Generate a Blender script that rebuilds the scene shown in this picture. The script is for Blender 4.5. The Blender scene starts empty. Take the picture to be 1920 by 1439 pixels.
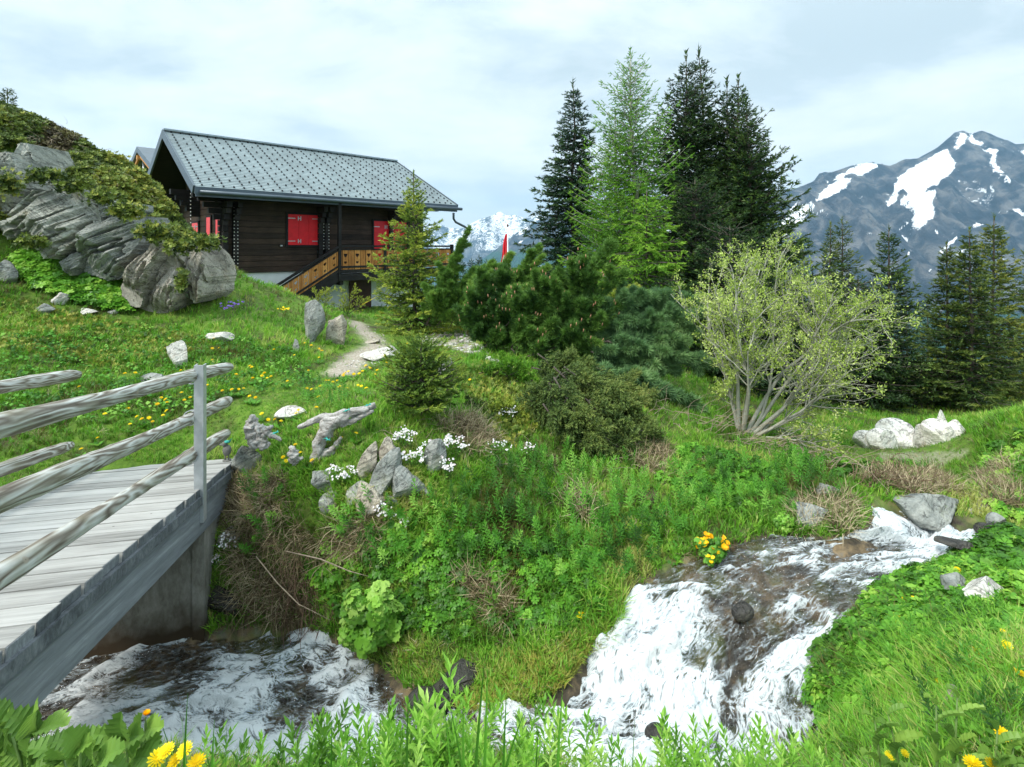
import bpy, bmesh, math, random
import numpy as np
from mathutils import Vector

# ---------------------------------------------------------------- camera, world, sun, exposure
SC = bpy.context.scene
COL = SC.collection
F, CX, HY = 1000.0, 960.0, 462.0            # focal length and horizon of the photograph, in its pixels
cam = bpy.data.cameras.new('camera'); camo = bpy.data.objects.new('camera', cam); COL.objects.link(camo)
cam.sensor_width = 36; cam.lens = F / 1920 * 36; cam.shift_y = -(719.5 - HY) / 1920
cam.clip_start = 0.05; cam.clip_end = 60000
camo.location = (0, 0, 0); camo.rotation_euler = (math.radians(90), 0, 0)
SC.camera = camo
SUN_EL, SUN_AZ = math.radians(50), math.radians(228)
W = bpy.data.worlds.new('World'); SC.world = W; W.use_nodes = True
nt = W.node_tree; nt.nodes.clear()
def N(t, k, **kw):
    n = t.nodes.new(k)
    for a, b in kw.items(): setattr(n, a, b)
    return n
sky = N(nt, 'ShaderNodeTexSky', sky_type='NISHITA', sun_disc=False)
sky.sun_elevation = SUN_EL; sky.sun_rotation = SUN_AZ
bg1 = N(nt, 'ShaderNodeBackground'); bg1.inputs[1].default_value = 0.08
nt.links.new(sky.outputs[0], bg1.inputs[0])
tc = N(nt, 'ShaderNodeTexCoord')
sep = N(nt, 'ShaderNodeSeparateXYZ'); nt.links.new(tc.outputs['Generated'], sep.inputs[0])
zz = N(nt, 'ShaderNodeMath', operation='MAXIMUM'); nt.links.new(sep.outputs[2], zz.inputs[0]); zz.inputs[1].default_value = 0
za = N(nt, 'ShaderNodeMath', operation='ADD'); nt.links.new(zz.outputs[0], za.inputs[0]); za.inputs[1].default_value = 0.22
dx = N(nt, 'ShaderNodeMath', operation='DIVIDE'); nt.links.new(sep.outputs[0], dx.inputs[0]); nt.links.new(za.outputs[0], dx.inputs[1])
dy = N(nt, 'ShaderNodeMath', operation='DIVIDE'); nt.links.new(sep.outputs[1], dy.inputs[0]); nt.links.new(za.outputs[0], dy.inputs[1])
cb = N(nt, 'ShaderNodeCombineXYZ'); nt.links.new(dx.outputs[0], cb.inputs[0]); nt.links.new(dy.outputs[0], cb.inputs[1])
mpw = N(nt, 'ShaderNodeMapping'); nt.links.new(cb.outputs[0], mpw.inputs[0]); mpw.inputs['Location'].default_value = (3.4, 1.7, 0.3); mpw.inputs['Scale'].default_value = (0.9, 1.1, 1)
n1 = N(nt, 'ShaderNodeTexNoise'); nt.links.new(mpw.outputs[0], n1.inputs['Vector'])
n1.inputs['Scale'].default_value = 1.25; n1.inputs['Detail'].default_value = 7; n1.inputs['Roughness'].default_value = 0.58; n1.inputs['Distortion'].default_value = 0.3
cr = N(nt, 'ShaderNodeValToRGB'); nt.links.new(n1.outputs[0], cr.inputs[0])
e = cr.color_ramp.elements
e[0].position = 0.38; e[0].color = (0.46, 0.55, 0.585, 1); e[1].position = 0.62; e[1].color = (0.76, 0.80, 0.815, 1)
m_ = cr.color_ramp.elements.new(0.49); m_.color = (0.62, 0.70, 0.735, 1)
hz = N(nt, 'ShaderNodeMapRange'); nt.links.new(sep.outputs[2], hz.inputs[0]); hz.inputs[1].default_value = 0.0; hz.inputs[2].default_value = 0.3; hz.inputs[3].default_value = 0.7; hz.inputs[4].default_value = 0.0
mxw = N(nt, 'ShaderNodeMixRGB'); nt.links.new(hz.outputs[0], mxw.inputs[0]); nt.links.new(cr.outputs[0], mxw.inputs[1]); mxw.inputs[2].default_value = (0.69, 0.745, 0.77, 1)
bg2 = N(nt, 'ShaderNodeBackground'); nt.links.new(mxw.outputs[0], bg2.inputs[0]); zen = N(nt, 'ShaderNodeMapRange', interpolation_type='SMOOTHSTEP'); nt.links.new(sep.outputs[2], zen.inputs[0]); zen.inputs[1].default_value = 0.28; zen.inputs[2].default_value = 1.0; zen.inputs[3].default_value = 0.58; zen.inputs[4].default_value = 1.5   # an overcast sky is about three times brighter overhead
nt.links.new(zen.outputs[0], bg2.inputs[1])
mixw = N(nt, 'ShaderNodeMixShader'); mixw.inputs[0].default_value = 0.93
nt.links.new(bg1.outputs[0], mixw.inputs[1]); nt.links.new(bg2.outputs[0], mixw.inputs[2])
wo = N(nt, 'ShaderNodeOutputWorld'); nt.links.new(mixw.outputs[0], wo.inputs[0])
sl = bpy.data.lights.new('sun', 'SUN'); sl.energy = 1.5; sl.angle = math.radians(14); sl.color = (1, 0.95, 0.86)
so = bpy.data.objects.new('sun', sl); COL.objects.link(so)
sd = Vector((math.sin(SUN_AZ) * math.cos(SUN_EL), math.cos(SUN_AZ) * math.cos(SUN_EL), math.sin(SUN_EL)))
so.rotation_euler = sd.to_track_quat('Z', 'Y').to_euler()
SC.view_settings.view_transform = 'Standard'; SC.view_settings.look = 'None'; SC.view_settings.gamma = 1
SC.view_settings.exposure = 1.4

# ---------------------------------------------------------------- helpers
RNG = np.random.default_rng(7)
def P(px, py, Y): return np.array([(px - CX) / F * Y, Y, (HY - py) / F * Y])
def pix(v):
    v = np.atleast_2d(v); y = np.maximum(v[:, 1], .05)
    return np.stack([CX + F * v[:, 0] / y, HY - F * v[:, 2] / y], 1)
def nrm(v): v = np.asarray(v, float); return v / np.maximum(np.linalg.norm(v, axis=-1, keepdims=True), 1e-9)
def sstep(a, b, x): t = np.clip((x - a) / (b - a), 0, 1); return t * t * (3 - 2 * t)
def _h(i, j, k, s):
    n = (i * 374761393 + j * 668265263 + k * 2147483647 + s * 144665) & 0xFFFFFFFF
    n = ((n ^ (n >> 13)) * 1274126177) & 0xFFFFFFFF
    return ((n ^ (n >> 16)) & 0xFFFF) / 65535.0
def vn(p, s=0):
    p = np.asarray(p, float); i = np.floor(p).astype(np.int64); f = p - i; f = f * f * (3 - 2 * f)
    r = 0
    for a in (0, 1):
        for b in (0, 1):
            for c in (0, 1):
                w = (f[:, 0] if a else 1 - f[:, 0]) * (f[:, 1] if b else 1 - f[:, 1]) * (f[:, 2] if c else 1 - f[:, 2])
                r = r + w * _h(i[:, 0] + a, i[:, 1] + b, i[:, 2] + c, s)
    return r
def fbm(p, o=4, s=0, g=.5):
    r = 0; a = 1; t = 0; p = np.asarray(p, float)
    for k in range(o): r = r + a * vn(p, s + k); t += a; a *= g; p = p * 2.03 + 7.1
    return r / t
def fbm2(x, y, sc, o=4, s=0): return fbm(np.stack([x * sc, y * sc, np.full_like(x, 3.3)], 1), o, s)
def inpoly(x, y, poly):
    r = np.zeros(x.shape, bool); n = len(poly)
    for i in range(n):
        x1, y1 = poly[i]; x2, y2 = poly[(i + 1) % n]
        if y1 == y2: continue
        c = ((y1 > y) != (y2 > y)) & (x < (x2 - x1) * (y - y1) / (y2 - y1) + x1)
        r ^= c
    return r

def tag(o, label=None, cat=None, group=None, kind=None):
    if label: o['label'] = label
    if cat: o['category'] = cat
    if group: o['group'] = group
    if kind: o['kind'] = kind
    return o
def thing(name, label, cat, loc=(0, 0, 0), group=None, rz=0):
    o = bpy.data.objects.new(name, None); COL.objects.link(o)
    o.location = tuple(float(a) for a in loc); o.rotation_euler = (0, 0, rz); o.empty_display_size = .1
    return tag(o, label, cat, group)
def mk(name, V, faces, mat, parent=None, smooth=True, tint=None, attrs=None, world=True):
    """V (n,3); faces list of (m,3)/(m,4) arrays. World coordinates, moved to the parent's frame."""
    V = np.asarray(V, float)
    if parent is not None and world: V = V - np.array(parent.matrix_basis.translation if parent.parent is None else parent.parent.matrix_basis.translation)
    me = bpy.data.meshes.new(name)
    faces = [np.asarray(f, np.int32) for f in faces if len(f)]
    nl = sum(f.size for f in faces); npol = sum(len(f) for f in faces)
    me.vertices.add(len(V)); me.vertices.foreach_set('co', V.astype(np.float32).ravel())
    me.loops.add(nl); me.loops.foreach_set('vertex_index', np.concatenate([f.ravel() for f in faces]))
    me.polygons.add(npol)
    tot = np.concatenate([np.full(len(f), f.shape[1], np.int32) for f in faces]); st = np.concatenate([[0], np.cumsum(tot)[:-1]]).astype(np.int32)
    me.polygons.foreach_set('loop_start', st)
    try: me.polygons.foreach_set('loop_total', tot)
    except Exception: pass
    me.polygons.foreach_set('use_smooth', np.full(npol, smooth))
    A = dict(attrs or {})
    if tint is not None: A['tint'] = tint
    for k, v in A.items():
        at = me.attributes.new(k, 'FLOAT', 'POINT'); at.data.foreach_set('value', np.asarray(v, np.float32))
    me.update(calc_edges=True)
    for m in (mat if isinstance(mat, (list, tuple)) else [mat]): me.materials.append(m)
    o = bpy.data.objects.new(name, me); COL.objects.link(o)
    if parent is not None: o.parent = parent
    return o
class B:
    """collects pieces into one mesh"""
    def __init__(s): s.v = []; s.f = {3: [], 4: []}; s.t = []; s.n = 0
    def add(s, V, fs, t=0.5):
        V = np.asarray(V, float).reshape(-1, 3); s.v.append(V)
        s.t.append(np.broadcast_to(np.asarray(t, float), (len(V),)))
        for f in (fs if isinstance(fs, list) else [fs]):
            f = np.asarray(f)
            if f.size: s.f[f.shape[1]].append(f + s.n)
        s.n += len(V); return s
    def inst(s, T, pos, M, t=None):
        tv, tf = T; n = len(pos); m = len(tv)
        if n == 0: return s
        V = np.einsum('nij,mj->nmi', M, tv) + pos[:, None, :]
        off = (np.arange(n) * m)[:, None, None]
        fs = [(np.asarray(f)[None] + off).reshape(-1, np.asarray(f).shape[1]) for f in tf]
        tt = 0.5 if t is None else np.repeat(np.broadcast_to(t, (n,)), m)
        return s.add(V.reshape(-1, 3), fs, tt)
    def box(s, c, sz, R=None, t=.5):
        q = np.array([[a, b, d] for a in (-.5, .5) for b in (-.5, .5) for d in (-.5, .5)]) * np.asarray(sz)
        if R is not None: q = q @ np.asarray(R).T
        return s.add(q + np.asarray(c), np.array([[0, 1, 3, 2], [4, 6, 7, 5], [0, 4, 5, 1], [2, 3, 7, 6], [0, 2, 6, 4], [1, 5, 7, 3]]), t)
    def tube(s, pts, r, k=6, t=.5, cap=True, wob=0, seed=0):
        pts = np.asarray(pts, float); n = len(pts); r = np.broadcast_to(np.asarray(r, float), (n,))
        T = nrm(np.gradient(pts, axis=0)); a = np.array([0, 0, 1.]) if abs(T[0, 2]) < .9 else np.array([1., 0, 0])
        U = nrm(np.cross(T, a)); Vv = np.cross(T, U)
        an = np.arange(k) * 2 * np.pi / k
        rr = np.repeat(r[:, None], k, 1)
        if wob: rr = rr * (1 + wob * (2 * vn(np.stack([np.repeat(np.arange(n) * .7, k) + seed, np.tile(np.cos(an) * 2, n), np.tile(np.sin(an) * 2, n)], 1), seed).reshape(n, k) - 1))
        V = pts[:, None] + rr[..., None] * (U[:, None] * np.cos(an)[None, :, None] + Vv[:, None] * np.sin(an)[None, :, None])
        i = np.arange(n - 1)[:, None] * k; j = np.arange(k)[None]; j2 = (j + 1) % k
        q = np.stack([i + j, i + j2, i + k + j2, i + k + j], -1).reshape(-1, 4)
        fs = [q]; V = V.reshape(-1, 3)
        if cap:
            V = np.concatenate([V, pts[:1], pts[-1:]]); c0, c1 = n * k, n * k + 1
            jj = np.arange(k)
            fs.append(np.stack([np.full(k, c0), (jj + 1) % k, jj], 1)); fs.append(np.stack([np.full(k, c1), (n - 1) * k + jj, (n - 1) * k + (jj + 1) % k], 1))
        return s.add(V, fs, t)
    def prism(s, poly, vec, t=.5):
        poly = np.asarray(poly, float); n = len(poly); c = poly.mean(0)
        V = np.concatenate([poly, poly + np.asarray(vec)]); j = np.arange(n)
        s.add(V, np.stack([j, (j + 1) % n, n + (j + 1) % n, n + j], 1), t)
        for o in (0, 1):
            VV = np.concatenate([poly + np.asarray(vec) * o, [c + np.asarray(vec) * o]])
            s.add(VV, np.stack([np.full(n, n), j, (j + 1) % n], 1) if not o else np.stack([np.full(n, n), (j + 1) % n, j], 1), t)
        return s
    def build(s, name, mat, parent=None, smooth=True, attrs=None):
        V = np.concatenate(s.v); t = np.concatenate(s.t)
        fs = [np.concatenate(s.f[k]) for k in (3, 4) if s.f[k]]
        return mk(name, V, fs, mat, parent, smooth, tint=t, attrs=attrs)
def frames(d, roll=None, sc=1.0, up=(0, 0, 1)):
    """matrices whose x axis is d; columns x,y,z, scaled"""
    d = nrm(d); n = len(d)
    u = np.broadcast_to(np.asarray(up, float), (n, 3))
    y = np.cross(u, d); bad = np.linalg.norm(y, axis=1) < 1e-3
    y = np.where(bad[:, None], np.array([[0, 1., 0]]), y); y = nrm(y); z = np.cross(d, y)
    if roll is not None:
        c, s_ = np.cos(roll)[:, None], np.sin(roll)[:, None]; y, z = y * c + z * s_, z * c - y * s_
    M = np.stack([d, y, z], 2)
    return M * np.asarray(sc).reshape(-1, 1, 1) if np.ndim(sc) else M * sc
def rdir(n, rng=RNG): return nrm(rng.normal(size=(n, 3)))

# ---------------------------------------------------------------- materials
def newmat(name):
    m = bpy.data.materials.new(name); m.use_nodes = True; t = m.node_tree; t.nodes.clear()
    o = N(t, 'ShaderNodeOutputMaterial'); b = N(t, 'ShaderNodeBsdfPrincipled'); t.links.new(b.outputs[0], o.inputs[0])
    return m, t, b, o
def c4(c): return (c[0], c[1], c[2], 1)
def noise_n(t, scale, detail=4, rough=.55, dist=0, coord='Object', stretch=None, rot=None):
    tcn = N(t, 'ShaderNodeTexCoord'); v = tcn.outputs[coord]
    for r_ in ([] if not rot else rot if isinstance(rot, list) else [rot]): mp = N(t, 'ShaderNodeMapping'); t.links.new(v, mp.inputs[0]); mp.inputs['Rotation'].default_value = r_; v = mp.outputs[0]
    if stretch: mp = N(t, 'ShaderNodeMapping'); t.links.new(v, mp.inputs[0]); mp.inputs['Scale'].default_value = stretch; v = mp.outputs[0]
    n = N(t, 'ShaderNodeTexNoise'); t.links.new(v, n.inputs['Vector'])
    n.inputs['Scale'].default_value = scale; n.inputs['Detail'].default_value = detail; n.inputs['Roughness'].default_value = rough; n.inputs['Distortion'].default_value = dist
    return n.outputs[0]
def ramp(t, src, stops):
    r = N(t, 'ShaderNodeValToRGB'); t.links.new(src, r.inputs[0]); el = r.color_ramp.elements
    while len(el) < len(stops): el.new(.5)
    for k, (p, c) in enumerate(stops): el[k].position = p; el[k].color = c4(c) if not np.isscalar(c) else (c, c, c, 1)
    return r.outputs[0]
def mixc(t, fac, a, b, mode='MIX'):
    m = N(t, 'ShaderNodeMixRGB', blend_type=mode)
    for i, s_ in enumerate((fac, a, b)):
        if isinstance(s_, bpy.types.NodeSocket): t.links.new(s_, m.inputs[i])
        elif i == 0: m.inputs[0].default_value = s_
        else: m.inputs[i].default_value = c4(s_)
    return m.outputs[0]
def mth(t, op, a, b=0.0):
    m = N(t, 'ShaderNodeMath', operation=op)
    for i, s_ in enumerate((a, b)):
        if isinstance(s_, bpy.types.NodeSocket): t.links.new(s_, m.inputs[i])
        else: m.inputs[i].default_value = s_
    return m.outputs[0]
def attr(t, k): a = N(t, 'ShaderNodeAttribute', attribute_name=k); return a.outputs['Fac']
def bump(t, b, h, strength=.5, dist=.02):
    n = N(t, 'ShaderNodeBump'); t.links.new(h, n.inputs['Height']); n.inputs['Strength'].default_value = strength; n.inputs['Distance'].default_value = dist
    t.links.new(n.outputs[0], b.inputs['Normal'])
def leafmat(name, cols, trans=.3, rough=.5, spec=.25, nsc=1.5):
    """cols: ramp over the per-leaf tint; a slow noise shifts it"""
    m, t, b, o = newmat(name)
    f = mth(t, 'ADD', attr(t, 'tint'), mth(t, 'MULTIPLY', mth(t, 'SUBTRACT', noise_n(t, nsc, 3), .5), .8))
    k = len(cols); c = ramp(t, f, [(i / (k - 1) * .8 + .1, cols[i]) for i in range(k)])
    t.links.new(c, b.inputs['Base Color']); b.inputs['Roughness'].default_value = rough; b.inputs['Specular IOR Level'].default_value = spec
    if trans:
        tr = N(t, 'ShaderNodeBsdfTranslucent'); t.links.new(c, tr.inputs[0]); mx = N(t, 'ShaderNodeMixShader'); mx.inputs[0].default_value = trans
        t.links.new(b.outputs[0], mx.inputs[1]); t.links.new(tr.outputs[0], mx.inputs[2]); t.links.new(mx.outputs[0], o.inputs[0])
    return m
def plain(name, col, rough=.6, metal=0, var=.25, sc=8, stretch=None, bmp=0, spec=.4):
    m, t, b, o = newmat(name)
    n = noise_n(t, sc, 5, stretch=stretch)
    c = ramp(t, n, [(.3, [x * (1 - var) for x in col]), (.7, [min(1, x * (1 + var)) for x in col])])
    t.links.new(c, b.inputs['Base Color']); b.inputs['Roughness'].default_value = rough; b.inputs['Metallic'].default_value = metal; b.inputs['Specular IOR Level'].default_value = spec
    if bmp: bump(t, b, n, bmp, .01)
    return m
def rockmat(name, cols, sc=3, rot=(0, .5, .3), lay=7, lichen=(.32, .33, .22), lf=.25, rough=.8):
    m, t, b, o = newmat(name)
    a = noise_n(t, sc, 8, .62, .4)
    l = noise_n(t, sc, 6, .6, .6, stretch=(1, 1, lay), rot=rot)
    f = mth(t, 'ADD', mth(t, 'MULTIPLY', a, .55), mth(t, 'MULTIPLY', l, .45))
    k = len(cols); c = ramp(t, f, [(.3 + .4 * i / (k - 1), cols[i]) for i in range(k)])
    g = noise_n(t, sc * 1.7, 6, .7); gm = ramp(t, g, [(.56, 0.), (.66, 1.)])
    c = mixc(t, mth(t, 'MULTIPLY', gm, lf), c, lichen)
    fi = ramp(t, noise_n(t, sc * 18, 3, .7), [(.35, .75), (.6, 1.1)]); c = mixc(t, 1, c, fi, 'MULTIPLY')
    cr2 = ramp(t, mth(t, 'ABSOLUTE', mth(t, 'SUBTRACT', noise_n(t, sc * .9, 5, .6, .8, stretch=(1, 1, lay * .5), rot=rot), .5)), [(.0, .18), (.018, 1.)]); c = mixc(t, .8, c, cr2, 'MULTIPLY')
    t.links.new(c, b.inputs['Base Color']); b.inputs['Roughness'].default_value = rough; b.inputs['Specular IOR Level'].default_value = .25
    bump(t, b, mth(t, 'ADD', l, mth(t, 'MULTIPLY', noise_n(t, sc * 6, 8, .7), .5)), .9, .035)
    return m
M = {}
M['grey_rock'] = rockmat('grey_rock', [(.07, .075, .07), (.2, .215, .2), (.34, .35, .32), (.5, .5, .45)], 2.2, lf=.35)
M['tan_rock'] = rockmat('tan_rock', [(.16, .13, .1), (.33, .29, .23), (.48, .44, .36), (.6, .57, .5)], 2.5, lf=.3)
M['pale_rock'] = rockmat('pale_rock', [(.3, .27, .23), (.5, .48, .43), (.66, .65, .6), (.78, .77, .72)], 3, lichen=(.45, .3, .18), lf=.35)
M['white_rock'] = rockmat('white_rock', [(.42, .38, .32), (.7, .67, .6), (.82, .8, .75), (.88, .87, .83)], 1.6, lichen=(.4, .33, .24), lf=.4)
M['wet_rock'] = rockmat('wet_rock', [(.012, .012, .012), (.035, .033, .03), (.07, .065, .055), (.13, .12, .1)], 4, lf=.1, rough=.25)
M['strata_rock'] = rockmat('strata_rock', [(.07, .07, .06), (.22, .23, .2), (.4, .41, .36), (.58, .57, .5)], 1.3, rot=(.25, -.6, 0), lay=8, lichen=(.36, .27, .17), lf=.4)
M['slab_rock'] = rockmat('slab_rock', [(.09, .08, .065), (.26, .24, .2), (.44, .41, .35), (.6, .57, .49)], 1.5, rot=(0, -1.05, .2), lay=7, lichen=(.38, .27, .17), lf=.45)
# ---------------------------------------------------------------- the stream's outline (far bank, near bank, water level)
SEC = [((1634, 946), (1682, 946), -2.40), ((1645, 972), (1790, 968), -2.44), ((1590, 1012), (1885, 985), -2.50), ((1450, 1005), (1790, 1060), -2.55),
       ((1300, 1045), (1650, 1108), -2.63), ((1190, 1108), (1605, 1175), -2.75), ((1160, 1195), (1535, 1235), -2.87), ((1105, 1225), (1530, 1330), -2.95),
       ((1060, 1290), (1575, 1430), -3.0), ((1012, 1330), (1400, 1590), -3.05), ((900, 1335), (1050, 1640), -3.12), ((775, 1305), (700, 1620), -3.2),
       ((680, 1232), (300, 1600), -3.36), ((560, 1185), (0, 1560), -3.5), ((385, 1195), (-200, 1560), -3.58)]
def atz(px, py, z): return P(px, py, z * F / (HY - py))
FARP = np.array([atz(*a, z) for a, b, z in SEC] + [(-4.6, 4.55, -3.65), (-8, 4.2, -3.8), (-12, 4.6, -3.95)])
NEARP = np.array([atz(*b, z) for a, b, z in SEC] + [(-5.2, 3.1, -3.65), (-8, 2.7, -3.8), (-12, 3.0, -3.95)])
WPOLY = np.concatenate([FARP, NEARP[::-1]])
def water_sd(x, y):
    d = np.full(x.shape, 1e9); wz = np.zeros(x.shape); n = len(WPOLY)
    for i in range(n):
        a, b = WPOLY[i], WPOLY[(i + 1) % n]; ab = b[:2] - a[:2]
        t = np.clip(((x - a[0]) * ab[0] + (y - a[1]) * ab[1]) / (ab @ ab), 0, 1)
        dd = np.hypot(x - a[0] - t * ab[0], y - a[1] - t * ab[1])
        k = dd < d; d = np.where(k, dd, d); wz = np.where(k, a[2] + t * (b[2] - a[2]), wz)
    return d, wz, inpoly(x, y, WPOLY[:, :2])
# ---------------------------------------------------------------- terrain
CP = [(440,862,5.8),(640,830,5.4),(560,790,6.0),(500,740,6.8),(350,760,6.5),(200,780,6.2),(100,830,5.6),(0,900,5.0),(600,730,7.2),(700,680,8.8),(720,640,10.8),
 (690,612,13),(680,592,16),(690,583,20),(560,640,9.5),(500,620,9.5),(450,560,11),(520,540,12.5),(560,562,12.5),(430,512,12.5),(380,600,9.6),(300,650,8.3),(200,700,7.2),
 (100,660,7.5),(0,650,7),(60,570,9),(150,600,8.8),(230,590,9.5),(100,450,10.5),(250,480,10.8),(330,480,11.2),(180,380,11),(60,300,11.5),(0,203,12.5),(100,246,12.8),
 (200,302,12.6),(290,366,12.4),(340,424,12.3),(400,480,12.3),(850,700,7.6),(900,660,9),(850,640,11),(880,620,13),(960,680,8.2),(1000,760,6.9),(900,780,6.2),(780,790,5.6),
 (740,850,5.1),(700,900,4.95),(600,900,5.0),(500,900,5.1),(500,1000,4.95),(450,1100,4.95),(600,1050,4.75),(700,1050,4.6),(700,1170,4.4),(850,1000,4.7),(1000,900,5.4),
 (900,1150,4.3),(1000,1050,4.55),(950,1250,3.9),(1100,1150,4.2),(1100,1000,4.7),(1150,950,5.1),(1250,900,5.5),(1300,1000,4.85),(1450,980,5.0),(1550,960,5.15),(1100,850,6.0),
 (1200,800,6.6),(1300,830,6.5),(1400,820,7),(1500,880,6.2),(1600,930,5.5),(1200,740,7.6),(1100,680,8.5),(1300,750,8.5),(1050,640,10),(1200,650,12),(1300,700,14),(1150,620,18),
 (1550,830,8.5),(1650,850,8),(1750,850,8),(1650,805,10),(1800,790,12),(1650,770,14),(1850,765,16),(1500,750,14),(1700,900,6.8),(1600,870,7),(1920,770,6.5),(1850,840,6.5),
 (1900,900,5.6),(1800,920,5.8),(1870,960,5.2),(1900,1040,4.2),(1800,1080,3.95),(1700,1150,3.65),(1600,1240,3.4),(1900,1150,3.4),(1800,1250,2.8),(1650,1300,2.9),(1900,1300,2.4),
 (1750,1400,2.2),(1610,1430,2.5),(1900,1439,1.9),(1200,1540,2.0),(900,1545,1.95),(500,1535,1.95),(200,1520,1.9),(0,1490,1.9)]
CW = [(-9.5,15.2,-1.5),(-12,19,-.9),(-13,16,-.3),(-16,22,-.2),(-6.5,16.8,-2.1),(-5.5,20,-2.6),(-3,22,-2.8),(0,20,-3),(0,26,-3.6),(6,24,-5),(-20,12,3.5),(-16,9,2.0),(-11,7,-.5),(-14,4.8,-2.2),
 (-6.5,5.3,-2.2),(-9,5.2,-2.2),(0,.3,-1.6),(2,.5,-1.55),(-2,.5,-1.62),(0,1.2,-1.72),(0,-3,-1.5),(4,0,-1.45),(-3,1.3,-1.75),(-6,1.5,-2.0),(-10,1,-2.0),(7,6,-1.7),(9,8,-2.2),(9,4.5,-1.4),(6,2,-1.5),
 (12,14,-4),(20,12,-4),(20,22,-8),(10,26,-7),(-22,24,1.5),(-8,26,-1.6),(-10,-6,-1.5),(10,-6,-1.2),(-26,2,2),(3.8,7.2,-2.75),(5.2,7.6,-2.85)]
CPW = np.array([P(*c) for c in CP] + [np.array(c, float) for c in CW])
_c2 = .3
def _K(ax, ay, bx, by): return np.sqrt((ax[:, None] - bx[None]) ** 2 + (ay[:, None] - by[None]) ** 2 + _c2)
_A = _K(CPW[:, 0], CPW[:, 1], CPW[:, 0], CPW[:, 1]) - np.eye(len(CPW)) * .06
_zm = -2.0
_wts = np.linalg.solve(_A, CPW[:, 2] - _zm)
def zrbf(x, y):
    out = np.empty(x.shape)
    for i in range(0, len(x), 20000): out[i:i + 20000] = _K(x[i:i + 20000], y[i:i + 20000], CPW[:, 0], CPW[:, 1]) @ _wts + _zm
    return out
def height(x, y, fine=True):
    x = np.atleast_1d(np.asarray(x, float)); y = np.atleast_1d(np.asarray(y, float))
    dd = np.hypot(x, y - 8); xs = np.where(dd > 34, x * 34 / np.maximum(dd, 1), x); ys = np.where(dd > 34, 8 + (y - 8) * 34 / np.maximum(dd, 1), y)
    z = zrbf(xs, ys)
    zf = -3.5 - .31 * (dd - 24); k = sstep(22, 38, dd); z = z * (1 - k) + zf * k
    if fine: z = z + (.13 * (fbm2(x, y, 1.3, 3, 3) - .5) + .07 * (fbm2(x, y, 5, 3, 9) - .5)) * (1 - sstep(40, 80, dd)) + 24 * (fbm2(x, y, .01, 4, 5) - .5) * sstep(60, 200, dd)
    d, wz, ins = water_sd(x, y)
    near = d < .7
    kk = sstep(-.02, .30, d)
    zo = (wz + .0) * (1 - kk) + np.maximum(z, wz + .05) * kk
    z = np.where(~ins & near, zo, z)
    zi = wz - .05 - .17 * sstep(0, .3, d) + .11 * (fbm2(x, y, 3.5, 3, 21) - .5)
    return np.where(ins, zi, z)
def hit(px, py, y0=1.2, y1=30):
    """where the sight line through a pixel first meets the ground"""
    Y = y0 * (y1 / y0) ** np.linspace(0, 1, 900)
    g = height((px - CX) / F * Y, Y) - (HY - py) / F * Y
    k = np.argmax(g > 0); k = k if g[k] > 0 else len(Y) - 1
    return np.array([(px - CX) / F * Y[k], Y[k], height((px - CX) / F * Y[k], Y[k])[0]])
def ground_n(x, y, e=.12):
    gx = (height(x + e, y) - height(x - e, y)) / (2 * e); gy = (height(x, y + e) - height(x, y - e)) / (2 * e)
    return nrm(np.stack([-gx, -gy, np.ones_like(gx)], 1))

PATH = [(640,700),(655,686),(672,668),(700,655),(705,640),(690,628),(676,616),(668,604)]
PATHW = np.array([hit(*p)[:2] for p in PATH])
def seg_d(x, y, pl):
    d = np.full(x.shape, 1e9)
    for a, b in zip(pl[:-1], pl[1:]):
        ab = b - a; t = np.clip(((x - a[0]) * ab[0] + (y - a[1]) * ab[1]) / (ab @ ab), 0, 1); d = np.minimum(d, np.hypot(x - a[0] - t * ab[0], y - a[1] - t * ab[1]))
    return d
def geo(a, b, n): return np.geomspace(a, b, n)
gx = np.concatenate([-geo(6000, 32, 26), np.arange(-30, -9, .3), np.arange(-9, 6.6, .065), np.arange(6.6, 30, .3), geo(32, 6000, 26)])
gy = np.concatenate([np.arange(-20, 0, .8), np.arange(0, 9, .065), np.arange(9, 16, .13), np.arange(16, 36, .4), np.arange(36, 60, 2), geo(62, 6500, 40)])
XX, YY = np.meshgrid(gx, gy); x_, y_ = XX.ravel(), YY.ravel()
z_ = height(x_, y_)
nx, ny = len(gx), len(gy); ii = (np.arange(ny - 1)[:, None] * nx + np.arange(nx - 1)[None]).ravel()
d_, wz_, ins_ = water_sd(x_, y_)
pathm = 1 - sstep(.05, .34, seg_d(x_, y_, PATHW) + .3 * (fbm2(x_, y_, 3, 3, 2) - .5))
q_ = pix(np.stack([x_, y_, z_], 1))
GRAVEL = [(820,622),(870,628),(905,650),(920,672),(960,690),(900,668),(850,655),(780,640)]
gr = inpoly(q_[:, 0], q_[:, 1], GRAVEL) & (y_ > 7) & (y_ < 14); pathm = np.maximum(pathm, gr * .9)
gr = inpoly(q_[:, 0], q_[:, 1], [(1700,905),(1760,895),(1800,920),(1870,900),(1850,960),(1760,945)]) & (y_ > 5); pathm = np.maximum(pathm, gr * .4)
gr = inpoly(q_[:, 0], q_[:, 1], [(1640,850),(1820,845),(1760,880),(1690,890)]) & (y_ > 6.5); pathm = np.maximum(pathm, gr * .5)
bed = np.where(ins_, 1.0, 1 - sstep(0, .22, d_)) * (np.abs(x_) < 14)
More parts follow.
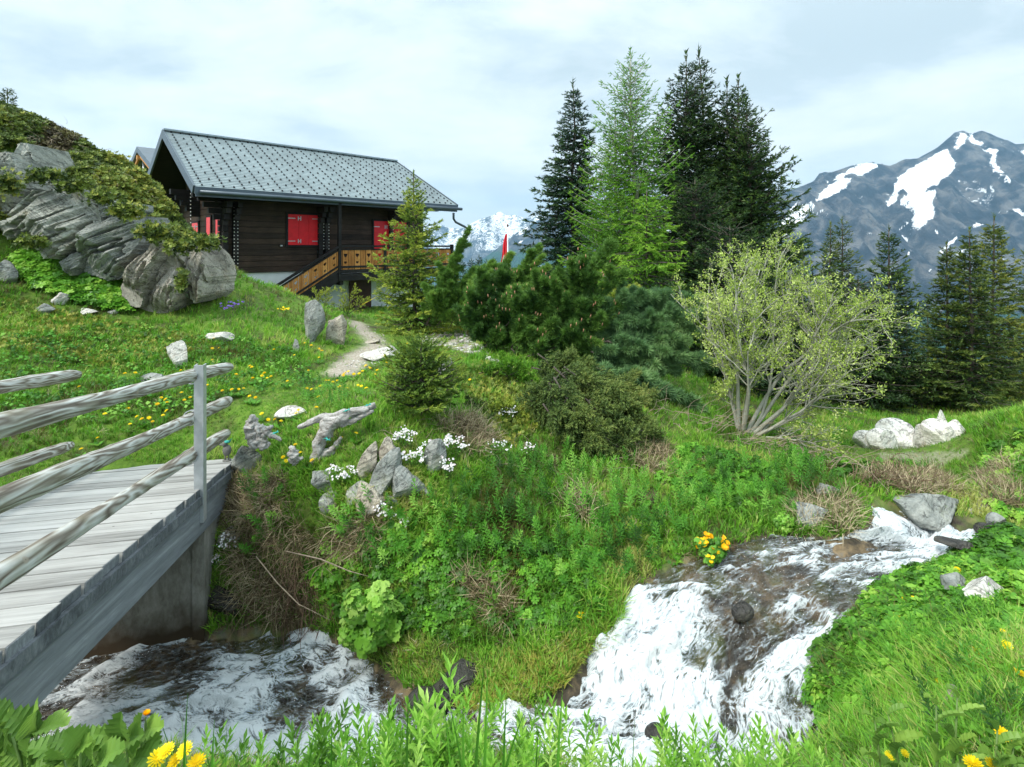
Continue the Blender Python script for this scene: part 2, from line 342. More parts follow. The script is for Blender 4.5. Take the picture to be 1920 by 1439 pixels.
def ground_mat():
    m, t, b, o = newmat('ground')
    n = noise_n(t, 1.6, 6); n2 = noise_n(t, 14, 6, .7); n3 = noise_n(t, .35, 3)
    soil = ramp(t, n2, [(.3, (.022, .016, .011)), (.55, (.06, .043, .028)), (.75, (.14, .1, .065))])
    moss = ramp(t, n2, [(.3, (.055, .11, .014)), (.7, (.14, .24, .026))])
    c = mixc(t, ramp(t, mth(t, 'ADD', mth(t, 'MULTIPLY', n, .7), mth(t, 'MULTIPLY', n3, .3)), [(.36, 0.), (.52, 1.)]), soil, moss)
    geo_ = N(t, 'ShaderNodeNewGeometry'); s_ = N(t, 'ShaderNodeSeparateXYZ'); t.links.new(geo_.outputs['Position'], s_.inputs[0])
    far = N(t, 'ShaderNodeMapRange'); t.links.new(s_.outputs[1], far.inputs[0]); far.inputs[1].default_value = 30; far.inputs[2].default_value = 70
    c = mixc(t, far.outputs[0], c, ramp(t, noise_n(t, .02, 6), [(.4, (.02, .045, .02)), (.62, (.06, .1, .03))]))
    pth = ramp(t, noise_n(t, 30, 4, .7), [(.3, (.2, .165, .12)), (.5, (.34, .3, .24)), (.7, (.5, .46, .4))])
    c = mixc(t, attr(t, 'path'), c, pth)
    v = N(t, 'ShaderNodeTexVoronoi'); v.inputs['Scale'].default_value = 9; tcn = N(t, 'ShaderNodeTexCoord'); t.links.new(tcn.outputs['Object'], v.inputs['Vector'])
    bedc = mixc(t, .55, ramp(t, noise_n(t, 5, 6, .6, .6), [(.3, (.03, .026, .02)), (.47, (.10, .082, .058)), (.6, (.24, .175, .10)), (.75, (.2, .195, .165))]), ramp(t, v.outputs['Distance'], [(.1, (1, 1, 1)), (.8, (.35, .35, .35))]), 'MULTIPLY')
    gsl = ramp(t, noise_n(t, 2.2, 4), [(.5, 0.), (.62, .6)])
    bedc = mixc(t, gsl, bedc, (.12, .2, .03))
    c = mixc(t, attr(t, 'bed'), c, bedc)
    t.links.new(c, b.inputs['Base Color']); b.inputs['Roughness'].default_value = .85; b.inputs['Specular IOR Level'].default_value = .2
    bump(t, b, n2, .8, .03); return m
M['ground'] = ground_mat()
tag(mk('ground', np.stack([x_, y_, z_], 1), [np.stack([ii, ii + 1, ii + nx + 1, ii + nx], 1)], M['ground'], attrs=dict(path=pathm, bed=bed)), kind='structure')

# ---------------------------------------------------------------- stream
FO = np.array([(.9,.9,.9),(.85,.95,.9),(.6,1.,.95),(.10,.4,.95),(.12,.12,.5),(.5,.22,.85),(.88,.45,.78),(1.,.8,.3),(.95,.95,.22),(.6,1.,.5),(.3,.95,.9),(.45,1.,.95),(.4,1.,.98),(.55,.9,.85),(.5,.25,.5),(.3,.2,.3),(.3,.3,.3),(.3,.3,.3)])
nS = len(FARP); cl = np.linalg.norm(np.diff((FARP + NEARP) / 2, axis=0), axis=1); sa = np.concatenate([[0], np.cumsum(cl)])
NA, NC = 620, 170
sg = np.linspace(0, sa[-1], NA); tg = np.linspace(-.03, 1.03, NC)
def smooth_interp(A):
    r = np.stack([np.interp(sg, sa, A[:, k]) for k in range(A.shape[1])], 1)
    w = int(.22 / (sg[1])); ker = np.hanning(2 * w + 1); ker /= ker.sum()
    rp = np.pad(r, ((w, w), (0, 0)), 'edge'); return np.stack([np.convolve(rp[:, k], ker, 'valid') for k in range(A.shape[1])], 1)
Fp, Np_, Fo = smooth_interp(FARP), smooth_interp(NEARP), smooth_interp(FO)
Pw = Fp[:, None] * (1 - tg)[None, :, None] + Np_[:, None] * tg[None, :, None]
fo = np.stack([np.interp(np.clip(tg, 0, 1), [0, .5, 1], f) for f in Fo])
wd = np.linalg.norm(Fp - Np_, axis=1); vv = (tg[None] - .5) * wd[:, None]; uu = np.broadcast_to(sg[:, None], vv.shape)
qq = np.stack([uu.ravel(), vv.ravel(), np.zeros(uu.size)], 1)
warp = np.stack([fbm(qq * 2.4, 3, 40) - .5, fbm(qq * 2.4 + 9, 3, 44) - .5, np.zeros(uu.size)], 1)
q1 = qq * [3.4, 5.2, 1] + warp * 3.2
big = fbm(qq * [2.0, 2.8, 1] + warp * 1.6, 3, 11); mid = fbm(q1 * 1.0, 4, 17); rid = 1 - np.abs(2 * fbm(q1 * 1.3, 4, 23) - 1)
fine = fbm(q1 * 5, 3, 31)
f0 = fo.ravel()
fm = f0 + 1.5 * (mid - .5) + .8 * (big - .5) + .35 * (rid - .75)
foam = sstep(.18, .95, fm)
dz = .18 * (big - .5) * (.3 + f0) + (.08 * (mid - .5) + .045 * (rid - .7) + .03 * (fine - .5)) * (.35 + foam) - .01
V = Pw.reshape(-1, 3).copy(); V[:, 2] += dz
ii = (np.arange(NA - 1)[:, None] * NC + np.arange(NC - 1)[None]).ravel()
def water_mat():
    m, t, b, o = newmat('stream_water')
    t.nodes.remove(b)
    cb_ = N(t, 'ShaderNodeCombineXYZ'); t.links.new(attr(t, 'fu'), cb_.inputs[0]); t.links.new(attr(t, 'fv'), cb_.inputs[1])
    def nz(sc, st, det, rough, dist):
        mp = N(t, 'ShaderNodeMapping'); t.links.new(cb_.outputs[0], mp.inputs[0]); mp.inputs['Scale'].default_value = st
        n = N(t, 'ShaderNodeTexNoise'); t.links.new(mp.outputs[0], n.inputs['Vector']); n.inputs['Scale'].default_value = sc; n.inputs['Detail'].default_value = det; n.inputs['Roughness'].default_value = rough; n.inputs['Distortion'].default_value = dist; return n.outputs[0]
    a = nz(6.5, (.75, 1, 1), 8, .64, 1.6); c = nz(24, (.6, 1, 1), 6, .68, 1.2)
    f = mth(t, 'ADD', attr(t, 'foam'), mth(t, 'MULTIPLY', mth(t, 'SUBTRACT', a, .5), 1.5)); f = mth(t, 'ADD', f, mth(t, 'MULTIPLY', mth(t, 'SUBTRACT', c, .5), .7))
    rg_ = mth(t, 'SUBTRACT', 1.0, mth(t, 'ABSOLUTE', mth(t, 'SUBTRACT', mth(t, 'MULTIPLY', nz(10, (.5, 1, 1), 7, .62, 2.4), 2.0), 1.0))); f = mth(t, 'ADD', f, mth(t, 'MULTIPLY', mth(t, 'SUBTRACT', rg_, .84), 2.6))
    fac = ramp(t, f, [(.22, 0.), (.6, .48), (1.15, .96)])
    wt = N(t, 'ShaderNodeBsdfTransparent'); wt.inputs[0].default_value = (.84, .79, .7, 1)
    gl = N(t, 'ShaderNodeBsdfGlossy'); gl.inputs['Roughness'].default_value = .08; gl.inputs[0].default_value = (1, 1, 1, 1)
    fr = N(t, 'ShaderNodeFresnel'); fr.inputs[0].default_value = 1.33
    bn = N(t, 'ShaderNodeBump'); t.links.new(mth(t, 'ADD', a, mth(t, 'MULTIPLY', c, .4)), bn.inputs['Height']); bn.inputs['Strength'].default_value = .8; bn.inputs['Distance'].default_value = .04
    t.links.new(bn.outputs[0], fr.inputs['Normal']); t.links.new(bn.outputs[0], gl.inputs['Normal'])
    w = N(t, 'ShaderNodeMixShader'); t.links.new(mth(t, 'MULTIPLY', fr.outputs[0], 1.5), w.inputs[0]); t.links.new(wt.outputs[0], w.inputs[1]); t.links.new(gl.outputs[0], w.inputs[2])
    fd = N(t, 'ShaderNodeBsdfDiffuse'); t.links.new(ramp(t, mth(t, 'ADD', mth(t, 'ADD', mth(t, 'MULTIPLY', f, .3), mth(t, 'MULTIPLY', c, .35)), mth(t, 'MULTIPLY', mth(t, 'SUBTRACT', nz(3.2, (.8, 1, 1), 6, .62, 1.8), .28), .75)), [(.14, (.2, .27, .31)), (.38, (.42, .49, .525)), (.66, (.6, .635, .65))]), fd.inputs[0])
    b2 = N(t, 'ShaderNodeBump'); t.links.new(mth(t, 'ADD', a, mth(t, 'MULTIPLY', c, .35)), b2.inputs['Height']); b2.inputs['Strength'].default_value = .55; b2.inputs['Distance'].default_value = .05; t.links.new(b2.outputs[0], fd.inputs['Normal'])
    x = N(t, 'ShaderNodeMixShader'); t.links.new(fac, x.inputs[0]); t.links.new(w.outputs[0], x.inputs[1]); t.links.new(fd.outputs[0], x.inputs[2]); t.links.new(x.outputs[0], o.inputs[0])
    return m
tag(mk('stream_water', V, [np.stack([ii, ii + NC, ii + NC + 1, ii + 1], 1)], water_mat(), attrs=dict(foam=foam, fu=uu.ravel(), fv=vv.ravel())), kind='structure')

# ---------------------------------------------------------------- mountains
def mtn_mat(name, rock, forest):
    m, t, b, o = newmat(name)
    n = noise_n(t, .004, 8, .65, .5); n2 = noise_n(t, .02, 5, .6)
    c = ramp(t, n, [(.40, rock[0]), (.5, rock[1]), (.60, rock[2])])
    fc = ramp(t, n2, [(.35, forest[0]), (.6, forest[1]), (.72, forest[2])])
    c = mixc(t, ramp(t, mth(t, 'ADD', attr(t, 'forest'), mth(t, 'MULTIPLY', mth(t, 'SUBTRACT', noise_n(t, .003, 7, .6), .5), 1.1)), [(.45, 0.), (.56, 1.)]), c, fc)
    sn = mth(t, 'ADD', attr(t, 'snow'), mth(t, 'MULTIPLY', mth(t, 'SUBTRACT', noise_n(t, .012, 9, .78, .8), .5), 3.2))
    c = mixc(t, ramp(t, sn, [(.47, 0.), (.52, 1.)]), c, (.9, .92, .95))
    t.links.new(c, b.inputs['Base Color']); b.inputs['Roughness'].default_value = .9; b.inputs['Specular IOR Level'].default_value = .1
    bump(t, b, noise_n(t, .006, 9, .7, .4), 1.0, 60)
    return m
def blur2(a, k):
    for ax in (0, 1):
        for _ in range(2):
            c = np.cumsum(np.pad(a, [(k + 1, k) if i == ax else (0, 0) for i in (0, 1)], 'edge'), axis=ax)
            a = (np.take(c, range(2 * k + 1, c.shape[ax]), ax) - np.take(c, range(0, c.shape[ax] - 2 * k - 1), ax)) / (2 * k + 1)
    return a
def mountain(name, ridge, Yr, Yn, zb, nx, ny, seed, mat, snowpoly=None, snowf=None, forest_py=None, ext=2500, amp=1., steep=1.0, back=1500):
    """ridge: (px,py) silhouette at distance Yr; the face runs down to (Yn, zb)"""
    rx = np.array([P(a, b_, Yr)[0] for a, b_ in ridge]); rz = np.array([P(a, b_, Yr)[2] for a, b_ in ridge])
    xs = np.linspace(rx[0], rx[-1], nx); ys = np.concatenate([np.linspace(Yn, Yr, ny), np.linspace(Yr, Yr + back, 12)[1:]])
    X, Y = np.meshgrid(xs, ys); R = np.interp(X.ravel(), rx, rz).reshape(X.shape)
    t = np.clip((Yr - Y) / (Yr - Yn), -1, 1)
    wx = X + 900 * (fbm(np.stack([X.ravel() / 2500, Y.ravel() / 2500, X.ravel() * 0], 1), 3, seed + 5).reshape(X.shape) - .5) * np.abs(t)
    p = np.stack([wx.ravel() / 1500, Y.ravel() / 5200, np.zeros(X.size)], 1)
    sp = (1 - np.abs(2 * fbm(p, 5, seed, .55) - 1)).reshape(X.shape)
    sp2 = (1 - np.abs(2 * fbm(p * [4, 2.5, 1], 5, seed + 7, .6) - 1)).reshape(X.shape)
    pr = np.where(t >= 0, 1 - np.power(np.abs(t), .85), 1 - np.abs(t) * .9)
    Z = zb + (R - zb) * pr + amp * sstep(0, .22, np.abs(t)) * (1 - .5 * t) * (1250 * (sp - .72) + 560 * (sp2 - .7)) + amp * 35 * (sp2 - .75)
    V = np.stack([X.ravel(), Y.ravel(), Z.ravel()], 1); px_ = pix(V)
    w = (fbm(np.stack([px_[:, 0] / 14, px_[:, 1] / 14, px_[:, 0] * 0], 1), 3, seed + 11) - .5) * 16
    sn = np.full(len(V), -.25)
    if snowpoly:
        for poly in snowpoly: sn = np.maximum(sn, inpoly(px_[:, 0] + w, px_[:, 1] - w * .7, poly).astype(float))
        sn = np.maximum(blur2(sn.reshape(X.shape), 2).ravel() * 1.1, sn * .7)
    if snowf is not None: sn = np.maximum(sn, snowf(px_, V, sp2.ravel(), sp.ravel()))
    fz = sstep(forest_py - 45, forest_py + 45, px_[:, 1]) if forest_py else np.zeros(len(V))
    n2 = V.shape[0] // len(ys); jj = (np.arange(len(ys) - 1)[:, None] * n2 + np.arange(n2 - 1)[None]).ravel()
    return tag(mk(name, V, [np.stack([jj, jj + 1, jj + n2 + 1, jj + n2], 1)], mat, attrs=dict(snow=sn, forest=fz)), kind='structure')
ROCK = [(.015, .018, .025), (.05, .05, .056), (.15, .14, .13)]; FOR = [(.01, .035, .02), (.02, .07, .035), (.07, .15, .06)]
Z5 = lambda pts: [(1440 + a / 3.0, 220 + b_ / 3.0) for a, b_ in pts]
SNOW = [Z5(p) for p in [
 [(720,410),(735,340),(800,290),(880,250),(960,200),(1030,165),(1020,210),(1050,240),(1060,270),(1020,320),(960,370),(890,400),(860,420),(880,430),(940,410),(930,450),(900,490),(945,500),(940,540),(900,580),(860,620),(815,610),(800,570),(830,530),(790,500),(750,490),(755,450),(800,425),(770,410)],
 [(275,475),(290,430),(350,380),(420,350),(460,350),(430,400),(380,430),(320,460)], [(365,355),(430,310),(500,280),(540,266),(625,272),(560,310),(520,330),(480,320),(440,320),(400,350)],
 [(60,640),(100,560),(150,490),(170,468),(145,520),(180,520),(260,478),(268,500),(200,560),(190,590),(130,620),(80,690),(50,715)], [(665,510),(700,430),(732,422),(720,470)],
 [(1220,168),(1285,195),(1278,260),(1320,310),(1362,372),(1345,365),(1290,310),(1265,270),(1250,200)], [(1055,165),(1075,90),(1105,105),(1103,150),(1070,170)], [(1130,102),(1215,148),(1190,155),(1140,128)],
 [(1410,205),(1439,170),(1500,200),(1439,225)], [(1172,378),(1242,425),(1225,425)], [(1318,468),(1500,560),(1430,553),(1330,482)], [(1140,618),(1198,588),(1192,612),(1150,630)], [(955,765),(1060,668),(1058,685),(975,770)],
 [(738,630),(790,590),(780,610),(740,635)],[(745,660),(780,690),(775,710),(750,690)],[(1252,385),(1275,395),(1275,415)],[(940,630),(960,635),(955,660),(940,655)],[(780,780),(803,750),(800,770)],[(905,860),(930,845),(925,860),(905,875)],
 [(1050,775),(1110,735),(1100,755),(1060,780)],[(320,360),(350,345),(345,365)],[(250,560),(310,515),(300,530)]]]
mountain('mountain', [(1180,520),(1290,470),(1380,420),(1440,378),(1457,369),(1500,350),(1520,343),(1555,325),(1600,311),(1625,307),(1650,309),(1670,311),(1697,299),(1730,297),(1765,272),(1790,250),(1805,246),(1818,251),(1840,246),(1870,256),(1905,270),(1935,270),(2000,300),(2150,330),(2300,310),(2500,360)],
 7000, 3200, -1300, 900, 420, 3, mtn_mat('mountain_rock', ROCK, FOR), snowpoly=SNOW, snowf=lambda q, V, s2, s1: np.where(q[:, 1] < 430, np.clip(.12 + 1.0 * (.60 - s2), -.3, .36), -.3), forest_py=585)
def far_snow(q, V, s2, s1): return np.where((q[:, 1] < 470), .36 + .9 * (s2 - .70) + .0015 * (440 - q[:, 1]) + .35 * (.8 - s1), .1)
mountain('snowy_mountain_range', [(-600,380),(200,390),(500,410),(700,425),(790,430),(832,424),(842,428),(870,428),(900,411),(925,404),(937,397),(950,405),(966,403),(985,410),(1000,403),(1040,408),(1100,415),(1200,425),(1350,440),(1500,470)],
 15000, 9500, -1500, 420, 160, 31, mtn_mat('far_mountain_rock', ROCK, FOR), snowf=far_snow, forest_py=500, amp=1.0, back=2500)
mountain('side_mountain', [(780,560),(880,505),(925,472),(950,452),(975,432),(1000,418),(1040,400),(1090,392),(1150,410),(1250,440),(1400,480)],
 9500, 5500, -1400, 260, 130, 51, mtn_mat('side_mountain_rock', ROCK, FOR), snowpoly=[[(976,432),(991,424),(985,434),(970,446)],[(972,456),(979,451),(976,457)]], forest_py=470, amp=.6)
# the air: one even box of haze round everything
hb = B(); hb.box((1500, 7500, -300), (44000, 21500, 3850))
hm = bpy.data.materials.new('haze'); hm.use_nodes = True; ht = hm.node_tree; ht.nodes.clear(); ho = N(ht, 'ShaderNodeOutputMaterial'); hv = N(ht, 'ShaderNodeVolumePrincipled')
hv.inputs['Color'].default_value = (.4, .72, 1.0, 1); hv.inputs['Density'].default_value = 4.4e-5; hv.inputs['Anisotropy'].default_value = .2
ht.links.new(hv.outputs[0], ho.inputs['Volume'])
tag(hb.build('haze', hm, smooth=False), kind='stuff')
# ---------------------------------------------------------------- chalet
LD = nrm([.965, 1, 0]); GD = nrm([-1.036, 1, 0]); UP = np.array([0, 0, 1.])
E1 = P(366, 351, 16)
R3 = lambda a, b_, c: np.stack([a, b_, c], 1)
HR = R3(LD, -GD, UP)                         # box frame: x along the eave, y outward towards the camera, z up
def planks_mat(name, cols, sc=1.2, rough=.75, bmp=.5, st=(.12, 1, 1), rot=None, coord='Object', tv=.5, spec=.3):
    m, t, b, o = newmat(name)
    n = noise_n(t, sc * 14, 6, .65, .5, stretch=st, rot=rot, coord=coord); n2 = noise_n(t, sc * 1.4, 4, .6)
    f = mth(t, 'ADD', mth(t, 'ADD', mth(t, 'MULTIPLY', n, .55), mth(t, 'MULTIPLY', n2, .45)), mth(t, 'MULTIPLY', mth(t, 'SUBTRACT', attr(t, 'tint'), .5), tv))
    k = len(cols); c = ramp(t, f, [(.28 + .44 * i / (k - 1), cols[i]) for i in range(k)])
    t.links.new(c, b.inputs['Base Color']); b.inputs['Roughness'].default_value = rough; b.inputs['Specular IOR Level'].default_value = spec
    bump(t, b, n, bmp, .006); return m
hrot = (0, 0, -math.atan2(LD[1], LD[0]))
M['dark_wood'] = planks_mat('dark_wood', [(.014, .010, .008), (.04, .026, .018), (.08, .05, .036)], rot=hrot)
M['trim_wood'] = planks_mat('trim_wood', [(.008, .008, .009), (.022, .02, .02), (.04, .036, .034)], rot=hrot)
M['orange_wood'] = planks_mat('orange_wood', [(.3, .12, .03), (.5, .22, .06), (.62, .32, .1)], st=(1, 1, .15))
M['red_paint'] = plain('red_paint', (.72, .012, .022), .45, var=.12, sc=5)
M['lit_red'] = plain('lit_red_paint', (.8, .07, .085), .45, var=.1, sc=5)  # red lightened for the light on the gable shutters, painted into the colour
M['white_plaster'] = plain('white_plaster', (.72, .76, .78), .85, var=.06, sc=3, bmp=.2)
M['metal'] = plain('galvanised_metal', (.5, .53, .55), .45, .6, var=.12, sc=20)
M['lamp'] = plain('bulb_white', (.8, .8, .78), .4)
M['brown_door'] = plain('brown_door', (.06, .025, .018), .6)
def roofmat():
    m, t, b, o = newmat('grey_shingle')
    tcn = N(t, 'ShaderNodeTexCoord'); mp = N(t, 'ShaderNodeMapping'); t.links.new(tcn.outputs['Object'], mp.inputs[0]); mp.inputs['Rotation'].default_value = hrot
    n = noise_n(t, 3, 5, .6); 
    w = N(t, 'ShaderNodeTexWhiteNoise', noise_dimensions='1D')
    sx = N(t, 'ShaderNodeSeparateXYZ'); t.links.new(mp.outputs[0], sx.inputs[0])
    cell = mth(t, 'FLOOR', mth(t, 'ADD', mth(t, 'MULTIPLY', sx.outputs[0], 3.1), mth(t, 'MULTIPLY', attr(t, 'tint'), 37.3)))
    t.links.new(mth(t, 'ADD', cell, mth(t, 'MULTIPLY', attr(t, 'tint'), 977)), w.inputs['W'])
    f = mth(t, 'ADD', mth(t, 'MULTIPLY', n, .5), mth(t, 'MULTIPLY', w.outputs[0], .5))
    c = ramp(t, f, [(.1, (.20, .25, .262)), (.5, (.225, .28, .292)), (.9, (.25, .305, .316))])
    fr = mth(t, 'FRACT', mth(t, 'ADD', mth(t, 'MULTIPLY', sx.outputs[0], 3.1), mth(t, 'MULTIPLY', attr(t, 'tint'), 37.3)))
    c = mixc(t, ramp(t, fr, [(.0, .6), (.05, 0.)]), c, (.06, .075, .08))
    c = mixc(t, 1, c, ramp(t, noise_n(t, .9, 6, .65), [(.35, .78), (.6, 1.08)]), 'MULTIPLY'); t.links.new(c, b.inputs['Base Color']); b.inputs['Roughness'].default_value = .55; return m
M['roof'] = roofmat()
WC = E1 - .95 * -GD * -1 * 0 + GD * .95 + LD * 1.1; WC[2] = 0            # near corner of the wall
def hp(s, out, z): return np.array([WC[0], WC[1], 0]) + LD * s - GD * out + UP * z   # along wall, outward, height
WB, WT = -.9, 1.62
house = thing('chalet', 'dark brown wooden chalet with grey shingle roof, red shutters and heart cut balcony', 'chalet', hp(0, 0, -2.4))
def course_wall(bm, a, b_, z0, z1, th, h=.19):
    n = int((z1 - z0) / h); d = b_ - a; L = np.linalg.norm(d); d = d / L; o_ = np.cross(d, UP); Rr = R3(d, o_, UP)
    for k in range(n):
        hh = (z1 - z0) / n; bm.box((a + b_) / 2 + UP * (z0 + (k + .5) * hh), (L, th - (.012 if k % 2 else 0), hh - .018), Rr, RNG.uniform(.3, .7))
    bm.box((a + b_) / 2 + UP * (z0 + z1) / 2, (L - .1, th - .06, z1 - z0), Rr, .2)
HWD = 5.2                                                              # gable width of the walls
b = B(); course_wall(b, hp(.08, -.08, 0), hp(8.0, -.08, 0), WB, WT, .16); b.build('front_wall', M['dark_wood'], house, False)
b = B(); course_wall(b, hp(.08, -.16, 0), hp(.08, -HWD, 0), WB, 1.9, .16)
course_wall(b, hp(.09, -.9, 0), hp(.09, -HWD + .9, 0), 1.9, 2.5, .14); course_wall(b, hp(.10, -1.8, 0), hp(.10, -HWD + 1.8, 0), 2.5, 3.1, .12)
course_wall(b, hp(7.9, -.16, 0), hp(7.9, -HWD, 0), WB, 1.9, .16); course_wall(b, hp(.1, -HWD + .05, 0), hp(7.9, -HWD + .05, 0), WB, WT, .12)
b.build('gable_wall', M['dark_wood'], house, False)
b = B(); c0 = hp(4, -HWD / 2, -2.1); b.box(c0, (7.9, HWD - .15, 2.38), HR); b.build('plinth', M['white_plaster'], house, False)
b = B()
for s in (.0, .32, 3.25, 3.5, 6.3):                                    # crossed log ends standing proud of the wall, stepped consoles at the top
    b = B()
    for k in range(12):
        z = WB + .1 + k * .195; ext = .17 + max(0, k - 8) * .13; b.box(hp(s, ext / 2 - .02, z), (.15, ext + .05, .175), HR, RNG.uniform(.2, .8))
    b.build('log_end', M['trim_wood'], house, False)
for q in (.0,):
    b = B()
    for k in range(13): ext = .17 + max(0, k - 8) * .15; b.box(hp(-ext / 2 + .02, -.08, WB + .1 + k * .195), (ext, .15, .175), HR, .4)
    b.build('log_end', M['trim_wood'], house, False)
for q in (HWD / 2, HWD - .1):
    b = B()
    for k in range(5): ext = .3 + k * .16; b.box(hp(-ext / 2 + .03, -q, 1.15 + k * .19), (ext, .2, .18), HR, .4)
    b.build('log_end', M['trim_wood'], house, False)
# roof: stepped shingle courses on the real corner points
EV0, EV1 = E1, E1 + LD * 10.22
RD0 = E1 + GD * 3.5; RD0[2] = 3.98; RD1 = RD0 + LD * 9.4
roof = None
def slope(e0, e1, r0, r1, name, par, n=36):
    b = B(); nn = nrm(np.cross(e1 - e0, r0 - e0)); nn = nn * np.sign(nn[2])
    for k in range(n):
        a, c = k / n, (k + 1.12) / n; c = min(c, 1)
        p = [e0 + (r0 - e0) * a, e1 + (r1 - e1) * a, e1 + (r1 - e1) * c, e0 + (r0 - e0) * c]
        p = [p[0] + nn * .018, p[1] + nn * .018, p[2] + nn * .006, p[3] + nn * .006]
        q = [v - nn * .02 for v in p[:2]] + [v - nn * .005 for v in p[2:]]
        b.add(np.array(p + q), np.array([[0, 1, 2, 3], [0, 4, 5, 1], [1, 5, 6, 2], [3, 7, 4, 0]]), (k * .137) % 1)
    o = b.build(name, M['roof'], par, False)
    return o, nn
roof, NN = slope(EV0, EV1, RD0, RD1, 'roof', house)
E2_ = EV0 + GD * 7.0; E3_ = EV1 + GD * 7.0
back_roof, _ = slope(E2_, E3_, RD0, RD1, 'roof', house)
b = B()                                                                # boarding under the tiles
for e0, e1 in ((EV0, EV1), (E2_, E3_)):
    nn = nrm(np.cross(e1 - e0, RD0 - e0)); nn *= np.sign(nn[2]); p = [e0, e1, RD1, RD0]
    p = [v - nn * .012 for v in p]; q = [v - nn * .1 for v in p]
    b.add(np.array(p + q), np.array([[0, 1, 2, 3], [7, 6, 5, 4], [0, 4, 5, 1], [1, 5, 6, 2], [2, 6, 7, 3], [3, 7, 4, 0]]), .3)
for s in np.linspace(.3, 9.9, 12):                                     # rafters under the eave
    p = EV0 + LD * s; b.box(p + GD * .55 + UP * .17, (.12, 1.2, .16), R3(LD, nrm(-GD * .85 + UP * -.53), nrm(UP * .85 - GD * .53)), .3)
for g in (.02, .5, .98):                                               # purlins carrying the gable overhang
    q = EV0 * (1 - g) + E2_ * g; zz_ = [1.55, 3.62, 1.55][[.02, .5, .98].index(g)]
    q = EV0 + GD * [.9, 3.5, 6.1][[.02, .5, .98].index(g)]; q[2] = zz_ + .1; b.box(q + LD * 5, (9.7, .18, .22), HR, .3)
b.build('roof_boarding', M['trim_wood'], house, False)
M['fascia'] = plain('slate_blue_metal', (.085, .112, .135), .4, .3, var=.15, sc=3)
b = B()
b.box((EV0 + EV1) / 2 - UP * .09 - GD * .02, (10.26, .06, .22), HR); b.box((EV0 + EV1) / 2 - UP * .23 - GD * .0, (10.2, .05, .1), HR, .3)
for e0, r0, sg_ in ((EV0, RD0, -1), (EV1, RD1, 1), (E2_, RD0, -1), (E3_, RD1, 1)):
    d = r0 - e0; L = np.linalg.norm(d); d /= L; s_ = np.cross(d, LD); s_ *= np.sign(s_[2])
    b.box((e0 + r0) / 2 + LD * .03 * sg_ - s_ * .08, (.06, L, .26), R3(LD, d, s_))
d = RD1 - RD0; b.build('fascia', M['fascia'], house, False)
b = B(); b.box((RD0 + RD1) / 2 + UP * .05, (9.46, .24, .06), HR); b.build('ridge_cap', plain('ridge_metal', (.26, .32, .34), .5, .2), house, False)
b = B()                                                                # gutter and downpipe
g0 = EV0 - GD * .11 - UP * .15; b.tube([g0 + LD * s for s in np.linspace(.1, 10.4, 6)], .065, 8)
b.build('gutter', M['fascia'], house)
b = B(); e = hp(8.9, .98, 1.35); b.tube([e + UP * .1, e, e - UP * .16 + LD * .0, e - UP * .3 + LD * .12 - GD * .0, e - UP * .48 + LD * .62 , e - UP * .58 + LD * .85], .05, 8)
b.build('downpipe', M['fascia'], house)
b = B(); nr = 19
for r in range(nr):
    g = (r + .55) / nr
    for k in range(33):
        if k % 2 and r % 2: continue
        s = k / 33 * .985 + .02; p = (EV0 + (EV1 - EV0) * s) * (1 - g) + (RD0 + (RD1 - RD0) * s) * g
        b.box(p + NN * .036, (.037, .065, .038), R3(LD, nrm(RD0 - EV0), NN), .2)
tag(b.build('snow_guard', plain('snow_guard_black', (.015, .017, .02), .5, .3), roof, False), kind='stuff')
# shutters
def shutter(s0, s1, z0, z1, npan, side='front', mat='red_paint', nm='window', hinge=True):
    f = thing(nm, None, None, (0, 0, 0)); f.name = nm
    COL.objects.unlink(f); bpy.data.objects.remove(f)
    pt = (lambda a, o, z: hp(a, o, z)) if side == 'front' else (lambda a, o, z: hp(-o, -a, z))
    Rr = HR if side == 'front' else R3(GD, -LD, UP)
    b = B(); t_ = .07; c = lambda a, z: pt(a, .015, z)
    for a, w, z, h in (((s0 + s1) / 2, s1 - s0 + 2 * t_, z1 + t_ / 2, t_), ((s0 + s1) / 2, s1 - s0 + 2 * t_ + .06, z0 - t_ / 2, t_), (s0 - t_ / 2, t_, (z0 + z1) / 2, z1 - z0), (s1 + t_ / 2, t_, (z0 + z1) / 2, z1 - z0)):
        b.box(c(a, z), (w, .07, h), Rr, .3)
    fr = b.build('window_frame', M['trim_wood'], house, False)
    w = (s1 - s0) / npan
    for k in range(npan):
        b = B(); b.box(pt(s0 + (k + .5) * w, .03, (z0 + z1) / 2), (w - .008, .035, z1 - z0 - .01), Rr); b.build('shutter', M[mat], fr, False)
    if hinge:
        for z in (z0 + .13 * (z1 - z0), z1 - .13 * (z1 - z0)):
            for a in (s0, s1): b = B(); b.box(pt(a + (.12 if a == s0 else -.12), .052, z), (.26, .012, .03), Rr); b.build('hinge', M['metal'], fr, False)
            b = B()
            for dd in (-.03, .06): b.box(pt(s0 + (s1 - s0) * .345 + dd, .054, z), (.03, .014, .15), Rr)
            b.box(pt(s0 + (s1 - s0) * .345 + .015, .056, z), (.12, .014, .03), Rr)
            b.build('latch', M['metal'], fr, False)
    return fr
zt = lambda py, s, o=0: (HY - py) / F * hp(s, o, 0)[1]
shutter(2.09, 3.22, zt(460, 2.65), zt(403, 2.65), 3)
shutter(5.55, 7.1, WB + .1, 1.02, 3)
for s in (1.85, 3.45): b = B(); b.box(hp(s, .03, zt(460, 2.65) - .02), (.07, .06, .05), HR); b.build('shutter_catch', M['metal'], house, False)
shutter(.28, .68, zt(446, 0), zt(402, 0), 2, 'gable', 'lit_red')
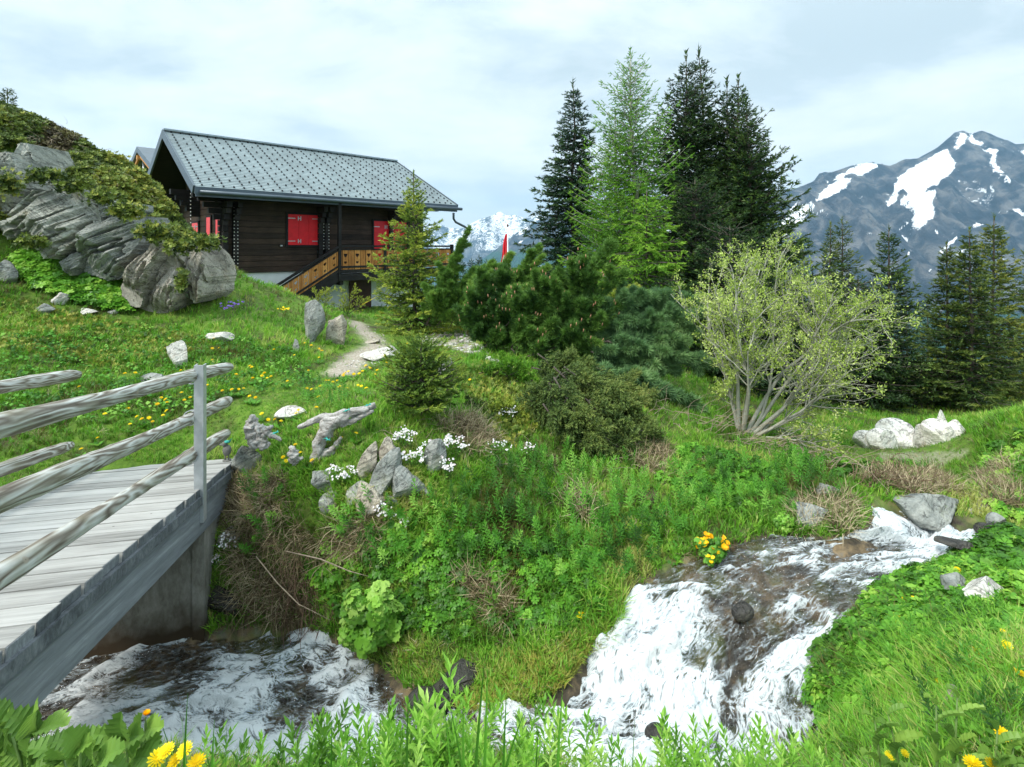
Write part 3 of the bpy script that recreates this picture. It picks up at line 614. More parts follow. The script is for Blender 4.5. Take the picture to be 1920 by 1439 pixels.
shutter(1.25, 1.65, WB + .15, 1.0, 1, 'gable', 'lit_red', hinge=False)
shutter(2.6, 3.3, -.25, .85, 2, 'gable', 'lit_red')
b = B()
for a, z0, z1 in ((hp(-.03, .05, 0), WB, 1.5), (hp(.36, .19, 0), WB, 1.3), (hp(.25, .19, 0), WB, 1.3), (hp(3.55, .19, 0), -.2, 1.0), (hp(3.35, .19, 0), -.2, 1.0), (hp(-.9, -.25, 0), -.5, 1.7), (hp(6.35, .19, 0), 0, 1.3)):
    b = B()
    for z in np.arange(z0 + .1, z1, .115): b.box(a + UP * z, (.022, .022, .028), None)
    b.build('light_string', M['lamp'], house, False)
# balcony and stair
def hearts_panel(bm, c, w, h, ax, up, nrm_, cells=12):
    """a board with two heart shaped openings, cut out of a fine grid of cells"""
    n1, n2 = 13, 34; us = np.linspace(-w / 2, w / 2, n1 + 1); vs = np.linspace(-h / 2, h / 2, n2 + 1)
    uc, vc = np.meshgrid((us[1:] + us[:-1]) / 2, (vs[1:] + vs[:-1]) / 2)
    def heart(cy, r):
        x = np.abs(uc) / r; y = (vc - cy) / r; return (x * x + y * y - 1) ** 3 - x * x * y ** 3 < 0
    cut = heart(h * .17, w * .3) | heart(-h * .17, w * .22) | ((np.abs(uc) < w * .03) & (np.abs(vc - h * .05) < h * .07))
    keep = ~cut
    gv = (c[None, None] + us[None, :, None] * ax + vs[:, None, None] * up).reshape(-1, 3)
    j, i = np.nonzero(keep); a = j * (n1 + 1) + i; q = np.stack([a, a + 1, a + n1 + 2, a + n1 + 1], 1); off = len(gv)
    V = np.concatenate([gv + nrm_ * .012, gv - nrm_ * .012]); fs = [q, q[:, ::-1] + off]
    pad = np.pad(keep, 1)
    for dj, di, e0, e1 in ((-1, 0, 0, 1), (1, 0, n1 + 1, n1 + 2), (0, -1, 0, n1 + 1), (0, 1, 1, n1 + 2)):
        mm = ~pad[1 + j + dj, 1 + i + di]; b0 = a[mm] + e0; b1 = a[mm] + e1; fs.append(np.stack([b0, b1, b1 + off, b0 + off], 1))
    bm.add(V, fs, RNG.uniform(.3, .7))
OB = .92                                                               # balcony depth
def rail_run(p0, p1, h, parent, npan, first_post=True):
    d = p1 - p0; L = np.linalg.norm(d); ax = d / L; dn = nrm(np.cross(ax, UP)); hz_ = nrm(d * [1, 1, 0]); Rr = R3(ax, nrm(np.cross(UP, ax)), nrm(np.cross(ax, nrm(np.cross(UP, ax)))))
    up = UP
    b = B()
    for z, t_, w_ in ((h, .07, .12), (h - .12, .05, .05), (.12, .1, .07), (.3, .07, .06)): b.box((p0 + p1) / 2 + UP * z, (L, w_, t_), Rr, .3)
    bb = b.build('handrail', M['trim_wood'], parent, False)
    w = L / npan; b = B(); b2 = B()
    for k in range(npan):
        c = p0 + d * (k + .5) / npan + UP * (h / 2 + .05)
        hearts_panel(b, c, w * .46, h - .3, ax, up, dn)
        for s in (-.42, .42): b.prism([c + ax * w * s - ax * .035 - up * (h - .3) / 2 + dn * .01, c + ax * w * s + ax * .035 - up * (h - .3) / 2 + dn * .01, c + ax * w * s + ax * .035 + up * (h - .3) / 2 + dn * .01, c + ax * w * s - ax * .035 + up * (h - .3) / 2 + dn * .01], -dn * .02, .2)
        for s in (-.33, .33): b.prism([c + ax * w * s - ax * .02 - up * (h - .3) / 2, c + ax * w * s + ax * .02 - up * (h - .3) / 2, c + ax * w * s + ax * .02 + up * (h - .3) / 2, c + ax * w * s - ax * .02 + up * (h - .3) / 2], -dn * .015, .5)
    b.build('heart_panel', M['orange_wood'], parent, False)
bal = B(); BS0, BS1 = 3.58, 8.85
bal.box(hp((BS0 + BS1) / 2, OB / 2, -1.12), (BS1 - BS0, OB, .14), HR, .3); bal.box(hp((BS0 + BS1) / 2, OB + .02, -1.15), (BS1 - BS0 + .1, .05, .24), HR, .3)
for s in (BS0 + .1, 6.2, BS1 - .1): bal.box(hp(s, OB / 2, -1.32), (.14, OB - .03, .2), HR, .4)
balcony = bal.build('balcony', M['trim_wood'], house, False)
rail_run(hp(BS0, OB, -1.06), hp(BS1, OB, -1.06), 1.06, balcony, 11)
rail_run(hp(BS1, OB - .05, -1.06), hp(BS1, .05, -1.06), 1.06, balcony, 2)
for s_, z_, h_ in ((BS0, .2, 2.75), (BS0 + 1.9, -.55, 1.2), (BS1, -.55, 1.25)): b = B(); b.box(hp(s_, OB, z_), (.11, .12, h_), HR, .3); b.build('post', M['trim_wood'], balcony, False)
sb = B(); a0 = hp(BS0 - .03, OB, -1.12); a1 = hp(.75, OB, -2.75); dst = nrm(a1 - a0); Rst = R3(dst, -GD, nrm(np.cross(dst, -GD)) * 1.)
for o_ in (0, -.8): sb.box((a0 + a1) / 2 + GD * -o_ * 1.0, (np.linalg.norm(a1 - a0), .05, .27), R3(dst, -GD, np.cross(dst, -GD)), .3)
for k in range(9): sb.box(hp(BS0 - .25 - k * .3, OB / 2, -1.22 - k * .172), (.28, OB - .12, .045), HR, .5)
stair = sb.build('stair', M['trim_wood'], house, False)
rail_run(a0 + UP * .1, a1 + UP * .1, 1.0, stair, 8)
b = B(); b.box(hp(4.95, .015, -2.2), (.95, .05, 1.75), HR); b.build('basement_door', M['brown_door'], house, False)

# second chalet behind
hb2 = P(283, 278, 27); s2 = thing('wooden_chalet', 'light orange wooden chalet mostly hidden behind the shrubby hill', 'chalet', (hb2[0], hb2[1], -1))
def gab(a, o, z): return hb2 + LD * o + GD * a + UP * z
b = B(); g_ = 3.0; rise = 1.25
for sg_ in (-1, 1):
    b.prism([gab(0, -.6, 0), gab(sg_ * g_, -.6, -rise), gab(sg_ * g_, -.6, -rise - .28), gab(0, -.6, -.28)], LD * 9, .4)
b.build('roof', M['fascia'], s2, False)
b = B()
for sg_ in (-1, 1): b.prism([gab(0, -.5, -.3), gab(sg_ * g_ * .97, -.5, -rise - .26), gab(sg_ * g_ * .97, -.5, -rise - .45), gab(0, -.5, -.5)], LD * .08, .6)
b.box(gab(0, -.2, -.55), (.8, .22, .22), HR, .7)
b.prism([gab(0, .9, -.3), gab(2.5, .9, -1.2), gab(2.5, .9, -4), gab(-2.5, .9, -4), gab(-2.5, .9, -1.2)], LD * 6, .1)
b.build('wall', planks_mat('light_larch_wood', [(.25, .1, .03), (.48, .22, .07), (.6, .33, .12)], rot=hrot), s2, False)
b = B(); b.tube([gab(.05, -.3, -.6), gab(.05, -.3, -2.5)], .05, 8); b.build('downpipe', M['metal'], s2)
# third roof lower down behind the pines
c = P(1010, 548, 26); s3 = thing('lower_chalet', 'pale grey gabled roof showing between the pines below the flag', 'chalet', (c[0], c[1], -5))
b = B(); b.prism([c + [-2.6, 0, -1.0], c + [0, 0, .75], c + [2.6, 0, -1.0], c + [2.6, 0, -1.25], c + [0, 0, .5], c + [-2.6, 0, -1.25]], [2.2, 6, 0], .6); b.build('roof', plain('pale_metal_roof', (.35, .4, .43), .5), s3, False)
b = B(); b.prism([c + [-2.2, .3, -1.0], c + [0, .3, .5], c + [2.2, .3, -1.0], c + [2.2, .3, -3], c + [-2.2, .3, -3]], [2, 5, 0], .4); b.build('wall', M['white_plaster'], s3, False)

# flag
fb = P(952, 425, 30); gz = height(fb[0], 30)[0]
fl = thing('flagpole', 'slim white flagpole with a limp red flag rising behind the pines', 'flagpole', (fb[0], 30, gz))
b = B(); b.tube([(fb[0], 30, gz - .3), (fb[0], 30, fb[2])], [.05, .03], 8); b.build('pole', plain('white_pole', (.7, .72, .73), .4), fl)
b = B(); b.tube([fb + UP * -.02, fb + UP * .06, fb + UP * .14], [.04, .06, .02], 8); b.build('finial', plain('finial_brown', (.1, .03, .02), .5), fl)
n1, n2 = 16, 22; V = []; cr_ = []
for j in range(n2):
    v = j / (n2 - 1)
    for i in range(n1):
        u = i / (n1 - 1); wdt = .08 + .4 * v ** .8
        V.append(fb + np.array([-.04 - u * wdt * (1 + .1 * math.sin(v * 9)), .10 * math.sin(u * 14 + v * 3) * (.3 + v), -.42 - v * 1.9 - .5 * u * v]))
        cr_.append(1.0 if (abs(u - .55) < .14 and .55 < v < .8) or (abs(v - .68) < .05 and .25 < u < .85) else 0.0)
q = (np.arange(n2 - 1)[:, None] * n1 + np.arange(n1 - 1)[None]).ravel()
m, t, bb_, o = newmat('flag_cloth'); c_ = mixc(t, ramp(t, attr(t, 'tint'), [(.45, 0.), (.55, 1.)]), (.72, .02, .035), (.8, .8, .8)); t.links.new(c_, bb_.inputs['Base Color']); bb_.inputs['Roughness'].default_value = .8
mk('flag', np.array(V), [np.stack([q, q + 1, q + n1 + 1, q + n1], 1)], m, fl, tint=np.array(cr_))

# ---------------------------------------------------------------- footbridge
BD = nrm([-.215, 1, -.153]); BX = nrm(np.array([1, .215, 0.])); BU = np.cross(BX, BD); BR = R3(BX, BD, BU)
PB = np.array([-2.76, 4.7, -2.14])                                     # top of the deck edge at the steel post
def bp(t, off, up): return PB + BD * t + BX * off + BU * up            # along, across (+ right), above the deck
def weathered(name, cols, st, sc=3, dark=.5, rot=None):
    m, t, b, o = newmat(name)
    brot = (0, 0, -math.atan2(BX[1], BX[0]))
    n = noise_n(t, sc, 7, .65, 1.5, stretch=st, rot=rot or brot); g = noise_n(t, sc * 9, 5, .7, .4, stretch=st, rot=rot or brot)
    f = mth(t, 'ADD', mth(t, 'ADD', mth(t, 'MULTIPLY', n, .6), mth(t, 'MULTIPLY', g, .4)), mth(t, 'MULTIPLY', mth(t, 'SUBTRACT', attr(t, 'tint'), .5), .25))
    k = len(cols); c = ramp(t, f, [(.26 + .46 * i / (k - 1), cols[i]) for i in range(k)])
    vo = N(t, 'ShaderNodeTexVoronoi'); vo.inputs['Scale'].default_value = 5; tcn = N(t, 'ShaderNodeTexCoord'); t.links.new(tcn.outputs['Object'], vo.inputs['Vector'])
    kn = ramp(t, vo.outputs['Distance'], [(.03, 1.), (.05, 0.)]); c = mixc(t, mth(t, 'MULTIPLY', kn, .8), c, (.06, .045, .035))
    t.links.new(c, b.inputs['Base Color']); b.inputs['Roughness'].default_value = .8; b.inputs['Specular IOR Level'].default_value = .25
    bump(t, b, g, .5, .004); return m
M['deck'] = weathered('weathered_plank', [(.11, .108, .10), (.27, .268, .255), (.41, .407, .39), (.52, .517, .5)], (.1, 1.5, 1))
M['edge'] = weathered('weathered_plank_edge', [(.03, .033, .036), (.09, .1, .11), (.17, .185, .2), (.3, .32, .34)], (1, 1, .6), 5)
ang = math.atan2(BD[1], BD[0])
M['beam'] = weathered('weathered_beam', [(.05, .056, .063), (.13, .145, .16), (.2, .22, .24), (.33, .36, .38)], (.12, 1.5, 1.5), 4, rot=[(0, 0, -ang), (0, math.asin(BD[2]), 0)])
def polemat():
    m, t, b, o = newmat('weathered_pole')
    tcn = N(t, 'ShaderNodeTexCoord'); mp9 = N(t, 'ShaderNodeMapping'); t.links.new(tcn.outputs['Object'], mp9.inputs[0]); mp9.inputs['Rotation'].default_value = (0, 0, -ang); mp0 = N(t, 'ShaderNodeMapping'); t.links.new(mp9.outputs[0], mp0.inputs[0]); mp0.inputs['Rotation'].default_value = (0, math.asin(BD[2]), 0); mp = N(t, 'ShaderNodeMapping'); t.links.new(mp0.outputs[0], mp.inputs[0]); mp.inputs['Scale'].default_value = (.3, 2.6, 2.6)
    n = N(t, 'ShaderNodeTexNoise'); t.links.new(mp.outputs[0], n.inputs['Vector']); n.inputs['Scale'].default_value = 3.2; n.inputs['Detail'].default_value = 2; n.inputs['Roughness'].default_value = .5; n.inputs['Distortion'].default_value = .55
    rings = mth(t, 'FRACT', mth(t, 'MULTIPLY', n.outputs[0], 9)); rings = mth(t, 'ABSOLUTE', mth(t, 'SUBTRACT', rings, .5))
    g = N(t, 'ShaderNodeTexNoise'); mp2 = N(t, 'ShaderNodeMapping'); t.links.new(mp0.outputs[0], mp2.inputs[0]); mp2.inputs['Scale'].default_value = (.06, 1, 1); t.links.new(mp2.outputs[0], g.inputs['Vector']); g.inputs['Scale'].default_value = 60; g.inputs['Detail'].default_value = 4
    f = mth(t, 'ADD', mth(t, 'MULTIPLY', rings, 1.1), mth(t, 'MULTIPLY', g.outputs[0], .55))
    c = ramp(t, f, [(.22, (.09, .07, .052)), (.42, (.2, .175, .14)), (.6, (.36, .35, .31)), (.8, (.52, .53, .5))])
    c = mixc(t, ramp(t, noise_n(t, 4, 3), [(.5, 0.), (.7, .45)]), c, (.22, .21, .14))
    vo = N(t, 'ShaderNodeTexVoronoi'); vo.inputs['Scale'].default_value = 4.2; t.links.new(tcn.outputs['Object'], vo.inputs['Vector'])
    kn = ramp(t, vo.outputs['Distance'], [(.05, .9), (.085, .5), (.1, .0)]); c = mixc(t, kn, c, (.3, .26, .2)); kn2 = ramp(t, vo.outputs['Distance'], [(.02, .9), (.035, 0.)]); c = mixc(t, kn2, c, (.05, .035, .025))
    t.links.new(c, b.inputs['Base Color']); b.inputs['Roughness'].default_value = .75; bump(t, b, f, .35, .006); return m
M['pole'] = polemat(); M['concrete'] = weathered('concrete', [(.08, .072, .055), (.17, .16, .135), (.28, .275, .245), (.4, .4, .37)], (1, 1, .5), 2.5)
def tinge(m):                                                         # concrete blends to dark brown towards the abutment's foot, edge broken by noise
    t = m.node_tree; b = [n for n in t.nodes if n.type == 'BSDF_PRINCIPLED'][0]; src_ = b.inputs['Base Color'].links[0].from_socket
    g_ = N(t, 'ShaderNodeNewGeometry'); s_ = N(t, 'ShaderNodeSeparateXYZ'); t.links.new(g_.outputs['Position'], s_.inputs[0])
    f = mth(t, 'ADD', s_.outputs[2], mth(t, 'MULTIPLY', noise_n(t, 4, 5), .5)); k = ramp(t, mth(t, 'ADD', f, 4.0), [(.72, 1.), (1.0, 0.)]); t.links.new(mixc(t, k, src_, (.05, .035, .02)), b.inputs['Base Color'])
tinge(M['concrete'])
bridge = thing('footbridge', 'weathered grey plank footbridge with round pole railings over the left of the stream', 'footbridge', bp(-3.7, -.7, -.3))
BW = 1.47; t0, t1 = -3.9, 1.17; npl = 24; pw = (t1 - t0) / npl
for k in range(npl):
    b = B(); wv = RNG.uniform(-.012, .012); c = bp(t0 + (k + .5) * pw, -BW / 2 + wv, -.035 + RNG.uniform(-.002, .002)); sz = np.array([BW, pw - .014 - RNG.uniform(0, .006), .065])
    be = .006; q = np.array([[a, b_, d] for a in (-.5, .5) for b_ in (-.5, .5) for d in (-.5, .5)]) * sz
    b.box(c, sz, BR, RNG.uniform(.2, .8)); b.box(c + BX * (sz[0] / 2 + .0) , (.012, sz[1] - .002, sz[2] - .006), BR, RNG.uniform(.2, .8))
    o = b.build('plank', [M['deck'], M['edge']], bridge, False)
    mi = np.zeros(12, np.int32); mi[6:] = 1; o.data.polygons.foreach_set('material_index', mi)
b = B(); L = t1 - t0
b.box(bp((t0 + t1) / 2, -.035, -.235), (.1, L - .1, .33), BR, .5); b.box(bp((t0 + t1) / 2, -BW + .08, -.235), (.1, L - .1, .33), BR, .5); b.box(bp((t0 + t1) / 2, -BW / 2, -.2), (.1, L - .1, .26), BR, .4)
b.build('beam', M['beam'], bridge, False)
b = B(); b.box(bp((t0 + t1) / 2, .018, -.1), (.028, L - .2, .075), BR, .3); b.build('edge_board', M['edge'], bridge, False)
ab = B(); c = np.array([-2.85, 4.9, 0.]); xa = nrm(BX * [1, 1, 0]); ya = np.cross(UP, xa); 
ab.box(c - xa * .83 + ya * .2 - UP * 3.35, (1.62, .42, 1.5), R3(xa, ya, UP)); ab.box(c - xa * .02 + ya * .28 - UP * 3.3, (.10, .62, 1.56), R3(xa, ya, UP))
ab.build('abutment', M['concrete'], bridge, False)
def rail(side_off, rh, te, tname):
    n = 60; ts = np.linspace(-3.4, te, n); sd_ = RNG.integers(1, 99)
    lat = .025 * np.sin(ts * 1.3 + sd_); pts = np.array([bp(t, side_off + l * .5, rh + l * .6) for t, l in zip(ts, lat)])
    r = .054 + .006 * np.sin(ts * 2.2 + sd_); r[-1] *= .72; r[-2] *= .93
    b = B(); b.tube(pts, r, 20, .5, True, .07, int(sd_)); return b.build('rail', M['pole'], bridge)
hs = [.975, .62, .285]
for h_ in hs: rail(-.075, h_, 1.0, 'rail')
for h_ in hs: rail(-1.53, h_ - .015, 1.02, 'rail')
def post(t, off, right=True):
    p = bp(t, off, 0); b = B(); x_a = xa; zt_, zb_ = 1.09, -.3
    b.box(p + UP * (zt_ + zb_) / 2, (.075, .012, zt_ - zb_), R3(x_a, ya, UP)); b.box(p + x_a * .034 + ya * .035 + UP * (zt_ + zb_) / 2, (.01, .075, zt_ - zb_), R3(x_a, ya, UP)); b.box(p - x_a * .034 + ya * .035 + UP * (zt_ + zb_) / 2, (.01, .075, zt_ - zb_), R3(x_a, ya, UP))
    po = b.build('steel_post', M['metal'], bridge, False)
    for h_ in hs:
        cc = bp(t - .045, off - .09 * (1 if right else -1) + (0.015 if right else 0), h_); an = np.linspace(0, 2 * np.pi, 22); rr = .063
        b = B(); pts = np.array([cc + BX * rr * math.cos(a) + BU * rr * math.sin(a) for a in an])
        for q0, q1 in zip(pts[:-1], pts[1:]): b.box((q0 + q1) / 2, (np.linalg.norm(q1 - q0) * 1.06, .045, .008), R3(nrm(q1 - q0), BD, np.cross(nrm(q1 - q0), BD)))
        b.build('pipe_clamp', M['metal'], po, False)
post(0, .0); post(-2.9, .0); post(-2.0, -1.47, False)

# ---------------------------------------------------------------- rocks
_ico = {}
def ico(sub):
    if sub not in _ico:
        bm = bmesh.new(); bmesh.ops.create_icosphere(bm, subdivisions=sub, radius=1); bm.verts.ensure_lookup_table()
        _ico[sub] = (np.array([v.co[:] for v in bm.verts]), np.array([[v.index for v in f.verts] for f in bm.faces])); bm.free()
    return _ico[sub]
def rotm(rx, ry, rz):
    a, b_, c = rx, ry, rz
    X = np.array([[1, 0, 0], [0, math.cos(a), -math.sin(a)], [0, math.sin(a), math.cos(a)]]); Y_ = np.array([[math.cos(b_), 0, math.sin(b_)], [0, 1, 0], [-math.sin(b_), 0, math.cos(b_)]]); Z = np.array([[math.cos(c), -math.sin(c), 0], [math.sin(c), math.cos(c), 0], [0, 0, 1]])
    return Z @ Y_ @ X
def rock_shape(seed, cuts=14, sub=4, rough=.1, cmin=.55, strata=0, sfreq=9):
    rg = np.random.default_rng(seed); v, f = ico(sub); v = v.copy()
    for _ in range(cuts):
        n = rdir(1, rg)[0]; d = rg.uniform(cmin, .92); s = v @ n; k = s > d; v[k] -= np.outer(s[k] - d, n) * .93
    r = (fbm(v * 2.2 + seed, 5, seed) - .5) * rough * 2.2 + (fbm(v * 7 + seed, 3, seed + 3) - .5) * rough * .7; v = v + nrm(v) * r[:, None]
    if strata:
        w = v[:, 2] * sfreq + 2.2 * (fbm(v * 1.7 + seed, 3, seed + 5) - .5); l = vn(np.stack([np.zeros(len(v)), np.zeros(len(v)), w], 1), seed); l2 = vn(np.stack([np.zeros(len(v)), np.zeros(len(v)), w * 2.7], 1), seed + 1)
        h = v.copy(); h[:, 2] = 0; v = v + nrm(h) * (strata * (np.round(l * 4) / 4 * .6 + l2 * .4 - .5))[:, None]
    return v, f
def rock(name, label, px, py, w, h, mat, seed, group=None, Y=None, depth=.8, rot=(0, 0, 0), tilt=0, sub=4, cuts=26, rough=.09, strata=0, cat='rock', sfreq=9, sink=.26, cmin=.38):
    """px,py: bottom middle of the rock in the photograph; w,h its size there in pixels"""
    g = hit(px, py) if Y is None else P(px, py, Y); Y = g[1]; s = Y / F
    v, f = rock_shape(seed, cuts, sub, rough, cmin, strata, sfreq)
    v = v @ rotm(*rot).T; v = v / np.abs(v).max(0); W_, H_ = w * s / 2, h * s / 2
    v = v * [W_, W_ * depth if depth < 5 else H_, H_ * (1 + sink)]
    if tilt: c_, s_ = math.cos(tilt), math.sin(tilt); v = v @ np.array([[c_, 0, -s_], [0, 1, 0], [s_, 0, c_]])
    c = np.array([g[0], g[1] + W_ * depth * .6, g[2] + H_ * (1 - sink)])
    o = bpy.data.objects.new(name, None); bpy.data.objects.remove(o)
    o = mk(name, v, [f], M[mat], smooth=sub > 4); o.location = c; return tag(o, label, cat, group)
# the big outcrop on the left
OC = 'slabs of the rock outcrop on the left hill'
def outline_rock(label, zp, Y, mat, seed, ang=.6, bulge=.45, thick=.9, amp=.05, lean=0.0, nf=10):
    """one mass of the outcrop: its outline at its own distance, a faceted and layered front, real thickness"""
    poly = [(a / 3.0625, 150 + c / 3.0625) for a, c in zp]; A = np.array(poly); st = 1.7; x0, y0 = A.min(0) - 6; x1, y1 = A.max(0) + 6; rg = np.random.default_rng(seed)
    u, v = np.meshgrid(np.arange(x0, x1, st), np.arange(y0, y1, st)); sh = u.shape; U, Vv = u.ravel(), v.ravel(); pp_ = np.stack([U * .06, Vv * .06, U * 0 + seed], 1)
    uw = U + 7 * (fbm(pp_, 3, seed) - .5); vw = Vv + 7 * (fbm(pp_ + 5, 3, seed + 1) - .5); ins = inpoly(uw, vw, poly)
    de = np.full(U.shape, 1e9); cl_ = A[list(range(len(A))) + [0]]; de = seg_d(uw, vw, cl_) * Y / F
    s_ = Y / F; X_, Z_ = (U - CX) * s_, (HY - Vv) * s_; cx_, cz_ = X_[ins].mean(), Z_[ins].mean(); R_ = max(X_[ins].std(), Z_[ins].std()) * 1.6
    dep = np.full(U.shape, bulge)
    for k in range(nf):
        a = rg.uniform(0, 6.28); sl = rg.uniform(.2, 1.0); dep = np.minimum(dep, bulge * rg.uniform(.55, 1.0) - sl * ((X_ - cx_) * math.cos(a) + (Z_ - cz_) * math.sin(a) - R_ * rg.uniform(.0, .5)))
    dep = np.minimum(dep, 2.8 * np.sqrt(np.maximum(de, 0) + .0) * bulge ** .5)
    c_, s2_ = math.cos(ang), math.sin(ang); al, ac = X_ * c_ + Z_ * s2_, -X_ * s2_ + Z_ * c_
    wv = .12 * (fbm(np.stack([X_ * 1.5, Z_ * 1.5, X_ * 0], 1), 3, seed + 4) - .5)
    l1 = vn(np.stack([al * 1.1, (ac + wv) * 9, X_ * 0 + seed], 1), seed); l2 = fbm(np.stack([al * 2.2, (ac + wv) * 24, X_ * 0 + seed], 1), 3, seed + 2); cr_ = np.abs(2 * fbm(np.stack([al * 1.0, (ac + wv) * 5, X_ * 0 + seed], 1), 3, seed + 8) - 1)
    f1 = fbm(np.stack([X_ * 6, Z_ * 6, X_ * 0], 1), 5, seed + 6, .62)
    dep = dep + amp * 2.2 * (np.round(l1 * 5) / 5 - .5) + amp * 1.6 * (l2 - .5) + amp * 1.2 * (f1 - .5) - .16 * (1 - sstep(0, .10, cr_)) * (dep > .08)
    yy = Y - np.maximum(dep, 0) + lean * (Z_ - Z_[ins].min())
    V1 = np.stack([X_, yy, Z_], 1); V2 = np.stack([X_ * 1.0, Y + thick + lean * (Z_ - Z_[ins].min()), Z_], 1); n = len(V1); w = sh[1]
    I = ins.reshape(sh); q = I[:-1, :-1] & I[1:, :-1] & I[:-1, 1:] & I[1:, 1:]; j, i = np.nonzero(q); a = j * w + i
    qf = np.stack([a, a + w, a + w + 1, a + 1], 1); fs = [qf, qf[:, ::-1] + n]; pad = np.pad(q, 1)
    for dj, di, e0, e1 in ((-1, 0, 0, 1), (1, 0, w + 1, w), (0, -1, w, 0), (0, 1, 1, w + 1)):
        mm = ~pad[1 + j + dj, 1 + i + di]; b0, b1 = a[mm] + e0, a[mm] + e1; fs.append(np.stack([b0, b1, b1 + n, b0 + n], 1))
    V = np.concatenate([V1, V2]); fa = np.concatenate(fs); us = np.unique(fa); rm = np.zeros(len(V), int); rm[us] = np.arange(len(us)); V = V[us]; c = np.array([V[:, 0].mean(), Y, V[:, 2].min()])
    o = mk('boulder', V - c, [rm[fa]], M[mat], smooth=False); o.location = c; return tag(o, label, 'boulder', OC)
outline_rock('grey cracked rock high at the left edge under the shrubs', [(-60,430),(60,415),(130,435),(150,480),(162,560),(150,620),(100,690),(60,750),(30,770),(-60,760)], 10.1, 'strata_rock', 47, 1.2)
outline_rock('dark narrow block above the layered slab near the dead roots', [(128,370),(175,365),(215,440),(224,500),(208,600),(185,615),(158,580),(155,500),(138,440)], 10.4, 'strata_rock', 61, 1.5, .35)
outline_rock('dark layered slab leaning in the middle of the left outcrop below the hanging roots', [(88,775),(150,715),(250,635),(330,628),(400,635),(440,612),(485,675),(565,735),(592,800),(575,855),(490,940),(432,1005),(380,1035),(330,1030),(285,985),(225,925),(215,880),(150,850),(105,812)], 9.9, 'strata_rock', 11, .62, .7, amp=.045)
outline_rock('smooth grey round-faced boulder with a small orange stain on its front', [(590,850),(650,815),(720,775),(785,772),(835,860),(838,930),(810,1000),(705,1140),(620,1155),(540,1120),(480,1130),(455,1080),(466,1000),(485,950),(555,885)], 9.85, 'grey_rock', 23, .5, .65, amp=.03)
outline_rock('small wedge of rock jammed above the round-faced boulder', [(548,722),(640,694),(695,700),(698,745),(625,795),(580,790)], 10.0, 'grey_rock', 53, .3, .3)
outline_rock('hollow grey foot stone under the layered slab left of the round-faced boulder', [(365,1040),(450,985),(475,1000),(472,1080),(450,1130),(400,1110)], 9.75, 'grey_rock', 67, .8, .25)
outline_rock('small dark stone wedged at the left foot of the layered slab', [(25,820),(80,790),(125,850),(135,900),(70,915),(30,880)], 9.9, 'strata_rock', 59, .4, .3)
outline_rock('tall tan slanted slab at the lowest corner of the left outcrop', [(692,1180),(775,1055),(845,975),(865,905),(900,893),(945,925),(938,990),(885,1105),(835,1215),(808,1310),(750,1300),(695,1240)], 9.55, 'slab_rock', 31, 1.05, .4, amp=.085, nf=14)
outline_rock('brown streaked slab standing right of the lowest tan slab', [(935,950),(990,972),(1012,1015),(1024,1080),(1050,1180),(1046,1265),(1005,1328),(920,1352),(830,1350),(795,1310),(828,1210),(878,1100),(925,1000)], 9.75, 'slab_rock', 37, 1.15, .4, amp=.085, nf=14)
outline_rock('thin tan fin between the brown streaked slab and the right end slab', [(1015,950),(1050,922),(1085,945),(1090,1050),(1066,1120),(1028,1070)], 10.0, 'slab_rock', 41, 1.4, .3)
outline_rock('upright tan slab at the right end of the left outcrop', [(1080,1060),(1085,1000),(1120,950),(1165,995),(1205,1060),(1216,1150),(1195,1240),(1140,1290),(1098,1260),(1095,1150)], 9.95, 'slab_rock', 43, 1.45, .36, amp=.085, nf=14)
rock('rock', 'grey stone cut by the left edge of the picture', 2, 532, 44, 44, 'grey_rock', 71, None, None)
rock('rock', 'orange tinted flat stone in the grass below the outcrop', 108, 572, 48, 22, 'pale_rock', 73)
rock('rock', 'narrow grey stone sunk in the grass left of the orange tinted flat stone', 74, 590, 40, 22, 'grey_rock', 79)
rock('rock', 'thin white stone lying in the grass under the tall tan slab', 160, 590, 34, 10, 'pale_rock', 83)
rock('rock', 'tiny white stone beside the foot of the tall tan slab', 208, 590, 18, 8, 'pale_rock', 89)
rock('rock', 'tilted white and tan stone standing alone in the meadow above the railing', 325, 694, 42, 60, 'pale_rock', 97, tilt=-.35, cuts=10)
rock('rock', 'flat pale stone in the meadow with a dandelion on it', 402, 644, 60, 24, 'pale_rock', 101)
rock('rock', 'grey upright boulder beside the path, left one of the pair', 582, 642, 50, 78, 'grey_rock', 103, tilt=-.1, sub=4, cuts=10)
rock('rock', 'tan split rock beside the path, right one of the pair', 628, 646, 44, 54, 'tan_rock', 107, tilt=-.25, strata=.08)
rock('rock', 'small grey stone upright in the grass below the pair of path boulders', 554, 664, 16, 28, 'grey_rock', 109)
rock('rock', 'low grey stone half hidden in grass behind the top rail', 280, 724, 52, 24, 'grey_rock', 113)
rock('rock', 'flat pale slab lying across the path', 714, 676, 86, 22, 'pale_rock', 127, sub=4, depth=.6)
rock('rock', 'thin flat stone step on the path above the pale slab', 700, 645, 36, 8, 'tan_rock', 131)
rock('rock', 'rounded grey stone right of the little spruce', 836, 716, 30, 46, 'grey_rock', 137, cuts=6, rough=.05)
rock('rock', 'small grey stone in the low shrubs under the wind-bent pine', 952, 702, 22, 22, 'grey_rock', 139)
rock('rock', 'rounded grey rock at the far right corner of the bridge deck', 455, 894, 62, 56, 'grey_rock', 149, sub=4)
rock('rock', 'flat tan stone behind the driftwood', 540, 790, 78, 20, 'pale_rock', 151)
PL = 'tumbled stones on the bank under the white flowers'
rock('stone', 'grey angular stone at the top left of the stone pile', 682, 905, 44, 71, 'tan_rock', 157, PL, tilt=.2)
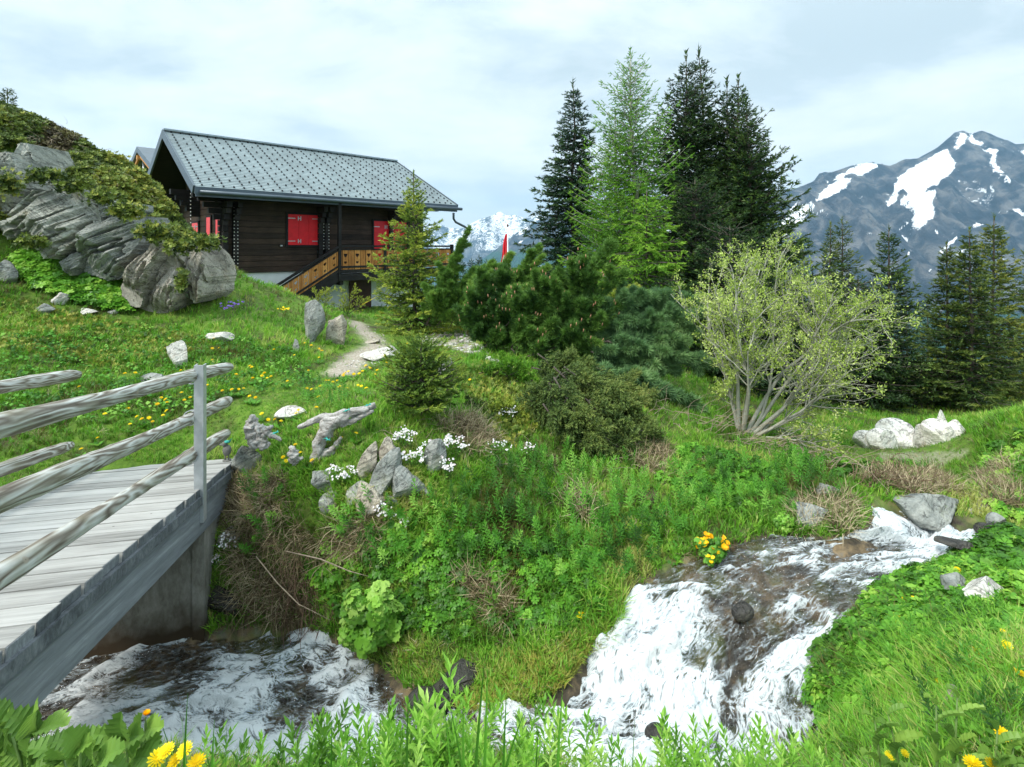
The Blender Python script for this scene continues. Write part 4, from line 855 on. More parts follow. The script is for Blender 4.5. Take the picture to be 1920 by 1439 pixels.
rock('stone', 'pale cracked block in the middle of the stone pile', 716, 936, 61, 90, 'grey_rock', 163, PL, tilt=.15, sub=4)
rock('stone', 'broad grey slab at the right of the stone pile', 757, 950, 72, 68, 'grey_rock', 167, PL, tilt=-.35, sub=4)
rock('stone', 'brown stone behind the top of the stone pile', 724, 880, 48, 54, 'tan_rock', 173, PL)
rock('stone', 'mossy stone at the bottom of the stone pile', 690, 985, 63, 68, 'tan_rock', 179, PL)
rock('stone', 'dark grey stone tilted among the white flowers right of the pile', 815, 888, 48, 61, 'grey_rock', 181, PL, tilt=.3)
rock('stone', 'low grey stone at the left of the stone pile below pale flowers', 608, 935, 50, 47, 'grey_rock', 191, PL)
rock('stone', 'small wedge stone under the pale cracked block', 728, 956, 36, 30, 'grey_rock', 193, PL, tilt=-.5)
rock('stone', 'dark stone wedge at the left foot of the stone pile', 668, 945, 44, 35, 'strata_rock', 197, PL)
rock('stone', 'small grey chip right of the broad slab', 795, 935, 26, 16, 'grey_rock', 199, PL)
rock('stone', 'mossy brown stone beneath the low grey stone', 620, 985, 66, 59, 'strata_rock', 211, PL)
rock('rock', 'dark flat rock in the bank beside the concrete abutment', 425, 1040, 60, 44, 'strata_rock', 223)
rock('rock', 'dark rock at the waterline right of the abutment', 430, 1165, 84, 60, 'wet_rock', 227, Y=4.95, strata=.1)
rock('rock', 'dark hollow rock under the tip of the grassy bank', 850, 1350, 130, 70, 'wet_rock', 229, Y=3.66, strata=.1, sub=4)
rock('rock', 'wet brown rock at the right side of the grassy tip', 1035, 1320, 80, 90, 'wet_rock', 233, Y=3.75)
SR = 'rocks in the stream'
rock('stream_rock', 'long smooth grey rock above the upper white water', 1768, 992, 128, 52, 'grey_rock', 239, SR, Y=4.76, sub=5, cuts=9, rough=.07, strata=.05)
rock('stream_rock', 'small black wet rock in the middle of the rapids', 1394, 1164, 48, 27, 'wet_rock', 241, SR, Y=3.96, cuts=5, rough=.05)
rock('stream_rock', 'flat dark rock at the near edge of the upper white water', 1800, 1034, 64, 18, 'wet_rock', 251, SR, Y=4.3, cuts=6)
rock('stream_rock', 'round grey stone at the far right end of the stream', 1878, 992, 38, 26, 'grey_rock', 257, SR, Y=4.72, cuts=3, rough=.04)
rock('stream_rock', 'reddish stone below the round grey stone at the right end', 1876, 1012, 44, 22, 'wet_rock', 263, SR, Y=4.6, cuts=3, rough=.04)
rock('stream_rock', 'dark stone left of the reddish stone at the right end', 1850, 1004, 32, 20, 'wet_rock', 269, SR, Y=4.66, cuts=3, rough=.04)
rock('stream_rock', 'dark rock breaking the foam at the bottom of the picture', 1240, 1402, 54, 28, 'wet_rock', 271, SR, Y=3.25, cuts=6)
rock('stream_rock', 'low wet stone in the narrow channel at the foot of the grassy tip', 790, 1340, 60, 34, 'wet_rock', 273, SR, Y=3.55, cuts=6)
rock('rock', 'flat grey rock in the grass above the far bank', 1558, 942, 40, 20, 'grey_rock', 277)
rock('rock', 'wet grey rock in the far bank below the flat grey rock', 1528, 988, 66, 34, 'grey_rock', 281, strata=.05)
rock('rock', 'grey stone among the leaves on the near right bank, upper one', 1806, 1125, 70, 46, 'grey_rock', 283)
rock('rock', 'long lichen spotted stone on the near right bank by the edge of the picture', 1868, 1152, 92, 44, 'pale_rock', 293)
rock('rock', 'small grey stone among leaves near the water on the right bank', 1692, 1200, 30, 30, 'grey_rock', 307)
rock('rock', 'tan stone deep in the grass of the near right bank', 1812, 1352, 60, 50, 'tan_rock', 311)
WB_ = 'white boulders in the hollow beyond the stream'
for px, py, w, h, sd_, lb in [(1634,842,42,24,1,'leftmost low white boulder of the heap'),(1664,846,54,28,2,'second white boulder from the left of the heap'),(1702,846,76,38,3,'largest white boulder in the middle of the heap'),
    (1736,842,34,30,4,'brownish boulder behind the middle of the white heap'),(1768,838,56,36,5,'white boulder with a tan flank right of the middle of the heap'),(1732,852,58,22,6,'low grey white boulder at the front of the heap'),
    (1775,842,22,48,7,'upright pointed white slab near the right of the heap'),(1798,836,42,32,8,'rightmost white boulder of the heap')]:
    rock('white_boulder', lb, px, py + (sd_ % 3) * 3, w * 1.15, h * 1.55, 'white_rock' if sd_ not in (4, 6) else 'pale_rock', 400 + sd_, WB_, Y=7.95 - .14 * (sd_ % 3), cat='boulder', cuts=9, rough=.07, sub=4)
rock('rock', 'tiny brown rock between the low white boulders', 1653, 846, 16, 14, 'tan_rock', 421, Y=8.6)
# gravel of the dry path and the slope on the right
def gravel(name, poly, n, smin, smax, mat, yr, seed):
    rg = np.random.default_rng(seed); A = np.array(poly, float); q = rg.uniform(A.min(0), A.max(0), (n * 4, 2)); q = q[inpoly(q[:, 0], q[:, 1], poly)][:n]
    pts = np.array([hit(*a, *yr) for a in q]); b = B(); v, f = ico(1)
    for k in range(3):
        vv = v * (1 + .5 * (fbm(v * 1.7 + k * 5, 2, k) - .5)[:, None]) * [1, .8, .55]; s_ = slice(k, None, 3); m = len(pts[s_])
        fr_ = frames(rdir(m, rg) * [1, 1, .15], None, rg.uniform(smin, smax, m)); b.inst((vv, [f]), pts[s_], fr_, rg.uniform(0, 1, m))
    return tag(b.build(name, mat, smooth=True), kind='stuff')
gravm = leafmat('gravel_stone', [(.18, .17, .15), (.36, .34, .31), (.55, .53, .49)], 0, .9, nsc=5)
gravel('gravel', GRAVEL, 260, .012, .06, gravm, (6.5, 14), 5)
gravel('gravel', [(640,690),(700,655),(690,612),(720,625),(745,660),(700,690)], 120, .008, .03, gravm, (6.5, 14), 6)
gravel('gravel', [(1800,925),(1870,905),(1862,960),(1820,965)], 60, .01, .04, gravm, (4.5, 8), 7)
# bleached driftwood
M['drift'] = weathered('driftwood', [(.02, .018, .016), (.17, .155, .135), (.46, .45, .43), (.68, .68, .66)], (.6, 2.2, 1.6), 10)
def drift(name, label, paths, Y, seed):
    b = B()
    for pts, r in paths:
        pp = np.array([P(a[0], a[1], Y + (a[2] if len(a) > 2 else 0)) for a in pts]); n = 26; ts = np.linspace(0, len(pp) - 1, n)
        q = np.stack([np.interp(ts, range(len(pp)), pp[:, k]) for k in range(3)], 1); q = q + .02 * (np.stack([vn(np.stack([ts * 2 + k * 9, ts * 0, ts * 0], 1), seed) for k in range(3)], 1) - .5)
        b.tube(q, 1.35 * np.interp(ts, [0, n * .0 + (len(pp) - 1) / 2, len(pp) - 1], r), 14, .5, True, .5, seed); seed += 1
    o = b.build(name, M['drift']); return tag(o, label, 'driftwood')
drift('driftwood', 'long twisted bleached driftwood trunk lying above the stone pile', [([(590,868),(600,830),(618,795),(650,778),(705,760,.1)], [.04, .055, .02]), ([(560,800),(600,786),(650,772),(690,768)], [.015, .035, .02]), ([(640,800),(665,786),(700,770)], [.022, .022, .01]), ([(596,860),(622,846),(640,820)], [.035, .03, .01])], 5.25, 3)
drift('driftwood', 'upright grey stump of driftwood near the end of the bridge', [([(478,838),(470,800),(476,778)], [.045, .05, .02]), ([(480,835),(500,808),(512,800)], [.05, .03, .01]), ([(500,842),(490,820),(478,790)], [.04, .035, .02]), ([(486,800),(510,818),(528,826)], [.03, .02, .008])], 5.5, 9)
drift('driftwood', 'short bleached root end left of the stone pile', [([(550,868),(552,850),(545,838)], [.03, .035, .012]), ([(552,866),(566,858)], [.03, .015, .01])], 5.1, 15)
# small garden figures
M['verdigris'] = plain('verdigris', (.02, .32, .27), .5, var=.3); M['figure'] = plain('dark_figure', (.13, .13, .12), .6, var=.3, sc=40)
g = bp(1.05, -.07, 0); fg = thing('bird_figurine', 'small dark bird figurine with a green crest standing on the bridge end', 'figurine', g)
b = B(); v, f = ico(3); s = 1.0
b.add(v * [.045, .04, .06] + g + [0, 0, .115], f); b.add(v * [.03, .03, .03] + g + [-.02, -.01, .185], f); b.add(v * [.03, .012, .01] + g + [-.055, -.015, .18], f)
b.tube([g + [-.015, 0, .07], g + [-.018, 0, .012]], .007, 6); b.tube([g + [.018, 0, .07], g + [.018, 0, .012]], .007, 6); b.tube([g, g + UP * .014], .042, 14)
b.build('body', M['figure'], fg); b = B(); b.add(v * [.038, .03, .014] + g + [.0, -.0, .205], f)
for a in (-.6, 0, .6): b.tube([g + [.02, 0, .2], g + [.05, .02 * a, .235 + .01 * a]], [.01, .002], 5)
b.build('crest', M['verdigris'], fg)
for px, py, lb in [(690,760,'turquoise lizard ornament on the right end of the long driftwood'),(650,770,'turquoise lizard ornament on the middle of the long driftwood'),(614,824,'turquoise lizard ornament on the lower part of the long driftwood'),(516,812,'turquoise lizard ornament on the driftwood stump')]:
    g = P(px, py, 5.1 if px < 620 else 5.2); b = B(); a = RNG.uniform(0, 3); d = np.array([math.cos(a), .3, .25]); d = nrm(d)
    b.tube(np.array([g - d * .04, g - d * .015, g, g + d * .02, g + d * .03]), [.001, .005, .007, .006, .003], 8)
    sd_ = np.cross(d, UP)
    for e_ in (-.015, .02):
        for s_ in (-1, 1): b.tube([g + d * e_, g + d * e_ + sd_ * s_ * .022 + UP * .006, g + d * (e_ + .01) + sd_ * s_ * .03], [.004, .003, .002], 5)
    tag(b.build('lizard_ornament', M['verdigris']), lb, 'ornament', 'turquoise ornaments on the driftwood')
# ---------------------------------------------------------------- trees
def needle_twig(n, ln=.42, w=.05, a=.75, seed=0, spine=True):
    rg = np.random.default_rng(seed); V = []; Fc = []
    for i in range(n):
        x = .02 + .72 * i / n; ph = i * 2.4 + rg.uniform(-.4, .4); aa = a * rg.uniform(.7, 1.2); d = np.array([math.cos(aa), math.sin(aa) * math.cos(ph), math.sin(aa) * math.sin(ph) * .7])
        p = np.array([x, 0, 0]); s = np.cross(d, [math.sin(i * 1.7), math.cos(i * 2.1), .3]); s = s / np.linalg.norm(s) * w; k = len(V)
        V += [p - s, p + s, p + d * ln * rg.uniform(.75, 1.1)]; Fc.append([k, k + 1, k + 2])
    if spine: k = len(V); V += [np.array([0, -w * .7, 0]), np.array([0, w * .7, 0]), np.array([1.05, 0, 0])]; Fc.append([k, k + 1, k + 2])
    return np.array(V), [np.array(Fc)]
def tuft(n, cone=.8, w=.035, seed=0):
    rg = np.random.default_rng(seed); V = []; Fc = []
    for i in range(n):
        aa = cone * math.sqrt((i + .5) / n); ph = i * 2.39996; d = np.array([math.cos(aa), math.sin(aa) * math.cos(ph), math.sin(aa) * math.sin(ph)]); s = np.cross(d, rdir(1, rg)[0]); s = s / np.linalg.norm(s) * w
        x0 = rg.uniform(-.35, .1); k = len(V); V += [np.array([x0, 0, 0]) - s, np.array([x0, 0, 0]) + s, d * rg.uniform(.8, 1.1)]; Fc.append([k, k + 1, k + 2])
    return np.array(V), [np.array(Fc)]
TW = [needle_twig(9, .42, .075, .75, s) for s in range(3)]; TWL = [needle_twig(11, .26, .065, 1.0, s + 5) for s in range(3)]; TF = [tuft(15, 1.0, .085, s) for s in range(3)]
bark = planks_mat('bark', [(.03, .024, .02), (.08, .066, .055), (.17, .15, .13)], sc=2, st=(1, 1, .3)); M['bark'] = bark
M['grey_bark'] = planks_mat('grey_bark', [(.16, .155, .125), (.32, .32, .26), (.48, .48, .41)], sc=2, st=(1, 1, .4))
M['spruce'] = leafmat('spruce_needles', [(.008, .022, .010), (.02, .052, .016), (.055, .11, .022), (.14, .21, .035)], .15)
M['fir'] = leafmat('fir_needles', [(.008, .026, .016), (.02, .056, .028), (.055, .115, .036), (.12, .2, .045)], .15)
M['larch'] = leafmat('larch_needles', [(.025, .08, .015), (.07, .19, .022), (.15, .34, .03), (.28, .48, .05)], .35)
M['young'] = leafmat('young_spruce_needles', [(.03, .065, .015), (.09, .165, .025), (.22, .31, .04), (.38, .43, .06)], .2)
M['olive'] = leafmat('olive_spruce_needles', [(.016, .04, .012), (.05, .095, .022), (.14, .19, .035), (.28, .29, .055)], .18)
M['pine'] = leafmat('pine_needles', [(.02, .058, .018), (.065, .15, .03), (.15, .29, .05), (.3, .44, .09)], .18)
M['blue_pine'] = leafmat('blue_pine_needles', [(.025, .065, .025), (.085, .18, .07), (.17, .31, .11), (.3, .45, .17)], .18)
M['juniper'] = leafmat('juniper_needles', [(.03, .06, .018), (.10, .16, .04), (.21, .27, .065), (.33, .30, .09)], .15)
M['bud'] = plain('pink_bud', (.55, .27, .17), .7, var=.15)
def conifer_parts(H, R, seed, prof=.8, c_top=.5, c_bot=-.35, c2=.3, whorl=.24, nb=7, tw=.2, sub=.13, T=TW, clear=.0, wob=.22, hang=0., tints=(.15, .5), tr=.013, lean=0, tipspike=1, asym=None, dens=1.0):
    rg = np.random.default_rng(seed); tb = B(); n = 14; tz = np.linspace(-.25, H * .985, n)
    bend = lean * (tz / H) ** 2; cx = .02 * H * (vn(np.stack([tz * .5 + seed, tz * 0, tz * 0], 1), seed) - .5) + bend
    tb.tube(np.stack([cx, cx * .3, tz], 1), np.linspace(tr * H, .006, n) + .004, 8)
    pos = []; dr = []; sc = []; tn = []
    z = clear * H + .1
    while z < H * .945:
        f = z / H; Rl = R * 1.12 * ((1 - f) ** prof * .985 + .015)
        k_n = max(3, int(round(nb * (.75 + .5 * rg.random()))))
        a0 = rg.uniform(0, 6.28)
        for k in range(k_n):
            az = a0 + k * 6.283 / k_n + rg.uniform(-.35, .35); L = Rl * rg.uniform(1 - wob * 1.6, 1 + wob)
            if asym is not None: L *= 1 + asym * math.cos(az)
            if L < .05: L = .05
            twf = tw * (.5 + .5 * min(1, (1 - f) * 3.2)); d = np.array([math.cos(az), math.sin(az), 0]); c1 = c_bot + (c_top - c_bot) * f ** 1.5 + rg.uniform(-.12, .12); z0 = z + rg.uniform(-.5, .5) * whorl
            ns = max(2, int(L / sub)); s = (np.arange(ns) + rg.uniform(.2, .8)) / ns
            xz0 = np.array([np.interp(z0, tz, cx), np.interp(z0, tz, cx) * .3, z0])
            pt = xz0 + d * (L * s)[:, None] + UP * (L * (c1 * s + c2 * s * s))[:, None]
            tg = nrm(d[None] + UP * (c1 + 2 * c2 * s)[:, None])
            if L > .35: ss = np.linspace(0, 1, 5); tb.tube(xz0 + d * (L * ss)[:, None] + UP * (L * (c1 * ss + c2 * ss * ss))[:, None], np.linspace(.006 + .009 * L, .003, 5), 4, cap=False)
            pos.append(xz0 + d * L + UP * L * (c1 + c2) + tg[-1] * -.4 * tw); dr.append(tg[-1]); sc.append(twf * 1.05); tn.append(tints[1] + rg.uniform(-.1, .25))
            for sd_ in (-1, 1):
                sl = (L * .42 * (1 - s) ** .8 * np.minimum(1, s * 4 + .25) + .05) * rg.uniform(.6, 1.25, ns)
                per = np.cross(tg, UP) * sd_; sdv = nrm(tg * .65 + per * .9 + UP * rg.uniform(-.25, .12, (ns, 1)) - UP * hang)
                for i in range(ns):
                    if rg.random() > dens: continue
                    m = max(1, int(sl[i] / (tw * .62))); j = (np.arange(m) + .4) / m
                    for jj in j:
                        q = pt[i] + sdv[i] * sl[i] * jj - UP * hang * .35 * sl[i] * jj * jj
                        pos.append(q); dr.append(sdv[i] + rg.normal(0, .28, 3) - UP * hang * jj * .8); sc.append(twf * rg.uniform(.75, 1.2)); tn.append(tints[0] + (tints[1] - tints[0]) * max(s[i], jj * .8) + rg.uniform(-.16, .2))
        z += whorl * (.8 + .4 * rg.random()) * (1 - .45 * f)
    if tipspike: pos.append(np.array([cx[-1], cx[-1] * .3, H * .965])); dr.append(UP); sc.append(.045 * H + .04); tn.append(.5)
    pos = np.array(pos); dr = np.array(dr, float); sc = np.array(sc); tn = np.array(tn); cb_ = B()
    for k in range(len(T)):
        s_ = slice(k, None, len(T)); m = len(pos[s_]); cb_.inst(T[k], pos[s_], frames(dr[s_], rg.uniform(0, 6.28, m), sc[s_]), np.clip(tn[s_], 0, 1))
    return tb, cb_
def tree(name, label, cat, px, py, Y, R, seed, mat, group=None, base=None, bark_='bark', **kw):
    x = (px - CX) / F * Y; zt_ = (HY - py) / F * Y; gz = height(x, Y)[0] if base is None else base
    H = zt_ - gz; r = thing(name, label, cat, (x, Y, gz), group)
    tb, cb_ = conifer_parts(H, R, seed, **kw)
    for b_, nm, mm in ((tb, 'trunk', bark_), (cb_, 'crown', mat)):
        o = b_.build(nm, M[mm], None, nm == 'trunk'); o.parent = r
    return r
TG = 'tall conifers in the middle of the picture'
tree('fir_tree', 'slim dark fir, leftmost of the tall conifers right of the flagpole', 'tree', 1075, 150, 16, 1.6, 1, 'fir', TG, prof=.85, c_top=.25, c_bot=-.45, c2=.22, whorl=.24, nb=9, tw=.23, wob=.25, asym=-.12)
tree('larch_tree', 'light green feathery larch between the slim fir and the dark spruces', 'tree', 1187, 92, 14, 1.75, 2, 'larch', TG, prof=.7, c_top=.75, c_bot=-.1, c2=.28, whorl=.2, nb=8, tw=.19, T=TWL, wob=.35, hang=.25, tints=(.25, .65), dens=.9, tr=.012, bark_='grey_bark')
tree('larch_tree', 'shorter second stem of light green larch just left of the tall larch', 'tree', 1150, 205, 14.4, 1.45, 3, 'larch', TG, prof=.7, c_top=.7, c_bot=-.1, c2=.28, whorl=.22, nb=7, tw=.19, T=TWL, wob=.35, hang=.25, tints=(.35, .75), dens=.85, tr=.01, bark_='grey_bark')
tree('larch_tree', 'low bright green larch with drooping sprays in front of the tall larch', 'tree', 1210, 350, 12.2, 1.3, 4, 'larch', TG, prof=.75, c_top=.5, c_bot=-.1, c2=-.12, whorl=.2, nb=8, tw=.2, T=TWL, wob=.4, hang=.35, tints=(.4, .85), dens=1, tr=.008)
tree('spruce_tree', 'tallest dark spruce, its left tip right of the larch', 'tree', 1283, 95, 16, 2.1, 5, 'spruce', TG, prof=.85, tw=.23, c_top=.45, c_bot=-.4, c2=.3, nb=7, wob=.3)
tree('spruce_tree', 'dark spruce whose slim tip rises close to the tallest tip', 'tree', 1313, 88, 16.6, 2.1, 6, 'spruce', TG, prof=.9, tw=.23, c_top=.5, c_bot=-.4, c2=.3, nb=6, wob=.3)
tree('spruce_tree', 'dark spruce with a thin tip, third from the right of the tall group', 'tree', 1361, 146, 16.3, 2.0, 7, 'spruce', TG, prof=.85, tw=.23, c_top=.5, c_bot=-.4, c2=.3, nb=6, wob=.3)
tree('spruce_tree', 'dark spruce with a bare-tipped leader, second from the right of the tall group', 'tree', 1380, 140, 15.6, 2.0, 8, 'spruce', TG, prof=.88, tw=.23, c_top=.55, c_bot=-.35, c2=.32, nb=6, wob=.3)
tree('spruce_tree', 'rightmost dark spruce of the tall group with long lower boughs', 'tree', 1403, 186, 15, 2.0, 9, 'spruce', TG, prof=.8, tw=.22, c_top=.55, c_bot=-.35, c2=.32, nb=7, wob=.3, tints=(.2, .6), asym=.1)
tree('spruce_tree', 'dense dark spruce low behind the willow bush under the tall tips', 'tree', 1300, 330, 13.2, 1.7, 10, 'spruce', TG, prof=.5, nb=8, wob=.3, c_top=.2, c_bot=-.35)
tree('spruce_tree', 'low dark spruce behind the right end of the wind-bent pines', 'tree', 1235, 520, 11.8, 1.5, 11, 'spruce', TG, prof=.5, nb=8, wob=.3, c_top=.2, c_bot=-.3, tints=(.1, .5))
tree('spruce_tree', 'dark spruce filling the dark ground left of the willow stems', 'tree', 1370, 420, 11.6, 1.4, 12, 'spruce', TG, prof=.45, nb=8, wob=.3, c_top=.2, c_bot=-.3, tints=(.1, .4))
RG_ = 'spruces behind the willow and white boulders'
tree('spruce_tree', 'thin olive spruce tip showing above the willow bush, left one', 'tree', 1555, 418, 20, .9, 21, 'olive', RG_, prof=.85, nb=6, wob=.3)
tree('spruce_tree', 'thin olive spruce tip showing above the willow bush, right one', 'tree', 1579, 408, 20.5, 1.1, 22, 'olive', RG_, prof=.65, nb=6, wob=.3)
tree('spruce_tree', 'small yellowish spruce tip above the willow left of the two thin tips', 'tree', 1505, 455, 17, .7, 27, 'olive', RG_, prof=.7, nb=6, wob=.3, tints=(.3, .7))
tree('spruce_tree', 'single dark spruce standing between the willow and the right group', 'tree', 1667, 424, 15, 1.05, 23, 'spruce', RG_, prof=.8, nb=7, wob=.28, tints=(.2, .6))
tree('spruce_tree', 'left spruce of the group at the right edge', 'tree', 1776, 456, 13.5, .8, 24, 'olive', RG_, prof=.95, nb=8, wob=.28, clear=.06, whorl=.21)
tree('spruce_tree', 'middle spruce of the group at the right edge', 'tree', 1820, 428, 13.0, .95, 25, 'olive', RG_, prof=.95, nb=8, wob=.28, clear=.08, whorl=.21)
tree('spruce_tree', 'right spruce of the group at the right edge with brownish top', 'tree', 1863, 403, 14, 1.1, 26, 'olive', RG_, prof=.95, nb=8, wob=.3, tints=(.25, .7), whorl=.21)
tree('spruce_tree', 'spruce cut by the right edge of the picture behind the group', 'tree', 1950, 450, 15, 1.1, 28, 'olive', RG_, prof=.55, nb=7, wob=.3)
tree('spruce_tree', 'low dark spruce between the single spruce and the right group', 'tree', 1728, 690, 14, .9, 29, 'spruce', RG_, prof=.45, nb=8, wob=.3, c_top=.2)
tree('spruce_tree', 'short dark spruce behind the right half of the willow bush', 'tree', 1610, 520, 14.5, 1.5, 30, 'spruce', RG_, prof=.5, nb=8, wob=.3, c_top=.2)
tree('spruce_tree', 'short dark spruce behind the middle of the willow bush', 'tree', 1480, 560, 12.5, 1.35, 31, 'spruce', RG_, prof=.5, nb=8, wob=.3, c_top=.2)
tree('spruce_tree', 'yellow green young spruce standing in front of the chalet balcony', 'tree', 775, 322, 12.6, 1.1, 13, 'young', None, prof=1.0, c_top=.35, c_bot=-.3, c2=.34, nb=8, tw=.17, sub=.09, wob=.35, whorl=.21, tints=(.15, .8), base=-2.05)
tree('spruce_tree', 'little bushy spruce beside the path above the driftwood', 'tree', 790, 640, 5.7, .42, 14, 'young', None, prof=.55, c_top=.9, c_bot=.2, c2=.1, nb=8, tw=.095, sub=.055, wob=.3, whorl=.06, tints=(.1, .55), tr=.02)
tree('spruce_tree', 'tiny spruce on top of the shrubby hill at the left edge', 'tree', 14, 168, 12.5, .18, 15, 'olive', None, prof=.5, c_top=.6, c_bot=.2, c2=.2, nb=5, tw=.09, sub=.07, whorl=.09)
# a distant belt of spruces beyond the lawn
tb, cb_ = conifer_parts(9, 1.7, 77, nb=6, tw=.4, sub=.3, whorl=.5)
src = thing('spruce_tree', 'x', 'tree', (0, 0, 0)); to = tb.build('trunk', M['bark']); to.parent = src; co_ = cb_.build('crown', M['fir'], None, False); co_.parent = src
far_t = [(868,488,60),(884,484,66),(899,478,58),(912,486,62),(926,482,64),(940,492,58),(1490,500,55),(1530,520,50),(976,496,60),(1700,540,48),(1740,560,44),(1600,560,50)]
for k, (px, py, Y) in enumerate(far_t):
    if k == 0: r = src
    else:
        r = src.copy(); COL.objects.link(r)
        for ch in (to, co_): c = ch.copy(); COL.objects.link(c); c.parent = r
    x = (px - CX) / F * Y; z = (HY - py) / F * Y; s = RNG.uniform(.8, 1.25); r.location = (x, Y, z - 9 * s); r.scale = (s, s, s); r.rotation_euler = (0, 0, RNG.uniform(0, 6))
    od = ['first', 'second', 'third', 'fourth', 'fifth', 'sixth', 'seventh']; left = px < 1000
    rk = sorted(a[0] for a in far_t if (a[0] < 1000) == left).index(px)
    tag(r, (od[rk] + ' from the left of the small dark distant spruces beyond the lawn') if left else (od[rk] + ' from the left of the small distant spruces on the slope behind the willow bush'), 'tree', 'distant spruces')

# ---------------------------------------------------------------- wind-bent pines, juniper
def plumes(bm, ps, Y0, n, T, size, seed, kids=7, ext=1.0, spread=1.0, upb=.35, tints=(.15, .7), limb=None, buds=None):
    rg = np.random.default_rng(seed); segs = []
    for p in ps:
        a, c, r = p[:3]; Ya = Y0 + (p[3] if len(p) > 3 else 0); A = P(a[0], a[1], Ya); C = P(c[0], c[1], Ya - .0 + (p[4] if len(p) > 4 else 0)); r = r * Ya / F; ax = nrm(C - A); L = np.linalg.norm(C - A) * ext; C = A + ax * L
        if limb is not None: limb.tube(np.array([A - ax * .02, A + ax * L * .45 + UP * -.05 * L, C - ax * .35 * L]), [.008 + .004 * L, .006 + .002 * L, .0015], 6)
        segs.append((A + ax * L * .1, C, r * .55, L))
        for k in range(kids):
            s = rg.uniform(.05, .95); o = rdir(1, rg)[0]; o = o - ax * (o @ ax); o = nrm(o); q = A + ax * L * s
            e_ = q + nrm(ax * .8 + o * spread + UP * .15) * r * rg.uniform(.9, 1.7) * (.65 + .6 * math.sin(3.1 * min(1, s + .15))); segs.append((q, e_, r * .30, np.linalg.norm(e_ - q)))
            if limb is not None: limb.tube(np.array([q, q + (e_ - q) * .4 + o * .02, q + (e_ - q) * .7]), [.007, .005, .001], 4, cap=False)
    W_ = np.array([s[3] * s[2] for s in segs]); cnt = np.maximum(4, (n * W_ / W_.sum()).astype(int)); pos = []; dr = []; tn = []; tips = []
    for (A, C, r, L), m in zip(segs, cnt):
        ax = nrm(C - A); s = rg.uniform(0, 1, m) ** .8; o = rdir(m, rg); o = o - ax * (o @ ax)[:, None]; o = nrm(o); rr = r * np.sqrt(rg.uniform(.05, 1, m)) * (1.05 - .75 * s)
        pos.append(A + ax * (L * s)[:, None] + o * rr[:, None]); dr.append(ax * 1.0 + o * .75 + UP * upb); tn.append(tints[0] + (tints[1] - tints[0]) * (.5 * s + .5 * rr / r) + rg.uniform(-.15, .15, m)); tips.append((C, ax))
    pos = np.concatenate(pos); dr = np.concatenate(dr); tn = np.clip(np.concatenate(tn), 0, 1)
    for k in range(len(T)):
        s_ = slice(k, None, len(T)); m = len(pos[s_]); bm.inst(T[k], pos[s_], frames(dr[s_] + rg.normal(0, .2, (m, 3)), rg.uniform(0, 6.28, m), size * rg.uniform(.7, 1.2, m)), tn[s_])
    if buds is not None:
        for C, ax in tips:
            if rg.random() < .8:
                for _ in range(2): q = C + rg.normal(0, .04, 3); buds.tube([q, q + nrm(ax * .4 + UP) * .05], [.009, .004], 5)
def bush(name, label, cat, Y, ps, n, T, size, seed, mat, group=None, buds=False, basepx=None, **kw):
    g = hit(*basepx) if basepx is not None else P(ps[0][0][0], ps[0][0][1], Y)
    r = thing(name, label, cat, g, group); b = B(); l = B(); bu = B() if buds else None
    plumes(b, ps, Y, n, T, size, seed, limb=l, buds=bu, **kw)
    l.build('branches', M['bark'], r); b.build('foliage', M[mat], r, False)
    if buds: tag(bu.build('buds', M['bud'], r), kind='stuff')
    return r
WP = 'wind-bent mountain pines beyond the path'
bush('pine_shrub', 'big wind-bent mountain pine sweeping up to the right with pink candles', 'pine', 8.6, [((985,668),(1110,505),40),((975,665),(1075,525),40,.2),((960,650),(1030,540),38,.1),((990,660),(1130,545),36),((1000,660),(1128,590),36,-.1),((985,670),(1100,620),40,-.2),((965,660),(1010,585),44,.1),((1000,680),(1090,655),34,-.1),((1010,640),(1060,585),50,.1),((950,610),(985,560),26,.1),((960,655),(1000,690),26)], 10000, TF, .09, 1, 'pine', WP, True, (990, 690), kids=11, tints=(.05, .8), spread=1.2, ext=1.2)
bush('pine_shrub', 'dark upright mountain pine with pink candles left of the big wind-bent one', 'pine', 9.0, [((920,650),(905,530),34),((925,640),(940,525),30,.1),((915,640),(885,560),28),((930,655),(950,580),32,-.1),((910,650),(935,620),30,-.1),((900,640),(890,600),26)], 5000, TF, .085, 2, 'pine', WP, True, (925, 655), kids=8, tints=(.0, .65), ext=1.1)
bush('pine_shrub', 'pale green mountain pine sweeping right below the red flag', 'pine', 10.6, [((900,600),(990,490),24),((890,590),(945,500),22),((905,600),(1003,520),24),((880,585),(915,510),22),((900,590),(960,545),30),((870,600),(900,540),26),((930,580),(1000,500),20,.3)], 5200, TF, .085, 3, 'pine', WP, False, (900, 620), kids=8, tints=(.3, .9), ext=1.15)
bush('pine_shrub', 'mountain pine with a bare curved stem right of the young spruce', 'pine', 11.6, [((800,610),(868,455),16),((810,600),(845,500),24),((820,610),(880,520),26),((815,600),(830,545),28),((845,610),(870,560),30),((800,605),(820,570),26),((850,600),(895,600),22),((840,590),(860,470),14)], 5200, TF, .09, 4, 'pine', WP, False, (805, 625), kids=8, tints=(.2, .8), ext=1.08)
